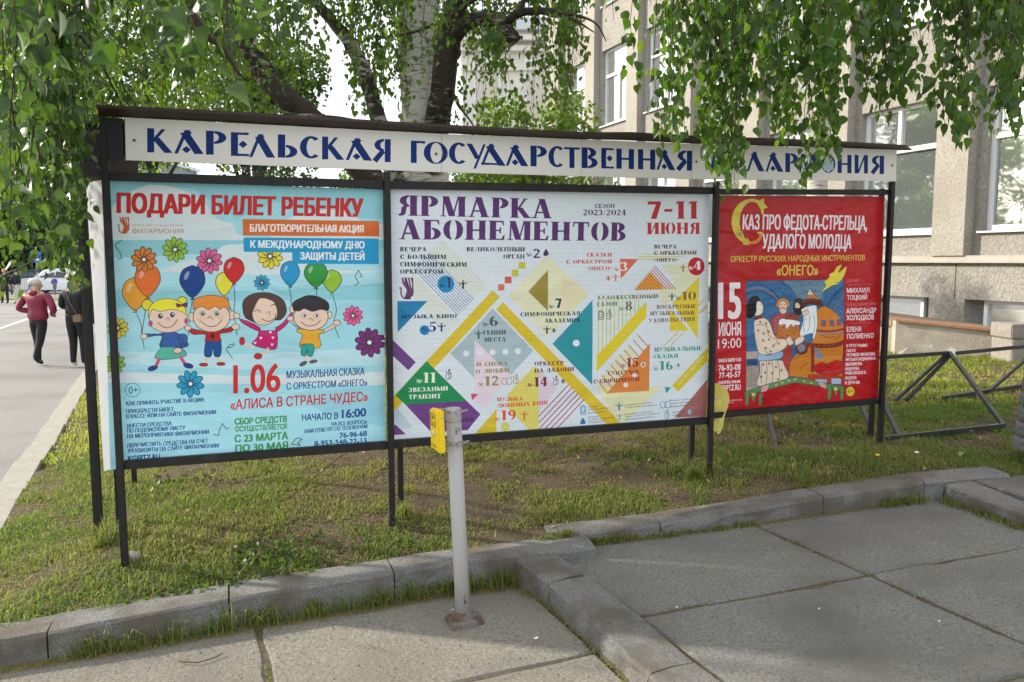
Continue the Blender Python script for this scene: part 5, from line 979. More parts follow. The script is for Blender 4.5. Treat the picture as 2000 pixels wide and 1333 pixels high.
# white cloth closing the left end of the stand
A = bp(ub((197, 351))[0] + .002, ub((197, 351))[1], .037); Bq = bp(ub((213, 922))[0] + .002, ub((213, 922))[1], .037)
C_ = dep(168, 360, A.y + .16); D_ = dep(203, 922, Bq.y + .16); m = MB(); n = 12
for i in range(n + 1):
    t = i / n; p = A.lerp(Bq, t); q = C_.lerp(D_, t); w = .006 * sin(t * 14); m.v += [tuple(p), tuple((p + q) / 2 + Vector((-.012 + w, 0, 0))), tuple(q)]
for i in range(n): k = 3 * i; m.f += [(k, k + 3, k + 4, k + 1), (k + 1, k + 4, k + 5, k + 2)]; m.mi += [0, 0]
e = m.build('end_cloth', M_backcloth, b1, smooth=True)
# second stand behind, seen by its left end
q0 = on(197, 1055, .17)
rs = empty('rear_stand', (q0.x - .3, q0.y + .3, .15), 'dark rear stand with a brown board end poking out left of the sign among leaves', 'notice board')
def qd(x0, y0, x1, y1, Y0, Y1, th, name, m):
    a, b_, c, d = dep(x0, y0, Y0), dep(x1, y0, Y0), dep(x1, y1, Y0), dep(x0, y1, Y0); off = Vector((0, Y1 - Y0, 0)); MB().add([a, b_, c, d, a + off, b_ + off, c + off, d + off], [(0, 1, 2, 3), (7, 6, 5, 4), (0, 4, 5, 1), (1, 5, 6, 2), (2, 6, 7, 3), (3, 7, 4, 0)]).build(name, m, rs)
qd(154, 245, 200, 345, 3.93, 4.3, .1, 'end_box', M_metal); qd(72, 241, 156, 300, 4.35, 4.4, .1, 'board', mat('brown_board', (.09, .055, .035), .7, (.13, .08, .05), 12, .2, 30)); 
qq = dep(150, 345, 4.1); MB().box((qq.x, 4.12, 1.1), .03, .03, 2.0).build('post', M_metal, rs)
qd(70, 238, 200, 243, 3.9, 4.6, .1, 'roof_sheet', M_brown)
# yellow sun hat hanging at the third post
hc = onB(1399, 795, .016); hat = empty('sun_hat', hc, 'pale yellow floppy sun hat hanging behind the third front post beside the red banner', 'hat')
M_hat = mat('yellow_hat_cloth', (.72, .62, .13), .8, (.78, .7, .2), 12, .5, 60, trans=.2)
X = (BU * .36 + BN * -.2).normalized(); X = (BU * cos(radians(66)) - BN * sin(radians(66)) * .35).normalized(); Zv = Vector((0, 0, 1)); m = MB(); n = 28; rings_ = [(.045, .004), (.06, 0), (.09, .0), (.12, .002), (.148, .006)]
off_ = BU * .0
for r, lift in rings_:
    for k in range(n):
        an = 2 * pi * k / n; w = (1 + .06 * sin(3 * an + 1) * r / .15); p = hc + BU * (.42 * r * cos(an) * w * (1.0 + .25 * sin(2 * an) * r / .15)) + Zv * (r * sin(an) * w - (.02 if sin(an) < -.6 and cos(an) > 0 else 0) * r / .15 * 1.5) - BN * (r * .14 * cos(an) + .03 * (r / .15) * abs(sin(2 * an + .5)) * .4) ; m.v.append(tuple(p))
for i in range(len(rings_) - 1):
    for k in range(n): a_ = i * n + k; b_ = i * n + (k + 1) % n; m.f.append((a_, b_, b_ + n, a_ + n)); m.mi.append(0)
m.build('brim', M_hat, hat, smooth=True)
MB().lathe(hc + BN * .0 - BU * .0, [(.047, 0), (.045, -.008), (.038, -.014), (.02, -.018), (.002, -.019)], 18, ax=BN).build('crown', M_hat, hat, smooth=True)
m = MB(); 
for k in range(22): an = k * 2 * pi / 22; m.lathe(hc + BU * (.021 * cos(an)) + Zv * (.052 * sin(an)) - BN * .006, [(.002, 0), (.006, .003), (.006, .006), (.001, .009)], 6, ax=-BN)
m.build('band', mat('hat_band', (.75, .72, .6), .8, (.6, .5, .1), 60), hat)
# ------------------------------------------------------------------ call button post
pb = onL(905, 1212); cp = empty('call_button_post', pb, 'grey steel pole with a yellow call button box, standing in front of the banners', 'call post')
tz = over(pb, 880, 797); tp = dep(885, 800, pb.y); tp = Vector((tp.x, pb.y, tp.z)); R_ = .033
ax_ = (tp - pb).normalized()
MB().tube([pb + ax_ * .004, pb + ax_ * .3, tp - ax_ * .05], R_, 28).build('pole', M_grey_pole, cp, smooth=True)
MB().lathe(tp - ax_ * .05, [(R_ + .002, 0), (R_ + .003, .045), (R_ - .002, .055), (.002, .056)], 28, ax=ax_).build('cap', M_grey_pole, cp)
cs = [onL(868, 1204, .012), onL(932, 1193, .012), onL(947, 1214, .012), onL(884, 1228, .012)]; m = MB().prism([(p.x, p.y) for p in cs], zL(pb.x, pb.y) - .01, zL(pb.x, pb.y) + .014); m.build('base_plate', M_rust, cp, bevel=.004)
for p_ in cs: q_ = pb.lerp(p_, .72); MB().lathe((q_.x, q_.y, zL(pb.x, pb.y) + .0135), [(.006, 0), (.006, .004), (.004, .007)], 6).build('bolt', M_rust, cp)
MB().tube([pb + ax_ * .012, pb + ax_ * .03, pb + ax_ * .045], [R_ + .009, R_ + .006, R_ + .001], 20).build('weld', M_rust, cp)
for yy in (801, 862):
    h = over(pb, 885, yy + 2) ; c = tp + ax_ * ((h - tp.z) / ax_.z); m = MB().lathe(c, [(R_ + .001, -.006), (R_ + .0035, -.006), (R_ + .0035, .006), (R_ + .001, .006)], 28, ax=ax_)
    m.bar(c + Vector((R_, -.02, 0)), c + Vector((R_ + .03, .0, .004)), .004, .008); m.bar(c + Vector((-R_ - .03, -.0, 0)), c + Vector((-R_ + .01, -.01, 0)), .016, .02); m.bar(c + Vector((R_ * .5, -R_ - .008, -.004)), c + Vector((R_ * .9, -R_ - .004, .006)), .01, .012); m.build('clamp', M_galv, cp)
bc = []
yb = pb.y - .02
f4 = [dep(838, 797, yb - .02), dep(854, 803, yb - .085), dep(858, 888, yb - .085), dep(841, 875, yb - .02)]; bk = Vector((.030, .006, 0))
bx = MB().add([*f4, *[p + bk for p in f4]], [(0, 1, 2, 3), (7, 6, 5, 4), (0, 4, 5, 1), (1, 5, 6, 2), (2, 6, 7, 3), (3, 7, 4, 0)]).build('button_box', M_yellow, cp, bevel=.006)
def fp(a, b_, o=-.0012): 
    u = f4[0].lerp(f4[1], a); v = f4[3].lerp(f4[2], a); nrm = (f4[1] - f4[0]).cross(f4[3] - f4[0]).normalized(); nrm = nrm if nrm.y < 0 else -nrm; return u.lerp(v, b_) + nrm * -o
m = MB()
def ln(a, b_, w=.0016): m.bar(fp(*a), fp(*b_), w, .0008)
for a, b_ in (((.2, .10), (.72, .12)), ((.72, .12), (.72, .42)), ((.72, .42), (.2, .40)), ((.2, .40), (.2, .10)), ((.45, .15), (.45, .23)), ((.33, .17), (.38, .22)), ((.57, .18), (.52, .23)), ((.35, .21), (.58, .22)), ((.43, .28), (.45, .33)), ((.45, .33), (.55, .335)), ((.55, .335), (.58, .375)), ((.38, .33), (.36, .37)), ((.36, .37), (.48, .385)), ((.3, .84), (.7, .86)), ((.2, .88), (.75, .9))): ln(a, b_)
tag(m.build('pictogram', M_black, bx), kind='stuff')
c = fp(.45, .57, -.003); nrm = (f4[1] - f4[0]).cross(f4[3] - f4[0]).normalized(); nrm = nrm if nrm.y < 0 else -nrm
MB().lathe(c, [(.0095, -.002), (.0095, .002), (.008, .004), (.001, .0045)], 18, ax=nrm).build('button', mat('button_face', (.7, .72, .68), .3), bx); MB().lathe(c + nrm * .0047, [(.004, 0), (.003, .001)], 12, ax=nrm).build('button_mark', mat('green_mark', (.1, .4, .15), .4), bx)
p = f4[1].lerp(f4[2], .17) + bk * .6; MB().lathe(p, [(.004, -.002), (.004, .003), (.001, .005)], 10, ax=Vector((.1, -1, 0))).build('bolt', M_galv, bx)
m = MB(); q = tp + ax_ * -.075
for a, b_ in (((-.006, 0), (.012, 0)), ((0, -.008), (0, -.03)), ((.012, 0), (.014, -.012)), ((.014, -.012), (.002, -.014))): m.bar(q + Vector((.012 + a[0], -R_ - .0005, a[1])), q + Vector((.012 + b_[0], -R_ - .0005, b_[1])), .0025, .001)
q = pb + ax_ * .1
for a, b_ in (((.012, .03), (.012, .022)), ((.004, .012), (.018, .014)), ((.012, .006), (.012, -.012)), ((.012, -.012), (.018, -.006)), ((.018, -.006), (.016, .006))): m.bar(q + Vector((a[0], -R_ - .0005, a[1])), q + Vector((b_[0], -R_ - .0005, b_[1])), .0025, .001)
tag(m.build('marker_scribble', M_black, cp), kind='stuff')
# ------------------------------------------------------------------ building on the right
M_pil = mat('pebbledash_pale', (.27, .255, .225), .95, (.48, .455, .40), 34, 2.2, 26, col3=(.33, .3, .25), n3=1.1, w3=(.5, .8))
FO = Vector((5.85, 12.3, 0)); FD = Vector((-sin(radians(21.7)), cos(radians(21.7)), 0)); FN = Vector((-FD.y, FD.x, 0))
def fb(t, z, o=0): return FO + FD * t + FN * o + Vector((0, 0, z))
bld = empty('office_building', fb(2, .3), 'pebbledashed three storey building with white framed windows and tall pilasters, right behind the boards', 'building')
wl = MB(); floors = [(2.05, 3.97), (5.1, 7.0), (8.1, 10.0)]; T0, T1 = -13.9, 12.9
def seg(m, t0, t1, z0, z1, o0, o1): m.box(fb((t0 + t1) / 2, (z0 + z1) / 2, (o0 + o1) / 2), abs(t1 - t0), abs(o1 - o0), z1 - z0, FD, FN)
ks = range(-6, 6); wins = [(-.69 + 2.2 * k, .74 + 2.2 * k) for k in ks]
zs = [1.72] + [z for f in floors for z in f] + [11.8]
for i in range(0, len(zs), 2): seg(wl, T0, T1, zs[i], zs[i + 1], -.4, 0)
ed = [T0] + [t for w in wins for t in w] + [T1]
for z0, z1 in floors:
    for i in range(0, len(ed), 2): seg(wl, ed[i], ed[i + 1], z0, z1, -.4, 0)
seg(wl, T0, T1, -.3, 1.12 - .6, -.4, .12); seg(wl, T0, T1, 1.12, 1.62, -.4, .12)
for i in range(0, len(ed), 2): seg(wl, ed[i] + .1, ed[i + 1] - .1, .52, 1.12, -.4, .12)
wl.build('wall', M_render_wall, bld)
m = MB(); seg(m, T0, T1, 1.62, 1.655, -.3, .2); m.build('ledge', M_smooth, bld); m = MB(); seg(m, T0, T1, 1.655, 1.72, -.3, .14); m.build('plinth_top', M_smooth, bld)
m = MB(); seg(m, T0 - .4, T1 + .4, 11.8, 12.1, -8, .5); m.build('roof', M_zinc, bld)
m = MB(); seg(m, T1 - .02, T1 + .18, -.2, 11.8, -8, -.01); m.build('end_wall', M_render_wall, bld)
for k in list(ks)[:-1] + [5]:
    t = .74 + 2.2 * k + .385; m = MB(); seg(m, t - .26, t + .26, 1.72, 11.8, .0, .17); m.build('pilaster', M_pil, bld)
for wi, (t0, t1) in enumerate(wins):
    for fi, (z0, z1) in enumerate(floors):
        if fi == 2 and wi < 4: pass
        m = MB(); w_ = .06; o0, o1 = -.16, -.10; tz_ = z0 + (z1 - z0) * .66; tm = (t0 + t1) / 2
        seg(m, t0, t1, z1 - w_, z1, o0, o1); seg(m, t0, t1, z0, z0 + w_ + .02, o0, o1); seg(m, t0, t0 + w_, z0 + w_ + .02, z1 - w_, o0, o1); seg(m, t1 - w_, t1, z0 + w_ + .02, z1 - w_, o0, o1)
        seg(m, t0 + w_, t1 - w_, tz_ - w_ * .6, tz_ + w_ * .6, o0 + .003, o1 + .012)
        if fi > 0 or wi < 5: seg(m, tm - .05, tm + .05, z0 + w_ + .02, tz_ - w_ * .6, o0 + .003, o1 + .009)
        if fi == 0: seg(m, tm + .02, tm + .08, tz_ + w_ * .6, z1 - w_, o0 + .003, o1 + .009)
        f = m.build('window', M_white, bld, bevel=0)
        m = MB(); seg(m, t0 + w_, t1 - w_, z0 + w_ + .02, tz_ - w_ * .6, -.145, -.135); m.build('pane', (M_glass2 if (fi == 0 and wi in (5, 6)) else M_glass), f)
        m = MB(); seg(m, t0 + w_, t1 - w_, tz_ + w_ * .6, z1 - w_, -.145, -.135); m.build('pane', M_glass, f)
        m = MB(); a0 = fb((t0 + t1) / 2, z0 - .012, -.02); seg(m, t0 - .03, t1 + .03, z0 - .025, z0, -.14, .06); m.build('sill', M_white if fi else M_zinc, f)
for i, (t0, t1) in enumerate(wins):
    m = MB(); t0 += .1; t1 -= .1
    m2 = MB(); seg(m2, t0, t1, .52, 1.12, -.1, -.06); 
    seg(m, t0, t1, 1.07, 1.12, -.06, -.01); seg(m, t0, t0 + .05, .52, 1.07, -.06, -.01); seg(m, t1 - .05, t1, .52, 1.07, -.06, -.01); f = m.build('basement_window', M_white, bld); m2.build('pane', M_glass2 if i != 4 and i != 5 else M_glass3, f)
# joints in the plinth
m = MB(); 
for k in ks: seg(m, .74 + 2.2 * k - 1.95, .74 + 2.2 * k - 1.935, 1.12, 1.62, .1205, .1225)
m.build('plinth_joint', M_dirt, bld)
# ramp wall and pillar in front of it
rw = empty('ramp_wall', dep(1850, 690, 9.6), 'low stained concrete ramp wall with a rusty metal edge in front of the building', 'wall')
M_old = mat('stained_concrete', (.36, .31, .26), .92, (.48, .43, .36), 5, .8, 30, col3=(.62, .62, .6), n3=2.2, w3=(.58, .62))
def wallq(m, A_, B_, zb, dep_): 
    A_, B_ = Vector(A_), Vector(B_); o = Vector((.12, 1, 0)) * dep_; vs = [(A_.x, A_.y, zb), (B_.x, B_.y, zb), tuple(B_), tuple(A_)]; m.add(vs + [tuple(Vector(v) + o) for v in vs], [(0, 1, 2, 3), (7, 6, 5, 4), (0, 4, 5, 1), (1, 5, 6, 2), (2, 6, 7, 3), (3, 7, 4, 0)]); return m
A_ = dep(1750, 628, 9.9); B_ = dep(1976, 651, 9.3); wallq(MB(), A_, B_, .3, .15).build('wall', M_old, rw); A2 = dep(1600, 634, 10.6); B2 = dep(1749, 643, 10.0); wallq(MB(), A2, B2, .3, .15).build('lower_wall', M_old, rw)
up_ = Vector((0, 0, .022)); m = MB(); m.bar(A_ + up_ * .5 + Vector((0, -.01, 0)), B_ + up_ * .5 + Vector((0, -.01, 0)), .05, .03); m.build('rusty_edge', mat('rust_edge', (.3, .14, .07), .8, (.4, .22, .12), 20), rw)
m = MB(); o = Vector((.3, 1.0, 0)); m.add([A_ + Vector((.0, .12, -.0)), B_ + Vector((0, .12, -.0)), B_ + o * 1.2, A_ + o * 1.6 + Vector((0, 0, .03)), A_ + Vector((0, .12, -.08)), B_ + Vector((0, .12, -.08)), B_ + o * 1.2 - Vector((0, 0, .08)), A_ + o * 1.6 - Vector((0, 0, .05))], [(0, 1, 2, 3), (7, 6, 5, 4), (0, 4, 5, 1), (1, 5, 6, 2), (2, 6, 7, 3), (3, 7, 4, 0)]); m.build('ramp_deck', mat('rusty_deck', (.2, .12, .08), .85, (.3, .2, .14), 9), rw)
lb = dep(1790, 693, 9.75); MB().add([(lb.x - .25, lb.y, .45), (lb.x + .75, lb.y - .1, .45), (lb.x + .62, lb.y + .02, .68), (lb.x + .05, lb.y + .1, .66), (lb.x - .25, lb.y + .3, .45), (lb.x + .75, lb.y + .3, .45)], [(0, 1, 2, 3), (0, 3, 4), (1, 5, 2), (3, 2, 5, 4)]).build('leaning_slab', M_stone, rw)
pl = empty('stone_pillar', dep(2005, 720, 9.0), 'short square concrete pillar at the right end of the ramp wall', 'pillar')
for (y0, y1, e) in ((634, 662, .02), (663, 730, 0)):
    a = dep(1973, y0, 8.9); c = dep(2040, y1, 8.9); MB().box(((a.x + c.x) / 2, 9.05, (a.z + c.z) / 2), c.x - a.x + e, .4, a.z - c.z).build('block', M_stone, pl, bevel=.01)
# planter at the right edge
pc = on(2055, 908, zr + .02); pn = empty('concrete_planter', pc, 'rough grey ribbed concrete planter cut by the right edge, on the raised paving', 'planter')
prof = []; h = 0.03; prof += [(.13, 0), (.15, .05)]
for i in range(6):
    r = .21 - .006 * i; prof += [(r - .03, .08 + i * .093), (r - .004, .088 + i * .093), (r, .105 + i * .093), (r, .145 + i * .093), (r - .01, .163 + i * .093), (r - .035, .17 + i * .093)]
MB().lathe(pc, prof + [(.02, .08 + 6 * .093)], 40).build('ribbed_body', M_planter, pn, smooth=False)
# barriers thrown down on the grass
def barrier(pts, label, zg_=None):
    o = empty('crowd_barrier', pts[0][2], label, 'barrier', 'steel barriers lying on the lawn')
    for nm, a, b_, w in pts: MB().bar(a, b_, w, w).build(nm, M_bar, o, bevel=.003)
    return o
def gz(x, y, z=.47): return on(x, y, z + .018)
apex = dep(1855, 690, 6.7); bl_ = gz(1757, 854, .455); br_ = gz(1960, 832, .47); al = apex + (bl_ - br_) + Vector((0, 0, 0)); rl = gz(1749, 783, .5); rr_ = gz(1770, 783, .5)
barrier([('bottom_rail', bl_ - (br_ - bl_) * .14, bl_.lerp(br_, 1), .03), ('leg', apex, br_, .03), ('leg', al, bl_, .03), ('top_rail', al, apex - Vector((.01, 0, 0)), .03), ('strut', apex - Vector((.02, -.01, .01)), rl, .024), ('strut', apex + Vector((.02, .02, -.02)), rr_, .026)], 'black steel barrier frame lying just right of the notice stand')
b0 = gz(1517, 883, .40); b1_ = gz(1712, 861, .43); a0 = b0 + (al - bl_); a1 = b1_ + (apex - br_)
barrier([('bottom_rail', b0, b1_, .028), ('leg', b0, a0, .027), ('leg', b1_, a1, .027), ('top_rail', a0, a1, .027)], 'black steel barrier mostly hidden behind the red banner')
c0 = dep(1866, 691, 6.75); c1 = dep(2130, 665, 6.4); r0 = gz(1842, 778, .5); r1 = gz(1992, 755, .5); 
barrier([('top_rail', c0, c1, .03), ('bottom_rail', r0, r0.lerp(r1, 2.4), .03), ('strut', gz(1932, 765, .51), dep(2045, 667, 7.2), .026)], 'black steel barrier running out of the right edge before the pillar')
# stone at the left post
s_ = on(257, 1092, .2); m = MB().lathe(s_ + Vector((0, 0, -.02)), [(.03, 0), (.045, .02), (.035, .045), (.01, .055)], 7); st = m.build('stone', M_stone); tag(st, 'small grey stone at the foot of the left front post', 'stone')
# ------------------------------------------------------------------ foliage
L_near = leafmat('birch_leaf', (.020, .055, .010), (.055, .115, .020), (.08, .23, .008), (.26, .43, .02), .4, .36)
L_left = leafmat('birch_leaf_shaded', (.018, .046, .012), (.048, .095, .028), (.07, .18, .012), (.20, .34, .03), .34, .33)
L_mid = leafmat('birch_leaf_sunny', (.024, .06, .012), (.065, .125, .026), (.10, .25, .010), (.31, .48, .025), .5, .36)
L_far = leafmat('lime_leaf', (.022, .055, .016), (.06, .105, .03), (.07, .17, .015), (.2, .3, .03), .4, .5)
L_dark = leafmat('dark_tree_leaf', (.015, .035, .014), (.035, .06, .02), (.04, .09, .015), (.08, .14, .02), .3, .6)
L_spruce = leafmat('spruce_needle', (.010, .028, .018), (.03, .055, .035), (.01, .03, .02), (.02, .05, .03), .12, .6)
def birchmat(name, white, dark, w0=.46, w1=.56, fz=26, d0=.5):
    m = bpy.data.materials.new(name); m.use_nodes = True; t = m.node_tree; p = t.nodes['Principled BSDF']; p.inputs['Roughness'].default_value = .85
    g = t.nodes.new('ShaderNodeNewGeometry'); mp = t.nodes.new('ShaderNodeMapping'); mp.inputs['Scale'].default_value = (1, 1, fz / 4.); t.links.new(g.outputs['Position'], mp.inputs[0])
    n = t.nodes.new('ShaderNodeTexNoise'); n.inputs['Scale'].default_value = 9; n.inputs['Detail'].default_value = 7; n.inputs['Roughness'].default_value = .7; t.links.new(mp.outputs[0], n.inputs['Vector'])
    n2 = t.nodes.new('ShaderNodeTexNoise'); n2.inputs['Scale'].default_value = 3.2; n2.inputs['Detail'].default_value = 5; t.links.new(g.outputs['Position'], n2.inputs['Vector'])
    r = t.nodes.new('ShaderNodeValToRGB'); r.color_ramp.elements[0].position = w0; r.color_ramp.elements[1].position = w1; r.color_ramp.elements[0].color = dark + (1,); r.color_ramp.elements[1].color = white + (1,)
    r2 = t.nodes.new('ShaderNodeValToRGB'); r2.color_ramp.elements[0].position = d0; r2.color_ramp.elements[1].position = d0 + .07; mm = t.nodes.new('ShaderNodeMixRGB'); mm.inputs[2].default_value = (.035, .025, .018, 1)
    t.links.new(n.outputs[0], r.inputs[0]); t.links.new(n2.outputs[0], r2.inputs[0]); t.links.new(r2.outputs[0], mm.inputs[0]); t.links.new(r.outputs[0], mm.inputs[1]); t.links.new(mm.outputs[0], p.inputs['Base Color'])
    b = t.nodes.new('ShaderNodeBump'); b.inputs['Strength'].default_value = .9; b.inputs['Distance'].default_value = .02; t.links.new(n.outputs[0], b.inputs['Height']); t.links.new(b.outputs[0], p.inputs['Normal']); return m
M_birch = birchmat('white_birch_bark', (.62, .59, .53), (.06, .05, .045), .38, .47, 34, .60); M_bdark = birchmat('dark_birch_bark', (.30, .25, .19), (.014, .011, .009), .52, .62, 14, .47)
M_bspeck = birchmat('speckled_birch_bark', (.42, .39, .34), (.03, .025, .02), .46, .54, 12, .52)
M_twig = mat('twig_bark', (.05, .032, .022), .8)
M_bark = mat('brown_bark', (.06, .045, .033), .9, (.12, .09, .07), 14, .9, 30)
LV = np.array([(0, 0), (.20, .38), (.52, .30), (1, 0), (.52, -.30), (.20, -.38)]); LF = np.array([0, 5, 4, 3, 0, 3, 2, 1])
def leaf_mesh(name, C, size, hang=.7, seed=0, fold=.3, flat=False):
    g = np.random.default_rng(seed); N = len(C); size = np.broadcast_to(np.asarray(size, float), (N,))
    D = g.normal(size=(N, 3)); D /= np.linalg.norm(D, axis=1)[:, None]; D = D * (1 - hang) + np.array([0, 0, -1. if not flat else .15]) * hang; D /= np.linalg.norm(D, axis=1)[:, None]
    R = g.normal(size=(N, 3)); 
    if flat: R[:, 2] = abs(R[:, 2]) * .5
    Bv = np.cross(D, R); Bv /= np.linalg.norm(Bv, axis=1)[:, None]; Nn = np.cross(D, Bv)
    s = size[:, None] * g.uniform(.6, 1.2, (N, 1)); wv = g.uniform(.75, 1.1, (N, 1)); fl = g.uniform(.0, 2 * fold, (N, 1)); cu = g.uniform(-.15, .3, (N, 1))
    V = np.empty((N, 6, 3))
    for i, (a, b_) in enumerate(LV): V[:, i] = C + D * (a * s) + Bv * (b_ * s * wv) + Nn * ((-abs(b_) * fl + a * a * cu) * s)
    idx = (np.arange(N)[:, None] * 6 + LF[None, :]).ravel(); t = np.repeat(np.clip(g.beta(1.6, 1.8, N), 0, 1), 6); return fast_mesh(name, V.reshape(-1, 3), 4, idx, t)
def fine_leaf_mesh(name, C, size, hang=.7, seed=0):
    "rounded birch leaves: six rows across a folded midrib"
    g = np.random.default_rng(seed); N = len(C)
    D = g.normal(size=(N, 3)); D /= np.linalg.norm(D, axis=1)[:, None]; D = D * (1 - hang) + np.array([0, 0, -1.]) * hang; D /= np.linalg.norm(D, axis=1)[:, None]
    R = g.normal(size=(N, 3)); Bv = np.cross(D, R); Bv /= np.linalg.norm(Bv, axis=1)[:, None]; Nn = np.cross(D, Bv)
    s = np.asarray(size) * g.uniform(.55, 1.2, (N, 1)); wv = g.uniform(.8, 1.08, (N, 1)); fl = g.uniform(.05, .55, (N, 1)); cu = g.uniform(-.25, .45, (N, 1)); tw_ = g.uniform(-.35, .35, (N, 1))
    rows = [(0, .02), (.13, .30), (.32, .37), (.55, .27), (.78, .115), (1, .004)]; V = np.empty((N, 18, 3))
    for i, (a, w) in enumerate(rows):
        for j, b_ in enumerate((-w, 0, w)): V[:, i * 3 + j] = C + D * ((a - (.05 if j != 1 and i == 1 else 0)) * s) + Bv * (b_ * s * wv) + Nn * ((-abs(b_) * fl + (a - .3) ** 2 * cu + b_ * a * tw_) * s)
    F = []
    for i in range(5):
        for j in range(2): k = i * 3 + j; F += [k, k + 3, k + 4, k + 1]
    idx = (np.arange(N)[:, None] * 18 + np.array(F)[None, :]).ravel(); t = np.repeat(np.clip(g.beta(1.6, 1.8, N), 0, 1), 18); me = fast_mesh(name, V.reshape(-1, 3), 4, idx, t); me.polygons.foreach_set('use_smooth', [True] * len(me.polygons)); return me
def fine_crown(name, C, size, m, parent, **k):
    o = put(name, fine_leaf_mesh(name, np.asarray(C), size, **k), m, parent); tag(o, kind='stuff'); return o
def crown(name, C, size, m, parent, **k):
    o = put(name, leaf_mesh(name, np.asarray(C), size, **k), m, parent); tag(o, kind='stuff'); return o
def strands(specs, seed, step=.032, spread=.035):
    "specs: list of (top, bottom) points; returns leaf centres and twig lines"
    g = np.random.default_rng(seed); C = []; tw = []
    for top, bot in specs:
        top, bot = np.array(top), np.array(bot); L = np.linalg.norm(bot - top); n = max(3, int(L / step)); t = np.linspace(0, 1, n)[:, None]; am = .03 + .05 * L
        ph = g.uniform(0, 6, 4); w = np.c_[np.sin(t[:, 0] * 3 + ph[0]) - sin(ph[0]), np.sin(t[:, 0] * 3.5 + ph[1]) - sin(ph[1]), 0 * t[:, 0]] * am * .5 + np.c_[np.sin(t[:, 0] * 11 + ph[2]), np.sin(t[:, 0] * 9 + ph[3]), 0 * t[:, 0]] * .012
        P = top + (bot - top) * t + w - w[-1] * t; 
        k = g.poisson(np.clip(1.3 + 1.5 * np.sin(t[:, 0] * L * 9 + ph[1]), .12, 2.6), n); idx = np.repeat(np.arange(n), k); O = g.normal(size=(len(idx), 3)) * spread; O[:, 2] *= .7; C.append(P[idx] + O); tw.append(P[::max(1, int(.12 / step))])
        if L > .5 and g.random() < .7:      # a side twig
            i0 = int(g.uniform(.15, .7) * n); q = P[i0] + np.array([g.uniform(-.14, .14), g.uniform(-.14, .14), -g.uniform(.12, .35)]); m_ = int(np.linalg.norm(q - P[i0]) / step) + 2; tt = np.linspace(0, 1, m_)[:, None]; S_ = P[i0] + (q - P[i0]) * tt; kk = np.repeat(np.arange(m_), g.poisson(1.4, m_)); C.append(S_[kk] + g.normal(size=(len(kk), 3)) * spread * .8); tw.append(S_[::3])
    return np.vstack(C), tw
def twigs(name, tw, r, parent, m=None):
    V = []; idx = []; b_ = 0
    for P in tw:
        n = len(P)
        if n < 2: continue
        rr = np.linspace(r, r * .35, n)[:, None]
        for a in (0, 2.09, 4.19): V.append(P + np.c_[np.cos(a) * rr, np.sin(a) * rr, 0 * rr])
        for s_ in range(3):
            s2x = (s_ + 1) % 3
            for i in range(n - 1): idx += [b_ + s_ * n + i, b_ + s2x * n + i, b_ + s2x * n + i + 1, b_ + s_ * n + i + 1]
        b_ += 3 * n
    o = put(name, fast_mesh(name, np.vstack(V), 4, np.array(idx)), m or M_twig, parent); tag(o, kind='stuff'); return o
def P3(x, y, Y): return dep(x, y, Y)
def limb(par, pts, rads, m, name='limb', n=12, sm=4, rough=.05):
    P = [Vector(p) for p in pts]; out = []; R = []
    for i in range(len(P) - 1):
        p0 = P[max(i - 1, 0)]; p1 = P[i]; p2 = P[i + 1]; p3 = P[min(i + 2, len(P) - 1)]
        for k in range(sm):
            t = k / sm; out.append(.5 * (2 * p1 + (p2 - p0) * t + (2 * p0 - 5 * p1 + 4 * p2 - p3) * t * t + (3 * p1 - p0 - 3 * p2 + p3) * t ** 3) + Vector((random.uniform(-1, 1), random.uniform(-1, 1), 0)) * rads[i] * .05); R.append(rads[i] * (1 - t) + rads[i + 1] * t)
    out.append(P[-1]); R.append(rads[-1]); return MB().tube(out, R, n, rough=rough).build(name, m, par, smooth=True)
def gnd(x, y): return float(zg([x], [y])[0])
# --- main birch with several stems behind the boards
tb = P3(832, 700, 7.0); mb = empty('birch_tree', (tb.x, 7.0, gnd(tb.x, 7.0)), 'old multi stemmed white birch growing behind the middle of the boards', 'tree')
zb = gnd(tb.x, 7) - .15
limb(mb, [(tb.x, 7.0, zb), P3(833, 430, 7), P3(828, 330, 7), P3(826, 240, 7), P3(821, 120, 7), P3(816, 0, 7), P3(808, -160, 7.1), P3(800, -420, 7.2)], [.27, .22, .2, .19, .185, .18, .15, .09], M_birch, 'trunk', 20)
limb(mb, [P3(845, 330, 6.9), P3(852, 250, 6.72), P3(862, 190, 6.66), P3(872, 110, 6.6), P3(886, 40, 6.6), P3(903, -50, 6.6), P3(915, -220, 6.7)], [.12, .105, .1, .098, .09, .08, .05], M_bdark, 'stem', 16)
limb(mb, [P3(882, 78, 6.6), P3(905, 52, 6.5), P3(935, 36, 6.4), P3(965, 44, 6.35), P3(990, 62, 6.3), P3(1008, 84, 6.3)], [.07, .062, .055, .06, .062, .05], M_bdark, 'branch', 12)
limb(mb, [P3(985, 50, 6.3), P3(1010, 28, 6.25), P3(1050, 22, 6.2), P3(1085, 27, 6.1)], [.04, .032, .028, .032], M_bdark, 'branch', 9); limb(mb, [P3(1085, 27, 6.1), P3(1130, 32, 6.1), P3(1165, 48, 6.0), P3(1184, 82, 6.0)], [.014, .011, .008, .004], M_twig, 'branch', 6); limb(mb, [P3(1085, 27, 6.1), P3(1125, 42, 6.1), P3(1160, 64, 6.0)], [.014, .01, .004], M_twig, 'branch', 6); limb(mb, [P3(1012, 30, 6.2), P3(1020, 8, 6.2), P3(1045, -30, 6.2)], [.03, .022, .016], M_bdark, 'branch', 8)
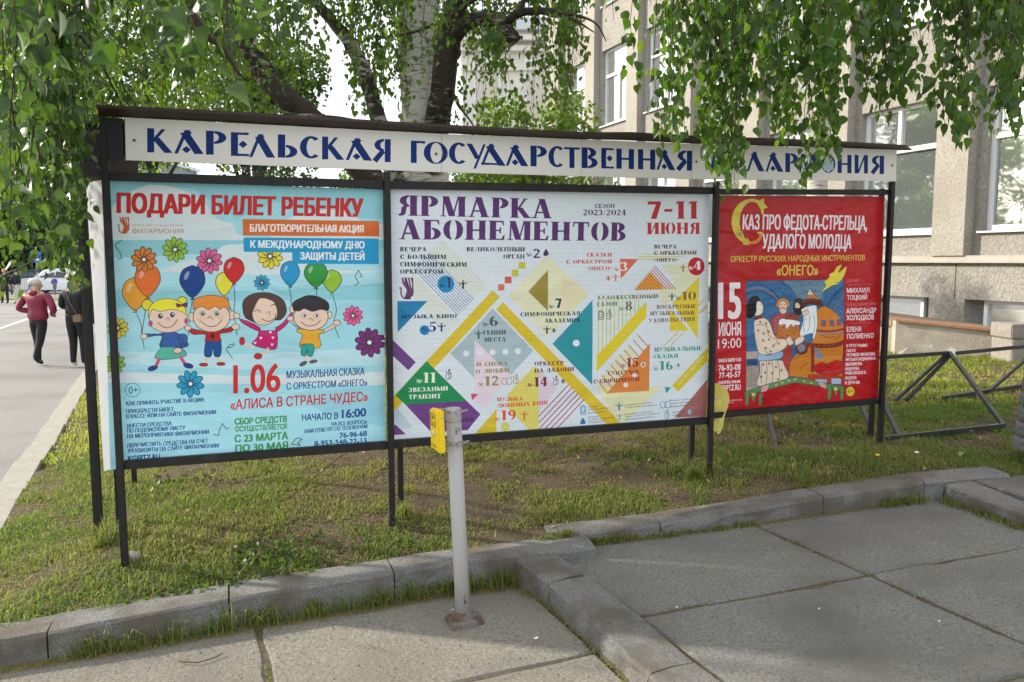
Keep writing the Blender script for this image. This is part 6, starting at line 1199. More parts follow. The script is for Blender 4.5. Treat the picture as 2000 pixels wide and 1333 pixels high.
limb(mb, [P3(772, 72, 6.4), P3(820, 60, 6.4), P3(870, 38, 6.4), P3(905, 15, 6.4), P3(945, -12, 6.4)], [.008, .012, .014, .016, .02], M_twig, 'branch', 6); limb(mb, [P3(878, 130, 6.6), P3(898, 105, 6.5), P3(888, 85, 6.5)], [.02, .014, .006], M_bdark, 'branch', 6); limb(mb, [P3(878, 165, 6.6), P3(895, 205, 6.6), P3(915, 232, 6.5), P3(935, 262, 6.5)], [.014, .016, .008, .004], M_twig, 'branch', 6)
limb(mb, [(P3(790, 600, 6.6).x, 6.6, gnd(-.9, 6.6) - .1), P3(752, 420, 6.4), P3(690, 318, 6.3), P3(612, 236, 6.25), P3(548, 182, 6.2), P3(502, 122, 6.2), P3(466, 60, 6.2), P3(442, 0, 6.2), P3(425, -130, 6.2), P3(400, -330, 6.3)], [.13, .11, .092, .088, .085, .085, .08, .075, .065, .04], M_bdark, 'stem', 16)
limb(mb, [(P3(800, 600, 6.8).x, 6.8, gnd(-.9, 6.8) - .1), P3(782, 420, 6.8), P3(756, 300, 6.8), P3(733, 215, 6.8), P3(714, 150, 6.8), P3(688, 92, 6.8), P3(650, 42, 6.8), P3(600, -20, 6.8), P3(540, -160, 6.9)], [.1, .085, .07, .066, .062, .058, .05, .04, .025], M_bspeck, 'stem', 14)
limb(mb, [P3(556, 226, 6.1), P3(620, 232, 6.1), P3(680, 240, 6.15), P3(740, 262, 6.4), P3(790, 330, 6.6)], [.02, .03, .034, .045, .06], M_bdark, 'stem', 10)
g = np.random.default_rng(4)
def curtain(xs, yb, Y, n, seed, ytop=-170, frac=.6, pw=1.4, ymin=None):
    g = np.random.default_rng(seed); out = []
    for _ in range(n):
        x = g.uniform(*xs); d = g.uniform(*Y); b_ = float(np.interp(x, [q[0] for q in yb], [q[1] for q in yb])); b_ = ytop + (b_ - ytop) * (1 - frac * g.random() ** pw)
        t = P3(x + g.uniform(-25, 25), ytop + g.uniform(-30, 20), d + g.uniform(-.1, .1)); q = P3(x, b_, d); out.append((tuple(t), tuple(q)))
    return out
sp = curtain((-60, 470), [(-60, 300), (200, 330), (470, 400)], (6.4, 9.2), 170, 1, frac=.8) + curtain((440, 620), [(440, 330), (560, 260), (620, 190)], (5.8, 8.2), 62, 2, frac=.75) + curtain((625, 700), [(625, 150), (700, 160)], (6, 8), 16, 3) + curtain((690, 810), [(690, 290), (760, 300), (810, 240)], (5.6, 7.6), 46, 4, frac=.7) + curtain((800, 900), [(800, 150), (850, 240), (900, 60)], (5.5, 6.4), 14, 31, frac=.8)
sp += curtain((-60, 165), [(-60, 415), (165, 425)], (5.7, 6.7), 34, 61, frac=.5)  # extra strands behind the left curtain, added to shade the lawn
sp += curtain((885, 1005), [(885, 330), (940, 300), (1005, 260)], (5.9, 7.6), 26, 5, frac=.7) + curtain((1005, 1140), [(1005, 250), (1050, 270), (1085, 290), (1110, 250), (1140, 120)], (5.9, 7.2), 44, 6, frac=.7)
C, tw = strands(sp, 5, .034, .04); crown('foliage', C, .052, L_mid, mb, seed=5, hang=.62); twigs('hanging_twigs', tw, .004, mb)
th = g.uniform(0, 2 * pi, 9000); rr = g.random(9000) ** .45; ph = g.normal(size=9000) * .5
C = np.c_[-1.0 + np.cos(th) * rr * 3.2, 7.6 + np.sin(th) * rr * 2.6, 6.2 + ph * 1.5]; crown('upper_foliage', C, .06, L_mid, mb, seed=8, hang=.5)
# --- hanging curtain in front, right: second birch standing behind the red banner
rt = P3(1600, 640, 7.6); rb_ = empty('birch_tree', (rt.x, 7.6, gnd(rt.x, 7.6)), 'slim birch behind the right end of the boards, its leafy curtain hanging over the sign', 'tree')
limb(rb_, [(rt.x, 7.6, gnd(rt.x, 7.6) - .1), P3(1598, 520, 7.6), P3(1597, 350, 7.6), P3(1604, 240, 7.6), P3(1612, 160, 7.6), P3(1594, 80, 7.6), P3(1582, 0, 7.6), P3(1586, -150, 7.6), P3(1590, -420, 7.5)], [.13, .105, .09, .08, .078, .082, .08, .07, .045], M_birch, 'trunk', 16)
limb(rb_, [P3(1586, -190, 7.5), P3(1640, -260, 6.2), P3(1560, -290, 4.8), P3(1300, -240, 3.9), P3(1050, -230, 3.7)], [.06, .05, .04, .03, .012], M_bdark, 'limb', 9); limb(rb_, [P3(1590, -240, 7.4), P3(1720, -280, 5.8), P3(1850, -250, 4.4), P3(2050, -230, 3.8)], [.05, .045, .035, .015], M_bdark, 'limb', 9)
limb(rb_, [P3(1640, 90, 6.2), P3(1678, 42, 6.0), P3(1715, 2, 5.8), P3(1760, -80, 5.6)], [.012, .022, .026, .03], M_bdark, 'branch', 7); limb(rb_, [P3(1330, 0, 3.9), P3(1380, 50, 3.9), P3(1412, 110, 3.9), P3(1418, 190, 3.9)], [.012, .009, .006, .003], M_twig, 'branch', 6)
ybR = [(1110, 50), (1185, 95), (1230, 140), (1270, 190), (1288, 255), (1300, 285), (1340, 285), (1352, 160), (1378, 210), (1388, 345), (1440, 360), (1452, 270), (1480, 225), (1500, 290), (1550, 270), (1560, 320), (1635, 315), (1645, 205), (1690, 190), (1716, 225), (1745, 200), (1765, 215), (1815, 205), (1845, 255), (1888, 275), (1898, 120), (1940, 170), (1950, 255), (1985, 250), (2000, 150), (2080, 160)]
near = curtain((1190, 1620), ybR, (3.1, 4.3), 36, 21, frac=.7, pw=1.2) + curtain((1290, 1345), ybR, (3.3, 4.), 9, 22, frac=.1) + curtain((1382, 1446), ybR, (3.5, 4.1), 14, 23, frac=.12) + curtain((1500, 1636), ybR, (3.6, 4.5), 13, 24, frac=.15) + curtain((1620, 2080), ybR, (3.2, 4.6), 46, 25, frac=.6) + curtain((1690, 1760), ybR, (3.6, 4.), 9, 26, frac=.15) + curtain((1845, 1890), ybR, (3.4, 4.), 8, 27, frac=.1) + curtain((1945, 1988), ybR, (3.3, 4.), 7, 28, frac=.12) + curtain((1450, 1640), [(1450, 230), (1640, 240)], (4.6, 6.5), 12, 29, frac=.5)
near += curtain((1395, 1435), [(1395, 372), (1435, 372)], (3.4, 3.9), 5, 35, frac=.05)
near += curtain((1570, 1625), [(1570, 372), (1625, 330)], (3.6, 4.2), 4, 36, frac=.06)
C, tw = strands(near, 6, .03, .03); N = len(C)
cz = np.array(C); dist = cz[:, 1]; vis = np.where((cz[:, 2] < EYE + cz[:, 1] * .31) & (abs(cz[:, 0]) < cz[:, 1] * .64))[0]
# the leaves that show largest are parts of their own, sharing six leaf meshes; the rest is one mass
shapes = []
for k in range(8):
    me = fine_leaf_mesh('birch_leaf', np.zeros((1, 3)), .055, hang=.55, seed=200 + k); me.materials.append(L_near); shapes.append(me)
shapes2 = []
for me in shapes: m2 = me.copy(); m2.materials.clear(); m2.materials.append(L_left); shapes2.append(m2)
def loose_leaves(par, idxs, C, sh=None):
    sh = sh or shapes
    for q, i in enumerate(idxs):
        o = bpy.data.objects.new('leaf', sh[q % 8]); COL.objects.link(o); o.parent = par; o.location = Vector(C[i]) - Vector(par.location); o.rotation_euler = (random.uniform(-.4, .4), random.uniform(-.4, .4), random.uniform(0, 6.28)); s_ = random.uniform(.75, 1.15); o.scale = (s_,) * 3
order = vis[np.argsort(dist[vis] + g.uniform(0, .5, len(vis)))][:150]; keep = np.setdiff1d(np.arange(N), order)
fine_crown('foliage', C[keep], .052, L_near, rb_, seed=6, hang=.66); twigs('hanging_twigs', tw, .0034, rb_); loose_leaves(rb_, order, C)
cat_ = C[g.integers(0, len(C), 260)]; o = twigs('catkins', [np.array([p, p - [.002, .001, .014], p - [0, .002, .03], p - [0, 0, .031]]) for p in cat_], .0042, rb_, mat('catkin', (.16, .2, .06), .8))
# --- birch standing outside the left edge, its branches in view
lb_ = empty('birch_tree', (-5.4, 2.3, .0), 'birch outside the left edge whose leafy branches hang beside the stand', 'tree')
limb(lb_, [(-5.4, 2.3, -.1), (-5.35, 2.3, 2), (-5.3, 2.3, 4), (-5.2, 2.4, 6.5)], [.17, .14, .11, .06], M_birch, 'trunk', 14)
limb(lb_, [(-5.33, 2.3, 3.3), (-4.2, 3.1, 3.9), P3(-100, -260, 3.4), P3(150, -230, 3.0), P3(420, -200, 2.4)], [.06, .045, .035, .025, .01], M_bdark, 'limb', 9)
limb(lb_, [P3(-300, -100, 3.6), P3(20, 20, 3.5), P3(160, 75, 3.6), P3(230, 190, 3.7)], [.03, .016, .009, .004], M_twig, 'branch', 6); limb(lb_, [P3(330, -60, 2.1), P3(395, 60, 2.1), P3(430, 90, 2.15), P3(470, 150, 2.2)], [.012, .011, .008, .004], M_twig, 'branch', 6); limb(lb_, [P3(-80, 620, 2.6), P3(0, 545, 2.6), P3(40, 525, 2.6), P3(80, 500, 2.65)], [.004, .004, .003, .002], M_twig, 'branch', 5)
ybL = [(-80, 585), (0, 580), (40, 560), (60, 520), (110, 520), (135, 560), (178, 590), (186, 300), (200, 215), (260, 130), (320, 90), (360, 140), (400, 150), (460, 90), (520, 60), (700, 40)]
nl = curtain((-60, 60), ybL, (2.2, 3.2), 16, 41, ytop=-200, frac=.6) + curtain((60, 146), ybL, (2.9, 3.7), 26, 42, ytop=-200, frac=.35) + curtain((-40, 150), ybL, (3.2, 4.2), 22, 43, ytop=-200, frac=.6) + curtain((138, 178), [(138, 590), (178, 600)], (4.7, 5.3), 16, 47, ytop=-200, frac=.3) + curtain((-40, 470), [(-40, 150), (130, 150), (300, 110), (470, 120)], (1.5, 2.1), 24, 44, ytop=-230, frac=.55) + curtain((190, 560), [(190, 200), (560, 90)], (3, 4.5), 34, 45, ytop=-200, frac=.7)
C, tw = strands(nl, 7, .032, .033); cz = np.array(C); N = len(C); vis = np.where((cz[:, 2] < EYE + cz[:, 1] * .32) & (abs(cz[:, 0]) < cz[:, 1] * .64))[0]; order = vis[np.argsort(cz[vis, 1])][:150]; keep = np.setdiff1d(np.arange(N), order)
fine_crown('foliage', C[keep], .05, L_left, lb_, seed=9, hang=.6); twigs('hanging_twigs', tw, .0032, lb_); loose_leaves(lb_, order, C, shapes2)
# --- trees further back
def tree(x, Y, h, w, z0h, n, size, m, label, name='tree', group=None, seed=0, lobes=9, cat='tree', trunk=.14, hang=.35):
    z0 = gnd(x, Y) if (Y < 30 and x > -6) else zA(Y); o = empty(name, (x, Y, z0), label, cat, group); g = np.random.default_rng(seed)
    MB().tube([(x, Y, z0 - .1), (x + .1, Y, z0 + h * .4), (x - .05, Y, z0 + h * .85)], [trunk, trunk * .75, trunk * .25], 9).build('trunk', M_bark, o, smooth=True)
    m_ = MB(); C = []
    for k in range(lobes):
        a = g.uniform(0, 2 * pi); rr = g.uniform(.15, .75) * w / 2; zz = g.uniform(z0h + .15 * (h - z0h), h * .92); f = 1 - .5 * abs((zz - (h + z0h) / 2) / (h / 2)); cx, cy = x + cos(a) * rr * f, Y + sin(a) * rr * f
        m_.tube([(x, Y, z0 + zz * .55), ((x + cx) / 2, (Y + cy) / 2, z0 + zz * .85), (cx, cy, z0 + zz)], [trunk * .35, trunk * .2, trunk * .06], 6); R = g.uniform(.22, .38) * w / 1.6 * f
        k_ = n // lobes; d = g.normal(size=(k_, 3)); d /= np.linalg.norm(d, axis=1)[:, None]; d *= (g.random(k_)[:, None] ** .4) * R; d[:, 2] *= .8; cl = vnoise(d[:, 0] * 3 + 20 + k, d[:, 2] * 3 + 20 + d[:, 1] * 2, .5 * R, k) > .38; C.append((d + np.array([cx, cy, z0 + zz]))[cl])
    m_.build('limbs', M_bark, o, smooth=True); crown('foliage', np.vstack(C), size, m, o, seed=seed, hang=hang); return o
def pxX(x, Y): return dep(x, 500, Y).x
tree(pxX(500, 15), 15, 7.0, 5.0, 1.0, 15000, .10, L_far, 'dense green lime tree seen between the left dark stem and the sign', 'lime_tree', seed=51, lobes=14)
tree(pxX(300, 18), 18, 9.0, 6.5, 1.2, 16000, .12, L_far, 'tall leafy tree in the distance above the left banner', 'lime_tree', seed=52, lobes=14)
tree(pxX(170, 26), 26, 10.0, 7, 2.6, 12000, .15, L_mid, 'leafy tree by the square behind the hanging twigs at the far left', 'roadside_tree', seed=53, lobes=14)
tree(pxX(700, 22), 22, 5.2, 4.5, .8, 8000, .12, L_mid, 'low leafy tree glimpsed beneath the sign left of the white trunk', 'shrub_tree', seed=54, lobes=10)
tree(pxX(1040, 13), 13, 4.1, 3.2, .9, 9000, .085, leafmat('maple_leaf', (.05, .10, .02), (.11, .17, .04), (.16, .3, .03), (.36, .48, .06), .5, .5), 'light green bushy maple right of the white trunk before the cream building', 'maple_tree', seed=55, lobes=12, trunk=.06)
tree(pxX(955, 15), 15, 3.7, 3.0, .8, 6000, .09, L_mid, 'round green bush peeping over the sign between trunk and building', 'bush', seed=56, lobes=9, trunk=.06)
# blue green spruce seen in the gap under the sign
sx_, sy_ = pxX(480, 11), 11.; z0 = gnd(sx_, sy_); spt = empty('spruce_tree', (sx_, sy_, z0), 'dark blue green spruce top showing in the gap beneath the sign', 'tree'); MB().tube([(sx_, sy_, z0), (sx_, sy_, z0 + 3.2)], [.08, .01], 8).build('trunk', M_bark, spt)
gg = np.random.default_rng(8); t = gg.random(9000) ** .6; a = gg.uniform(0, 2 * pi, 9000); a = np.round(a / (2 * pi / 11)) * (2 * pi / 11) + gg.normal(size=9000) * .12; r_ = gg.random(9000) * (.25 + t * 1.3); C = np.c_[sx_ + np.cos(a) * r_, sy_ + np.sin(a) * r_, z0 + 3.2 - t * 2.6 - r_ * .25 + (t * 8 % 1) * .1]; crown('needles', C, .07, L_spruce, spt, seed=12, hang=.2)
# dark belt of trees across the square
for i, x in enumerate((-330, -170, -30, 80, 190, 330, 480)):
    tree(pxX(x, 82 + (i % 3) * 7), 82 + (i % 3) * 7, 9 + (i * 37 % 5), 14, .3, 9000, .62, L_dark, 'dark round tree across the square, ' + ('first from the left edge', 'second from the left', 'third from the left, above the walkers', 'fourth from the left, behind the white car', 'fifth from the left, behind the stand', 'sixth from the left, behind the banner', 'rightmost of its row')[i], 'roadside_tree', group='trees across the square', seed=70 + i, lobes=10, trunk=.3)
gh = np.random.default_rng(91); xa_, xb_ = pxX(-150, 66), pxX(420, 66); hx = gh.uniform(xa_, xb_, 26000); hz = gh.random(26000) ** .8 * (3.6 + 1.6 * vnoise(hx + 40, hx * 0 + 7, 2.2, 3)); hy = 66 + gh.normal(size=26000) * 1.0
hd_ = put('tree_belt', leaf_mesh('tree_belt', np.c_[hx, hy, hz - .4], .3, hang=.3, seed=92), L_dark); tag(hd_, 'dark hedge like belt of trees along the far road behind the parked cars', 'trees', kind='stuff')
# ------------------------------------------------------------------ grass
def blades(P, H, Wd, tint, name, m, parent=None, seed=0, lean=.55):
    g = np.random.default_rng(seed); N = len(P); a = g.uniform(0, 2 * pi, N); d = np.c_[np.cos(a), np.sin(a), 0 * a]; q = np.c_[-np.sin(a), np.cos(a), 0 * a]; l = (g.random(N) * lean + .1)[:, None]; H = H[:, None]; Wd = Wd[:, None]
    V = np.empty((N, 5, 3)); z = np.array([0, 0, 1.]); V[:, 0] = P - q * Wd * .5; V[:, 1] = P + q * Wd * .5; mid = P + d * l * H * .35 + z * H * .6; V[:, 2] = mid + q * Wd * .4; V[:, 3] = mid - q * Wd * .4; V[:, 4] = P + d * l * H * 1.15 + z * H * (1 - l * .45)
    idx = (np.arange(N)[:, None] * 5 + np.array([0, 1, 2, 0, 2, 3, 3, 2, 4])[None]).ravel(); o = put(name, fast_mesh(name, V.reshape(-1, 3), 3, idx, np.repeat(tint, 5)), m, parent); return o
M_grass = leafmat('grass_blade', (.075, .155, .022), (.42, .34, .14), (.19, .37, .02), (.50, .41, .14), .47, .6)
g = np.random.default_rng(77)
def scatter(n, x0, x1, y0, y1): x = g.uniform(x0, x1, n); y = g.uniform(y0, y1, n); k = inside(x, y, LAWN); return x[k], y[k]
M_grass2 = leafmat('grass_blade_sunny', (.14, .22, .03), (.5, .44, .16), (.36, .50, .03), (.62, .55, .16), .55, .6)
def lawn_grass(n, box, hh, ww, name, thr, mt=None):
    x, y = scatter(n, *box); v = .55 * vnoise(x + 30, y + 30, .42, 5) + .45 * vnoise(x + 30, y + 30, .13, 6)
    bare = np.exp(-(((x - .5) / 1.5) ** 2 + ((y - 5.4) / .7) ** 2)) * .22 + np.exp(-(((x + 2.3) / .45) ** 2 + ((y - 3.75) / .3) ** 2)) * .14 + np.exp(-(((x - 5.6) / .9) ** 2 + ((y - 8) / .5) ** 2)) * .3
    k = v > thr + bare + g.uniform(-.12, .12, len(x)); x, y, v, bare = x[k], y[k], v[k], bare[k]; z = zg(x, y) - .012
    t = np.clip(.08 + g.beta(1.1, 2.8, len(x)) + (vnoise(x + 9, y + 9, .5, 9) - .5) * .55 + bare * .8, 0, 1); H = hh * g.uniform(.4, 1.3, len(x)) * (.3 + 1.5 * np.clip(v - .25, 0, 1)) * np.where(g.random(len(x)) < .03, 1.8, 1); o = blades(np.c_[x, y, z], H, ww * g.uniform(.6, 1.3, len(x)), t, name, mt or M_grass, seed=n, lean=1.1); tag(o, kind='stuff'); return o
gr1 = lawn_grass(300000, (-3.6, 4.2, 3.0, 6.4), .045, .0055, 'grass', .375); tag(gr1, 'short patchy green and straw coloured grass on the lawn around the posts', 'grass')
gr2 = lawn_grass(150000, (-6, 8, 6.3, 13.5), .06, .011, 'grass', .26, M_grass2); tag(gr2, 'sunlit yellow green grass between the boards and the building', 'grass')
# dry thatch lying flat
x, y = scatter(60000, -3.4, 3.4, 3.0, 6.2); o = blades(np.c_[x, y, zg(x, y) - .004], g.uniform(.004, .012, len(x)), np.full(len(x), .004), g.uniform(.6, 1, len(x)), 'thatch', M_grass, seed=3, lean=6); tag(o, 'dry straw lying on the soil between the grass blades', 'thatch', kind='stuff')
# tufts against kerbs and posts
TP = []; 
def tufts(line, n, off, h, sc=1):
    for _ in range(n):
        s_ = g.random(); a, b_ = line[0], line[1]; i = int(s_ * (len(line) - 1)); f = s_ * (len(line) - 1) - i; p = Vector(line[i]).lerp(Vector(line[min(i + 1, len(line) - 1)]), f); k = int(g.integers(6, 26) * sc); hv = h * g.uniform(.5, 1.2)
        for _ in range(k): TP.append((p.x + g.normal() * .022 + off[0], p.y + g.normal() * .014 + off[1], p.z - .005, hv * g.uniform(.5, 1.1)))
F_ = Vector((.0, -.012, 0))
tufts([k1b[1], k1b[2], k1b[3], k1b[4], k1b[5], k1b[6]], 78, (0, -.02), .14); tufts([k1b[5], k1b[6]], 26, (0, -.01), .13, 1.4); tufts([k1b[1], k1b[2]], 22, (0, -.02), .08); tufts([k2b[0], k2b[1], k2b[2]], 44, (0, -.01), .05); tufts([k2b[3].lerp(k2b[4], .55), k2b[4]], 14, (0, -.01), .09); tufts([r4b[0], r4b[1]], 30, (-.01, -.02), .05)
tufts([k2b[0], k2b[0].lerp(k2b[1], .75)], 34, (0, 0), .075, 1.3); q = Vector((.12, 3.97, .205)); tufts([q, q + Vector((.2, .08, .02))], 22, (0, 0), .05, 1.2)
for La, Lb, n_ in ((Vector((*isect(*J3, *H2[0]), 0)), Vector((*isect(*J3, *H2[1]), 0)), 16), (Vector((*isect(*J3, *H2[1]), 0)), Vector((*isect(*J3, *H2[2]), 0)), 14), (Vector((*isect(*DR, *H2[1]), 0)), Vector((*isect(*J3, *H2[1]), 0)), 12), (Vector((*isect(*J1, *Hh[0]), 0)), Vector((*isect(*J1, *Hh[1]), 0)), 8)):
    for p_ in (La, Lb): p_.z = (zL if n_ == 8 else zU)(p_.x, p_.y) - .006
    tufts([La, Lb], n_, (0, 0), .02, .45)
tufts([db[0], db[1], db[3]], 10, (-.01, -.01), .04, .6)
for px_ in ((243, 1100), (765, 1018), (1384, 914), (1716, 865)): q = onB(*px_); q.z = gnd(q.x, q.y); tufts([q, q + Vector((.01, 0, 0))], 4, (0, 0), .09)
for xx, yy, zz, hh in ((200, 1060, .17, .22), (190, 1075, .16, .18), (783, 1008, .27, .14), (1349, 934, .34, .14)): q = on(xx, yy, zz); tufts([q, q + Vector((.04, 0, 0))], 6, (0, 0), hh)
TP = np.array(TP); o = blades(TP[:, :3], TP[:, 3], np.full(len(TP), .0045), np.clip(g.beta(1.3, 2.2, len(TP)), 0, 1), 'kerb_grass', M_grass, seed=9, lean=.9); tag(o, 'tufts of longer grass growing along the foot of the granite kerbs and posts', 'grass', kind='stuff')
x, y = scatter(420, -3.2, 4.5, 3.1, 7.5); o = put('fallen_leaves', leaf_mesh('fallen_leaves', np.c_[x, y, zg(x, y) + .018], .035, hang=.1, seed=66, flat=True), mat('dry_leaf', (.22, .14, .06), .8, (.34, .27, .12), 25)); tag(o, 'dry brown fallen leaves scattered in the lawn', 'fallen leaves', kind='stuff')
# flat weeds
W_c = []
for cx, cy, n, r in ((520, 1098, 170, .3), (470, 1125, 90, .2), (560, 1075, 110, .26), (1090, 1062, 200, .12), (1020, 1090, 50, .07), (900, 900, 120, .25), (1620, 900, 160, .4), (1250, 930, 120, .3), (350, 1150, 140, .15), (1175, 1052, 120, .12), (330, 960, 120, .3)):
    q = on(cx, cy, .2 if cx < 900 else .28)
    for _ in range(n): x_, y_ = q.x + g.normal() * r * .6, q.y + g.normal() * r * .35; W_c.append((x_, y_, 0))
W_c = np.array(W_c); W_c[:, 2] = zg(W_c[:, 0], W_c[:, 1]) + g.uniform(.002, .03, len(W_c)); k = inside(W_c[:, 0], W_c[:, 1], LAWN); o = put('weeds', leaf_mesh('weeds', W_c[k], .032, hang=.2, seed=31, flat=True), L_far); tag(o, 'low broad leaved weeds and clover spread in the grass', 'weeds', kind='stuff')
for i, (cx, cy, z_, lb__) in enumerate(((1714, 891, .46, 'tiny yellow dandelion in the grass near the right post'), (1790, 886, .46, 'small white clover head in the grass before the barriers'))):
    q = on(cx, cy, z_ + .03); o = empty('flower', q, lb__, 'flower'); MB().tube([(q.x, q.y, q.z - .06), tuple(q)], .0015, 5).build('stem', MATS['grass_blade'], o); MB().lathe(q, [(.003, 0), (.013, .004), (.012, .009), (.003, .012)], 9).build('head', mat('dandelion_yellow', (.75, .6, .03), .7) if i == 0 else M_white, o)
# ------------------------------------------------------------------ bits on the paving
for i, (cx, cy, U, lab) in enumerate(((1047, 1248, 0, 'white paper scrap on the lower paving right of the pole'), (884, 1192, 0, 'tiny white chip on the paving just behind the pole plate'), (1322, 1187, 1, 'pale chip in the joint of the upper paving'), (1835, 1214, 1, 'small white speck on the upper paving at the right'), (1600, 1190, 1, 'small pale speck below the slab crossing'))):
    q = onU(cx, cy, .006) if U else onL(cx, cy, .006); s_ = .011 if i == 0 else .005
    o = MB().add([q + Vector((-s_, 0, 0)), q + Vector((0, -s_ * .8, .001)), q + Vector((s_, s_ * .2, .002)), q + Vector((s_ * .1, s_, .004)), q + Vector((0, 0, -.004))], [(0, 1, 2, 3), (1, 0, 4), (2, 1, 4), (3, 2, 4), (0, 3, 4)]).build('paper_scrap', M_white); tag(o, lab, 'litter')
for (pts, lab) in (([(350, 1293), (385, 1295), (420, 1285), (436, 1276)], 'thin dark twig lying on the lower paving at the left'), ([(968, 1155), (985, 1151)], 'short twig by the kerb corner'), ([(1186, 1218), (1192, 1216)], 'short dark splinter on the step kerb')):
    o = MB().tube([onL(*p, h=.008 if 'step' not in lab else .17) for p in pts], .0022, 5).build('twig', M_twig); tag(o, lab, 'twig')
br_ = [on(*p, .2) for p in ((565, 1012), (610, 985), (655, 955), (690, 935))]; o = MB().tube([Vector((p.x, p.y, gnd(p.x, p.y) + .03 + i * .012)) for i, p in enumerate(br_)], .003, 5).build('twig', M_twig); tag(o, 'long bare twig slanting in the grass below the left banner', 'twig')
# straw and crumbs drifted against the kerb feet and into the joints
D_ = []
for L_, n_, w_ in (([k1b[0], k1b[1], k1b[2], k1b[3], k1b[4], k1b[5], k1b[6]], 5200, .028), ([k2b[0], k2b[1], k2b[2], k2b[3], k2b[4]], 1500, .014), ([db[0], db[1], db[2], db[3]], 700, .009), ([r4b[0], r4b[1]], 500, .02)):
    c_ = cumlen(L_); s_ = g.random(n_) * c_[-1]; x = np.interp(s_, c_, [p.x for p in L_]); y = np.interp(s_, c_, [p.y for p in L_]); z = np.interp(s_, c_, [p.z for p in L_]); D_.append(np.c_[x + g.normal(size=n_) * w_ * .5, y - abs(g.normal(size=n_)) * w_, z + .002])
D_ = np.vstack(D_); o = blades(D_, g.uniform(.003, .009, len(D_)), np.full(len(D_), .0035), g.uniform(.55, 1, len(D_)), 'straw_drift', M_grass, seed=19, lean=7); tag(o, 'dry straw drifted along the foot of the kerbs', 'straw', kind='stuff')
cr_ = []
for n_, U in ((260, 0), (240, 1)):
    for _ in range(n_):
        cx, cy = (g.uniform(0, 1150), g.uniform(1190, 1333)) if not U else (g.uniform(1100, 2000), g.uniform(990, 1333)); q = onU(cx, cy, .004) if U else onL(cx, cy, .004)
        if U or (k1b[1].y + (q.x - k1b[1].x) * .33 > q.y): cr_.append(tuple(q))
o = put('crumbs', leaf_mesh('crumbs', np.array(cr_), .009, hang=.1, seed=44, flat=True), mat('dark_crumb', (.05, .04, .03), .9, (.2, .17, .12), 90)); tag(o, 'dark crumbs and bits of bark strewn over the paving', 'debris', kind='stuff')
# ------------------------------------------------------------------ people
def skin(name, verts, edges, m, par, sub=2, quilt=0., mats=None, pick=None):
    me = bpy.data.meshes.new(name); me.from_pydata([v[:3] for v in verts], edges, []); o = bpy.data.objects.new(name, me); COL.objects.link(o)
    sk = o.modifiers.new('s', 'SKIN'); sk.use_smooth_shade = True
    for i, v in enumerate(verts): me.skin_vertices[0].data[i].radius = (v[3], v[4] if len(v) > 4 else v[3]); me.skin_vertices[0].data[i].use_root = (i == 0)
    ss = o.modifiers.new('u', 'SUBSURF'); ss.levels = sub; ss.render_levels = sub
    dg = bpy.context.evaluated_depsgraph_get(); n = bpy.data.meshes.new_from_object(o.evaluated_get(dg)); bpy.data.objects.remove(o); n.name = name
    if quilt:
        for v in n.vertices: r = Vector((v.co.x, v.co.y, 0)); v.co += r.normalized() * (abs(sin(v.co.z * pi / .055)) ** .5 - .7) * quilt
    ob = put(name, n, mats or m, None, True); ob.parent = par
    if pick:
        for p in n.polygons: p.material_index = pick(p.center)
    return ob
M_skin = mat('skin', (.5, .3, .22), .6); M_maroon = mat('maroon_jacket', (.2, .014, .04), .5, (.25, .02, .05), 8, .3, 40); M_cloth_b = mat('black_cloth', (.012, .012, .015), .8, (.02, .02, .024), 10); M_whair = mat('white_hair', (.62, .6, .56), .7, (.5, .48, .44), 60, .5, 90); M_shoeb = mat('black_leather', (.015, .013, .013), .4); M_wshoe = mat('white_shoe', (.7, .7, .7), .6); M_bag = mat('brown_bag', (.2, .13, .085), .6); M_blond = mat('fair_hair', (.5, .36, .26), .7); M_tan = mat('pale_trousers', (.5, .48, .44), .8); M_purple = mat('purple_top', (.12, .08, .3), .8); M_gtr = mat('grey_trousers', (.12, .14, .15), .8); M_dhair = mat('dark_hair', (.03, .02, .016), .7); M_cap = mat('pink_cap', (.6, .25, .22), .8)
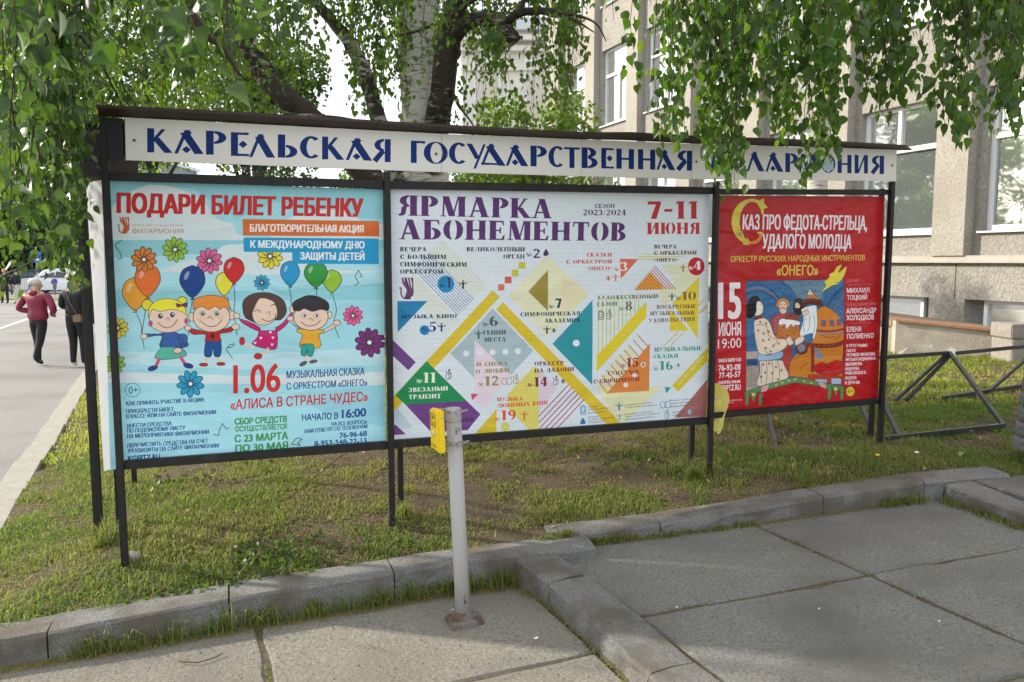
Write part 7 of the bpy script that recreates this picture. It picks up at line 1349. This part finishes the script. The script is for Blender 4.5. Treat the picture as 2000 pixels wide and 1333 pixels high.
def person(P, label, H=1.65, face=180, legs=((-.09, .02), (.1, .02)), lift=(0, 0), coat=M_cloth_b, trou=M_cloth_b, shoe=M_shoeb, hair=M_dhair, elbows=((-.26, .04), (.26, .04)), hands=((-.2, .2, .95), (.2, .2, .95)), coat_z=.80, quilt=0., hood=False, headturn=0, wide=1.0, group=None, hairlen=0.):
    r = empty('person', P, label, 'person', group); k = H / 1.65; r.scale = (k, k, k); r.rotation_euler = (0, 0, radians(face))   # built facing +Y
    w = wide; (lx, ly), (rx, ry) = legs; l0, l1 = lift; ht = radians(headturn); hd = Vector((sin(ht), cos(ht), 0))
    V = [(0, 0, .92, .13 * w, .11), (0, 0, 1.08, .125 * w, .10), (0, .0, 1.27, .14 * w, .10), (0, 0, 1.40, .06, .055), (0, .012, 1.455, .05, .052), (0, .02, 1.53, .078, .095), (0, .015, 1.60, .062, .075),
         (-.17 * w, 0, 1.34, .055), (elbows[0][0] * w, elbows[0][1], 1.08, .042), (hands[0][0], hands[0][1], hands[0][2], .028), (.17 * w, 0, 1.34, .055), (elbows[1][0] * w, elbows[1][1], 1.08, .042), (hands[1][0], hands[1][1], hands[1][2], .028),
         (-.09, 0, .84, .105), (lx * .9 - .005, ly * .5 + .03, .47, .072), (lx, ly, .09 + l0, .05), (lx, ly + .10, .035 + l0 * .45, .035), (.09, 0, .84, .105), (rx * .9 + .005, ry * .5 + .03, .47, .072), (rx, ry, .09 + l1, .05), (rx, ry + .10, .035 + l1 * .45, .035),
         (hd.x * .105, .02 + hd.y * .105, 1.515, .012), (hands[0][0] + .01, hands[0][1] + .07, hands[0][2] - .02, .018), (hands[1][0] - .01, hands[1][1] + .07, hands[1][2] - .02, .018)]
    E_ = [(0, 1), (1, 2), (2, 3), (3, 4), (4, 5), (5, 6), (2, 7), (7, 8), (8, 9), (2, 10), (10, 11), (11, 12), (0, 13), (13, 14), (14, 15), (15, 16), (0, 17), (17, 18), (18, 19), (19, 20), (5, 21), (9, 22), (12, 23)]
    skin('body', V, E_, None, r, 2, mats=[M_skin, trou, shoe], pick=lambda c: 2 if c.z < .085 + max(l0, l1) * .6 * (1 if c.y < -.02 else 0) else 1 if (c.z < .95 and abs(c.x) < .2) else 0)
    J = [(0, 0, coat_z + .05, .18 * w, .145), (0, 0, 1.0, .165 * w, .135), (0, 0, 1.2, .17 * w, .135), (0, 0, 1.385, .10, .095), (-.18 * w, 0, 1.335, .078), (elbows[0][0] * w, elbows[0][1], 1.08, .066), (hands[0][0] - .0, hands[0][1] - .03, hands[0][2] + .01, .045), (.18 * w, 0, 1.335, .078), (elbows[1][0] * w, elbows[1][1], 1.08, .066), (hands[1][0], hands[1][1] - .03, hands[1][2] + .01, .045)]
    skin('jacket', J, [(0, 1), (1, 2), (2, 3), (2, 4), (4, 5), (5, 6), (2, 7), (7, 8), (8, 9)], coat, r, 2, quilt)
    if hood: skin('hood', [(-.09, -.07, 1.40, .055), (0, -.12, 1.38, .07, .06), (.09, -.07, 1.40, .055)], [(0, 1), (1, 2)], coat, r, 2)
    hb = -hd * .02
    o = skin('hair', [(hb.x * .5, .01 + hb.y, 1.665, .085, .09), (hb.x * 1.2, .01 + hb.y * 1.2, 1.60, .125, .13), (hb.x * 2.0, .0 + hb.y * 2.2, 1.52 - hairlen, .12, .115)], [(0, 1), (1, 2)], hair, r, 2)
    return r
pw = onA(80, 716); person(pw, 'white haired woman in a maroon quilted hooded jacket walking away on the path', 172 * pw.y / F * .995, face=-12, legs=((-.10, .06), (.09, -.22)), lift=(0, .10), coat=M_maroon, hair=M_whair, elbows=((-.30, -.05), (.31, -.06)), hands=((-.14, .2, 1.0), (.16, .2, .95)), coat_z=.78, quilt=.016, hood=True, headturn=60, wide=1.32)
p2_ = onA(153, 718); pr = person(p2_, 'person in a black coat with a small brown bag, half hidden by the left post', 182 * p2_.y / F, face=-8, legs=((-.09, .0), (.1, .03)), coat=mat('black_coat', (.014, .016, .018), .75), shoe=M_wshoe, hair=M_blond, elbows=((-.26, .02), (.25, .02)), hands=((-.12, .2, 1.05), (.12, .2, 1.05)), coat_z=.86, headturn=70, wide=1.12)
q = Vector((.13, -.12, .88)); o = MB().box(q, .16, .06, .13).build('bag', M_bag, None, bevel=.01); o.parent = pr; o['label'] = 'brown bag with long strap'
o = MB().bar(q + Vector((-.0, .0, .05)), Vector((-.02, -.135, 1.2)), .016, .008).bar(Vector((-.02, -.135, 1.2)), Vector((-.1, -.06, 1.40)), .016, .008).build('strap', M_bag, None); o.parent = pr
qf = on(12, 594, -.5); person(qf, 'man in black with a light cap and glasses, facing us at the far left edge', 1.74, face=172, hair=M_cap, legs=((-.13, .03), (.14, .05)), hands=((-.27, .06, .86), (.27, .06, .86)))
qf = on(35, 594, -.5); person(qf, 'person in pale trousers and dark jacket walking at the far left', 1.72, face=160, trou=M_tan, legs=((-.1, .18), (.1, -.2)), lift=(0, .05), hands=((-.26, .1, .86), (.26, -.02, .88)))
qf = on(108, 578, -.5); person(qf, 'small figure in a purple and black top walking beyond the woman in maroon', 1.22, face=170, coat=M_purple, trou=M_gtr, legs=((-.09, .12), (.1, -.12)))
qf = on(-3, 592, -.5); person(qf, 'figure in red and white cut by the left edge of the picture', 1.65, face=170, coat=mat('red_cloth', (.4, .03, .03), .8), trou=mat('red_skirt', (.35, .05, .05), .8))
# ------------------------------------------------------------------ cars, railing, signs across the square
def car(P, ang, col, label, L=4.5, H=1.62):
    r = empty('parked_car', P, label, 'car'); r.rotation_euler = (0, 0, ang); w = 1.8
    prof = [(-L / 2, .35), (-L / 2 + .02, .75), (-L / 2 + .15, .95), (-L / 2 + .95, 1.02), (-L / 2 + 1.55, H * .93), (-L / 2 + 2.0, H), (L / 2 - .9, H), (L / 2 - .25, 1.1), (L / 2 - .05, .95), (L / 2, .4), (L / 2 - .6, .28), (-L / 2 + .6, .28)]
    m = MB(); n = len(prof)
    for s in (-1, 1):
        for x, z in prof: m.v.append((x, s * (w / 2 - (.16 if z > 1.2 else 0)), z))
    m.f += [tuple(range(n)), tuple(range(n, 2 * n))[::-1]] + [(i, (i + 1) % n, n + (i + 1) % n, n + i) for i in range(n)]; m.mi += [0] * (n + 2); b_ = m.build('body', col, None, bevel=.03); b_.parent = r
    dk = mat('car_glass', (.02, .03, .045), .1, spec=.8)
    for s in (-1, 1):
        for x0, x1, x2, x3 in ((-.95, .0, .0, -.55), (.08, 1.1, .95, .08), (1.18, 1.75, 1.4, 1.05)):
            y0, y1 = s * (w / 2 - .0 + .004), s * (w / 2 - .15 + .004); m = MB(); m.add([(x0, y0 - s * .02, 1.05), (x1, y0 - s * .02, 1.05), (x2, y1, H * .92), (x3, y1, H * .92), (x0, y0 - s * .06, 1.05), (x1, y0 - s * .06, 1.05), (x2, y1 - s * .04, H * .92), (x3, y1 - s * .04, H * .92)], [(0, 1, 2, 3), (7, 6, 5, 4), (0, 4, 5, 1), (1, 5, 6, 2), (2, 6, 7, 3), (3, 7, 4, 0)]); o = m.build('side_window', dk); o.parent = r
    for x in (-L / 2 + .85, L / 2 - .85):
        for s in (-1, 1): o = MB().lathe((x, s * (w / 2 - .1), .33), [(.2, -.11), (.33, -.1), (.33, .1), (.2, .11)], 16, ax=Vector((0, 1, 0))).build('wheel', M_shoeb); o.parent = r; o2 = MB().lathe((x, s * (w / 2 - .1), .33), [(.19, -.115), (.19, .115)], 12, ax=Vector((0, 1, 0))).build('rim', M_galv); o2.parent = o
    for x, z, c in ((-L / 2 + .0, .78, M_white), (L / 2 - .04, .8, M_rust)):
        for y in (-.65, .65): o = MB().box((x, y, z), .06, .3, .14).build('headlight' if x < 0 else 'tail_light', c); o.parent = r
    return r
q = on(150, 572, -.52); car((q.x, 53, -.5), 0.05, mat('white_car_paint', (.75, .77, .8), .25), 'white estate car parked across the square behind the hanging leaves')
car((q.x - 4.2, 57, -.5), 0.1, mat('dark_blue_car_paint', (.02, .035, .06), .25), 'dark blue car parked left of the white estate car', 4.4, 1.5)
ra = empty('road_railing', (pxX(55, 51), 51, -.5), 'grey steel railing along the far road beyond the walkers', 'railing'); xa, xb = pxX(-60, 51), pxX(72, 51); m = MB(); m.bar((xa, 51, .45), (xb, 51, .45), .05); m.bar((xa, 51, -.2), (xb, 51, -.2), .04); m.build('rail', M_galv, ra)
for i in range(34): x = xa + (xb - xa) * i / 33; MB().bar((x, 51, -.5), (x, 51, .45), .03).build('baluster', M_galv, ra)
vg = MB().add([(-40, 44, zA(44) + .03), (pxX(240, 44), 44, zA(44) + .03), (pxX(240, 47), 46.5, zA(44) + .1), (-40, 46.5, zA(44) + .1)], [(0, 1, 2, 3)]).build('verge', mat('verge_grass', (.12, .14, .04), .9, (.25, .22, .08), 3)); tag(vg, kind='structure')
ln0, ln1 = onA(0, 643), onA(150, 590); dd = (ln1 - ln0).normalized(); nn = Vector((-dd.y, dd.x, 0)) * .07; N_ = 14; m = MB()
for i in range(N_ + 1):
    p = ln0.lerp(ln1, -.6 + 1.9 * i / N_); p.z = zA(p.y) + .006; m.v += [tuple(p - nn), tuple(p + nn)]
for i in range(N_): k = 2 * i; m.f.append((k, k + 2, k + 3, k + 1)); m.mi.append(0)
o = m.build('painted_line', mat('line_paint', (.62, .62, .6), .8)); tag(o, kind='structure')
q = P3(71, 503, 48); sg = empty('road_sign', (q.x, 48, -.5), 'small blue and white square road sign on a pole across the square', 'sign'); MB().tube([(q.x, 48, -.5), (q.x, 48, q.z + .6)], .035, 8).build('pole', M_galv, sg); MB().box((q.x, 47.94, q.z), .65, .03, .65).build('sign_plate', mat('sign_blue', (.03, .14, .5), .5), sg); MB().add([(q.x - .22, 47.92, q.z - .2), (q.x + .22, 47.92, q.z - .2), (q.x, 47.92, q.z + .22), (q.x, 47.915, q.z)], [(0, 1, 3), (1, 2, 3), (2, 0, 3)]).build('white_triangle', M_white, sg)
# pale block of flats behind the far trees
def block(x0, x1, Y, zt, label, m, cols, rows, name='apartment_building', z0=-.5, wmat=None, depth_=12, cor=False):
    o = empty(name, ((x0 + x1) / 2, Y, z0), label, 'building'); MB().box(((x0 + x1) / 2, Y + depth_ / 2, (zt + z0) / 2), x1 - x0, depth_, zt - z0).build('wall', m, o); MB().box(((x0 + x1) / 2, Y + depth_ / 2, zt + .25), x1 - x0 + .8, depth_ + .8, .5).build('roof', M_zinc, o)
    if cor:
        for dz, e in ((-.35, .5), (-.75, .3), (-1.6, .15)): MB().box(((x0 + x1) / 2, Y - e / 2, zt + dz), x1 - x0 + e, e, .22 if dz > -1 else .12).build('cornice', m, o)
    for i in range(cols):
        for j in range(rows):
            cx = x0 + (x1 - x0) * (i + .5) / cols; cz = z0 + (zt - z0) * (j + .5) / rows; ww = (x1 - x0) / cols * .45; hh = (zt - z0) / rows * .55
            f = MB().box((cx, Y - .03, cz), ww + .2, .08, hh + .2).build('window', M_white, o); MB().box((cx, Y - .075, cz), ww, .02, hh).build('pane', wmat or M_glass, f)
    return o
block(pxX(-60, 120), pxX(330, 120), 120, 16, 'pale grey block of flats far across the square behind the trees', mat('pale_panel', (.25, .29, .33), .9), 12, 5)
block(pxX(905, 36), pxX(1290, 36), 36, 11.6, 'cream classical building with a deep cornice beyond the birch trunk', M_paleb, 4, 2, 'cream_building', z0=.2, wmat=mat('pale_blind', (.62, .58, .5), .7), cor=True)
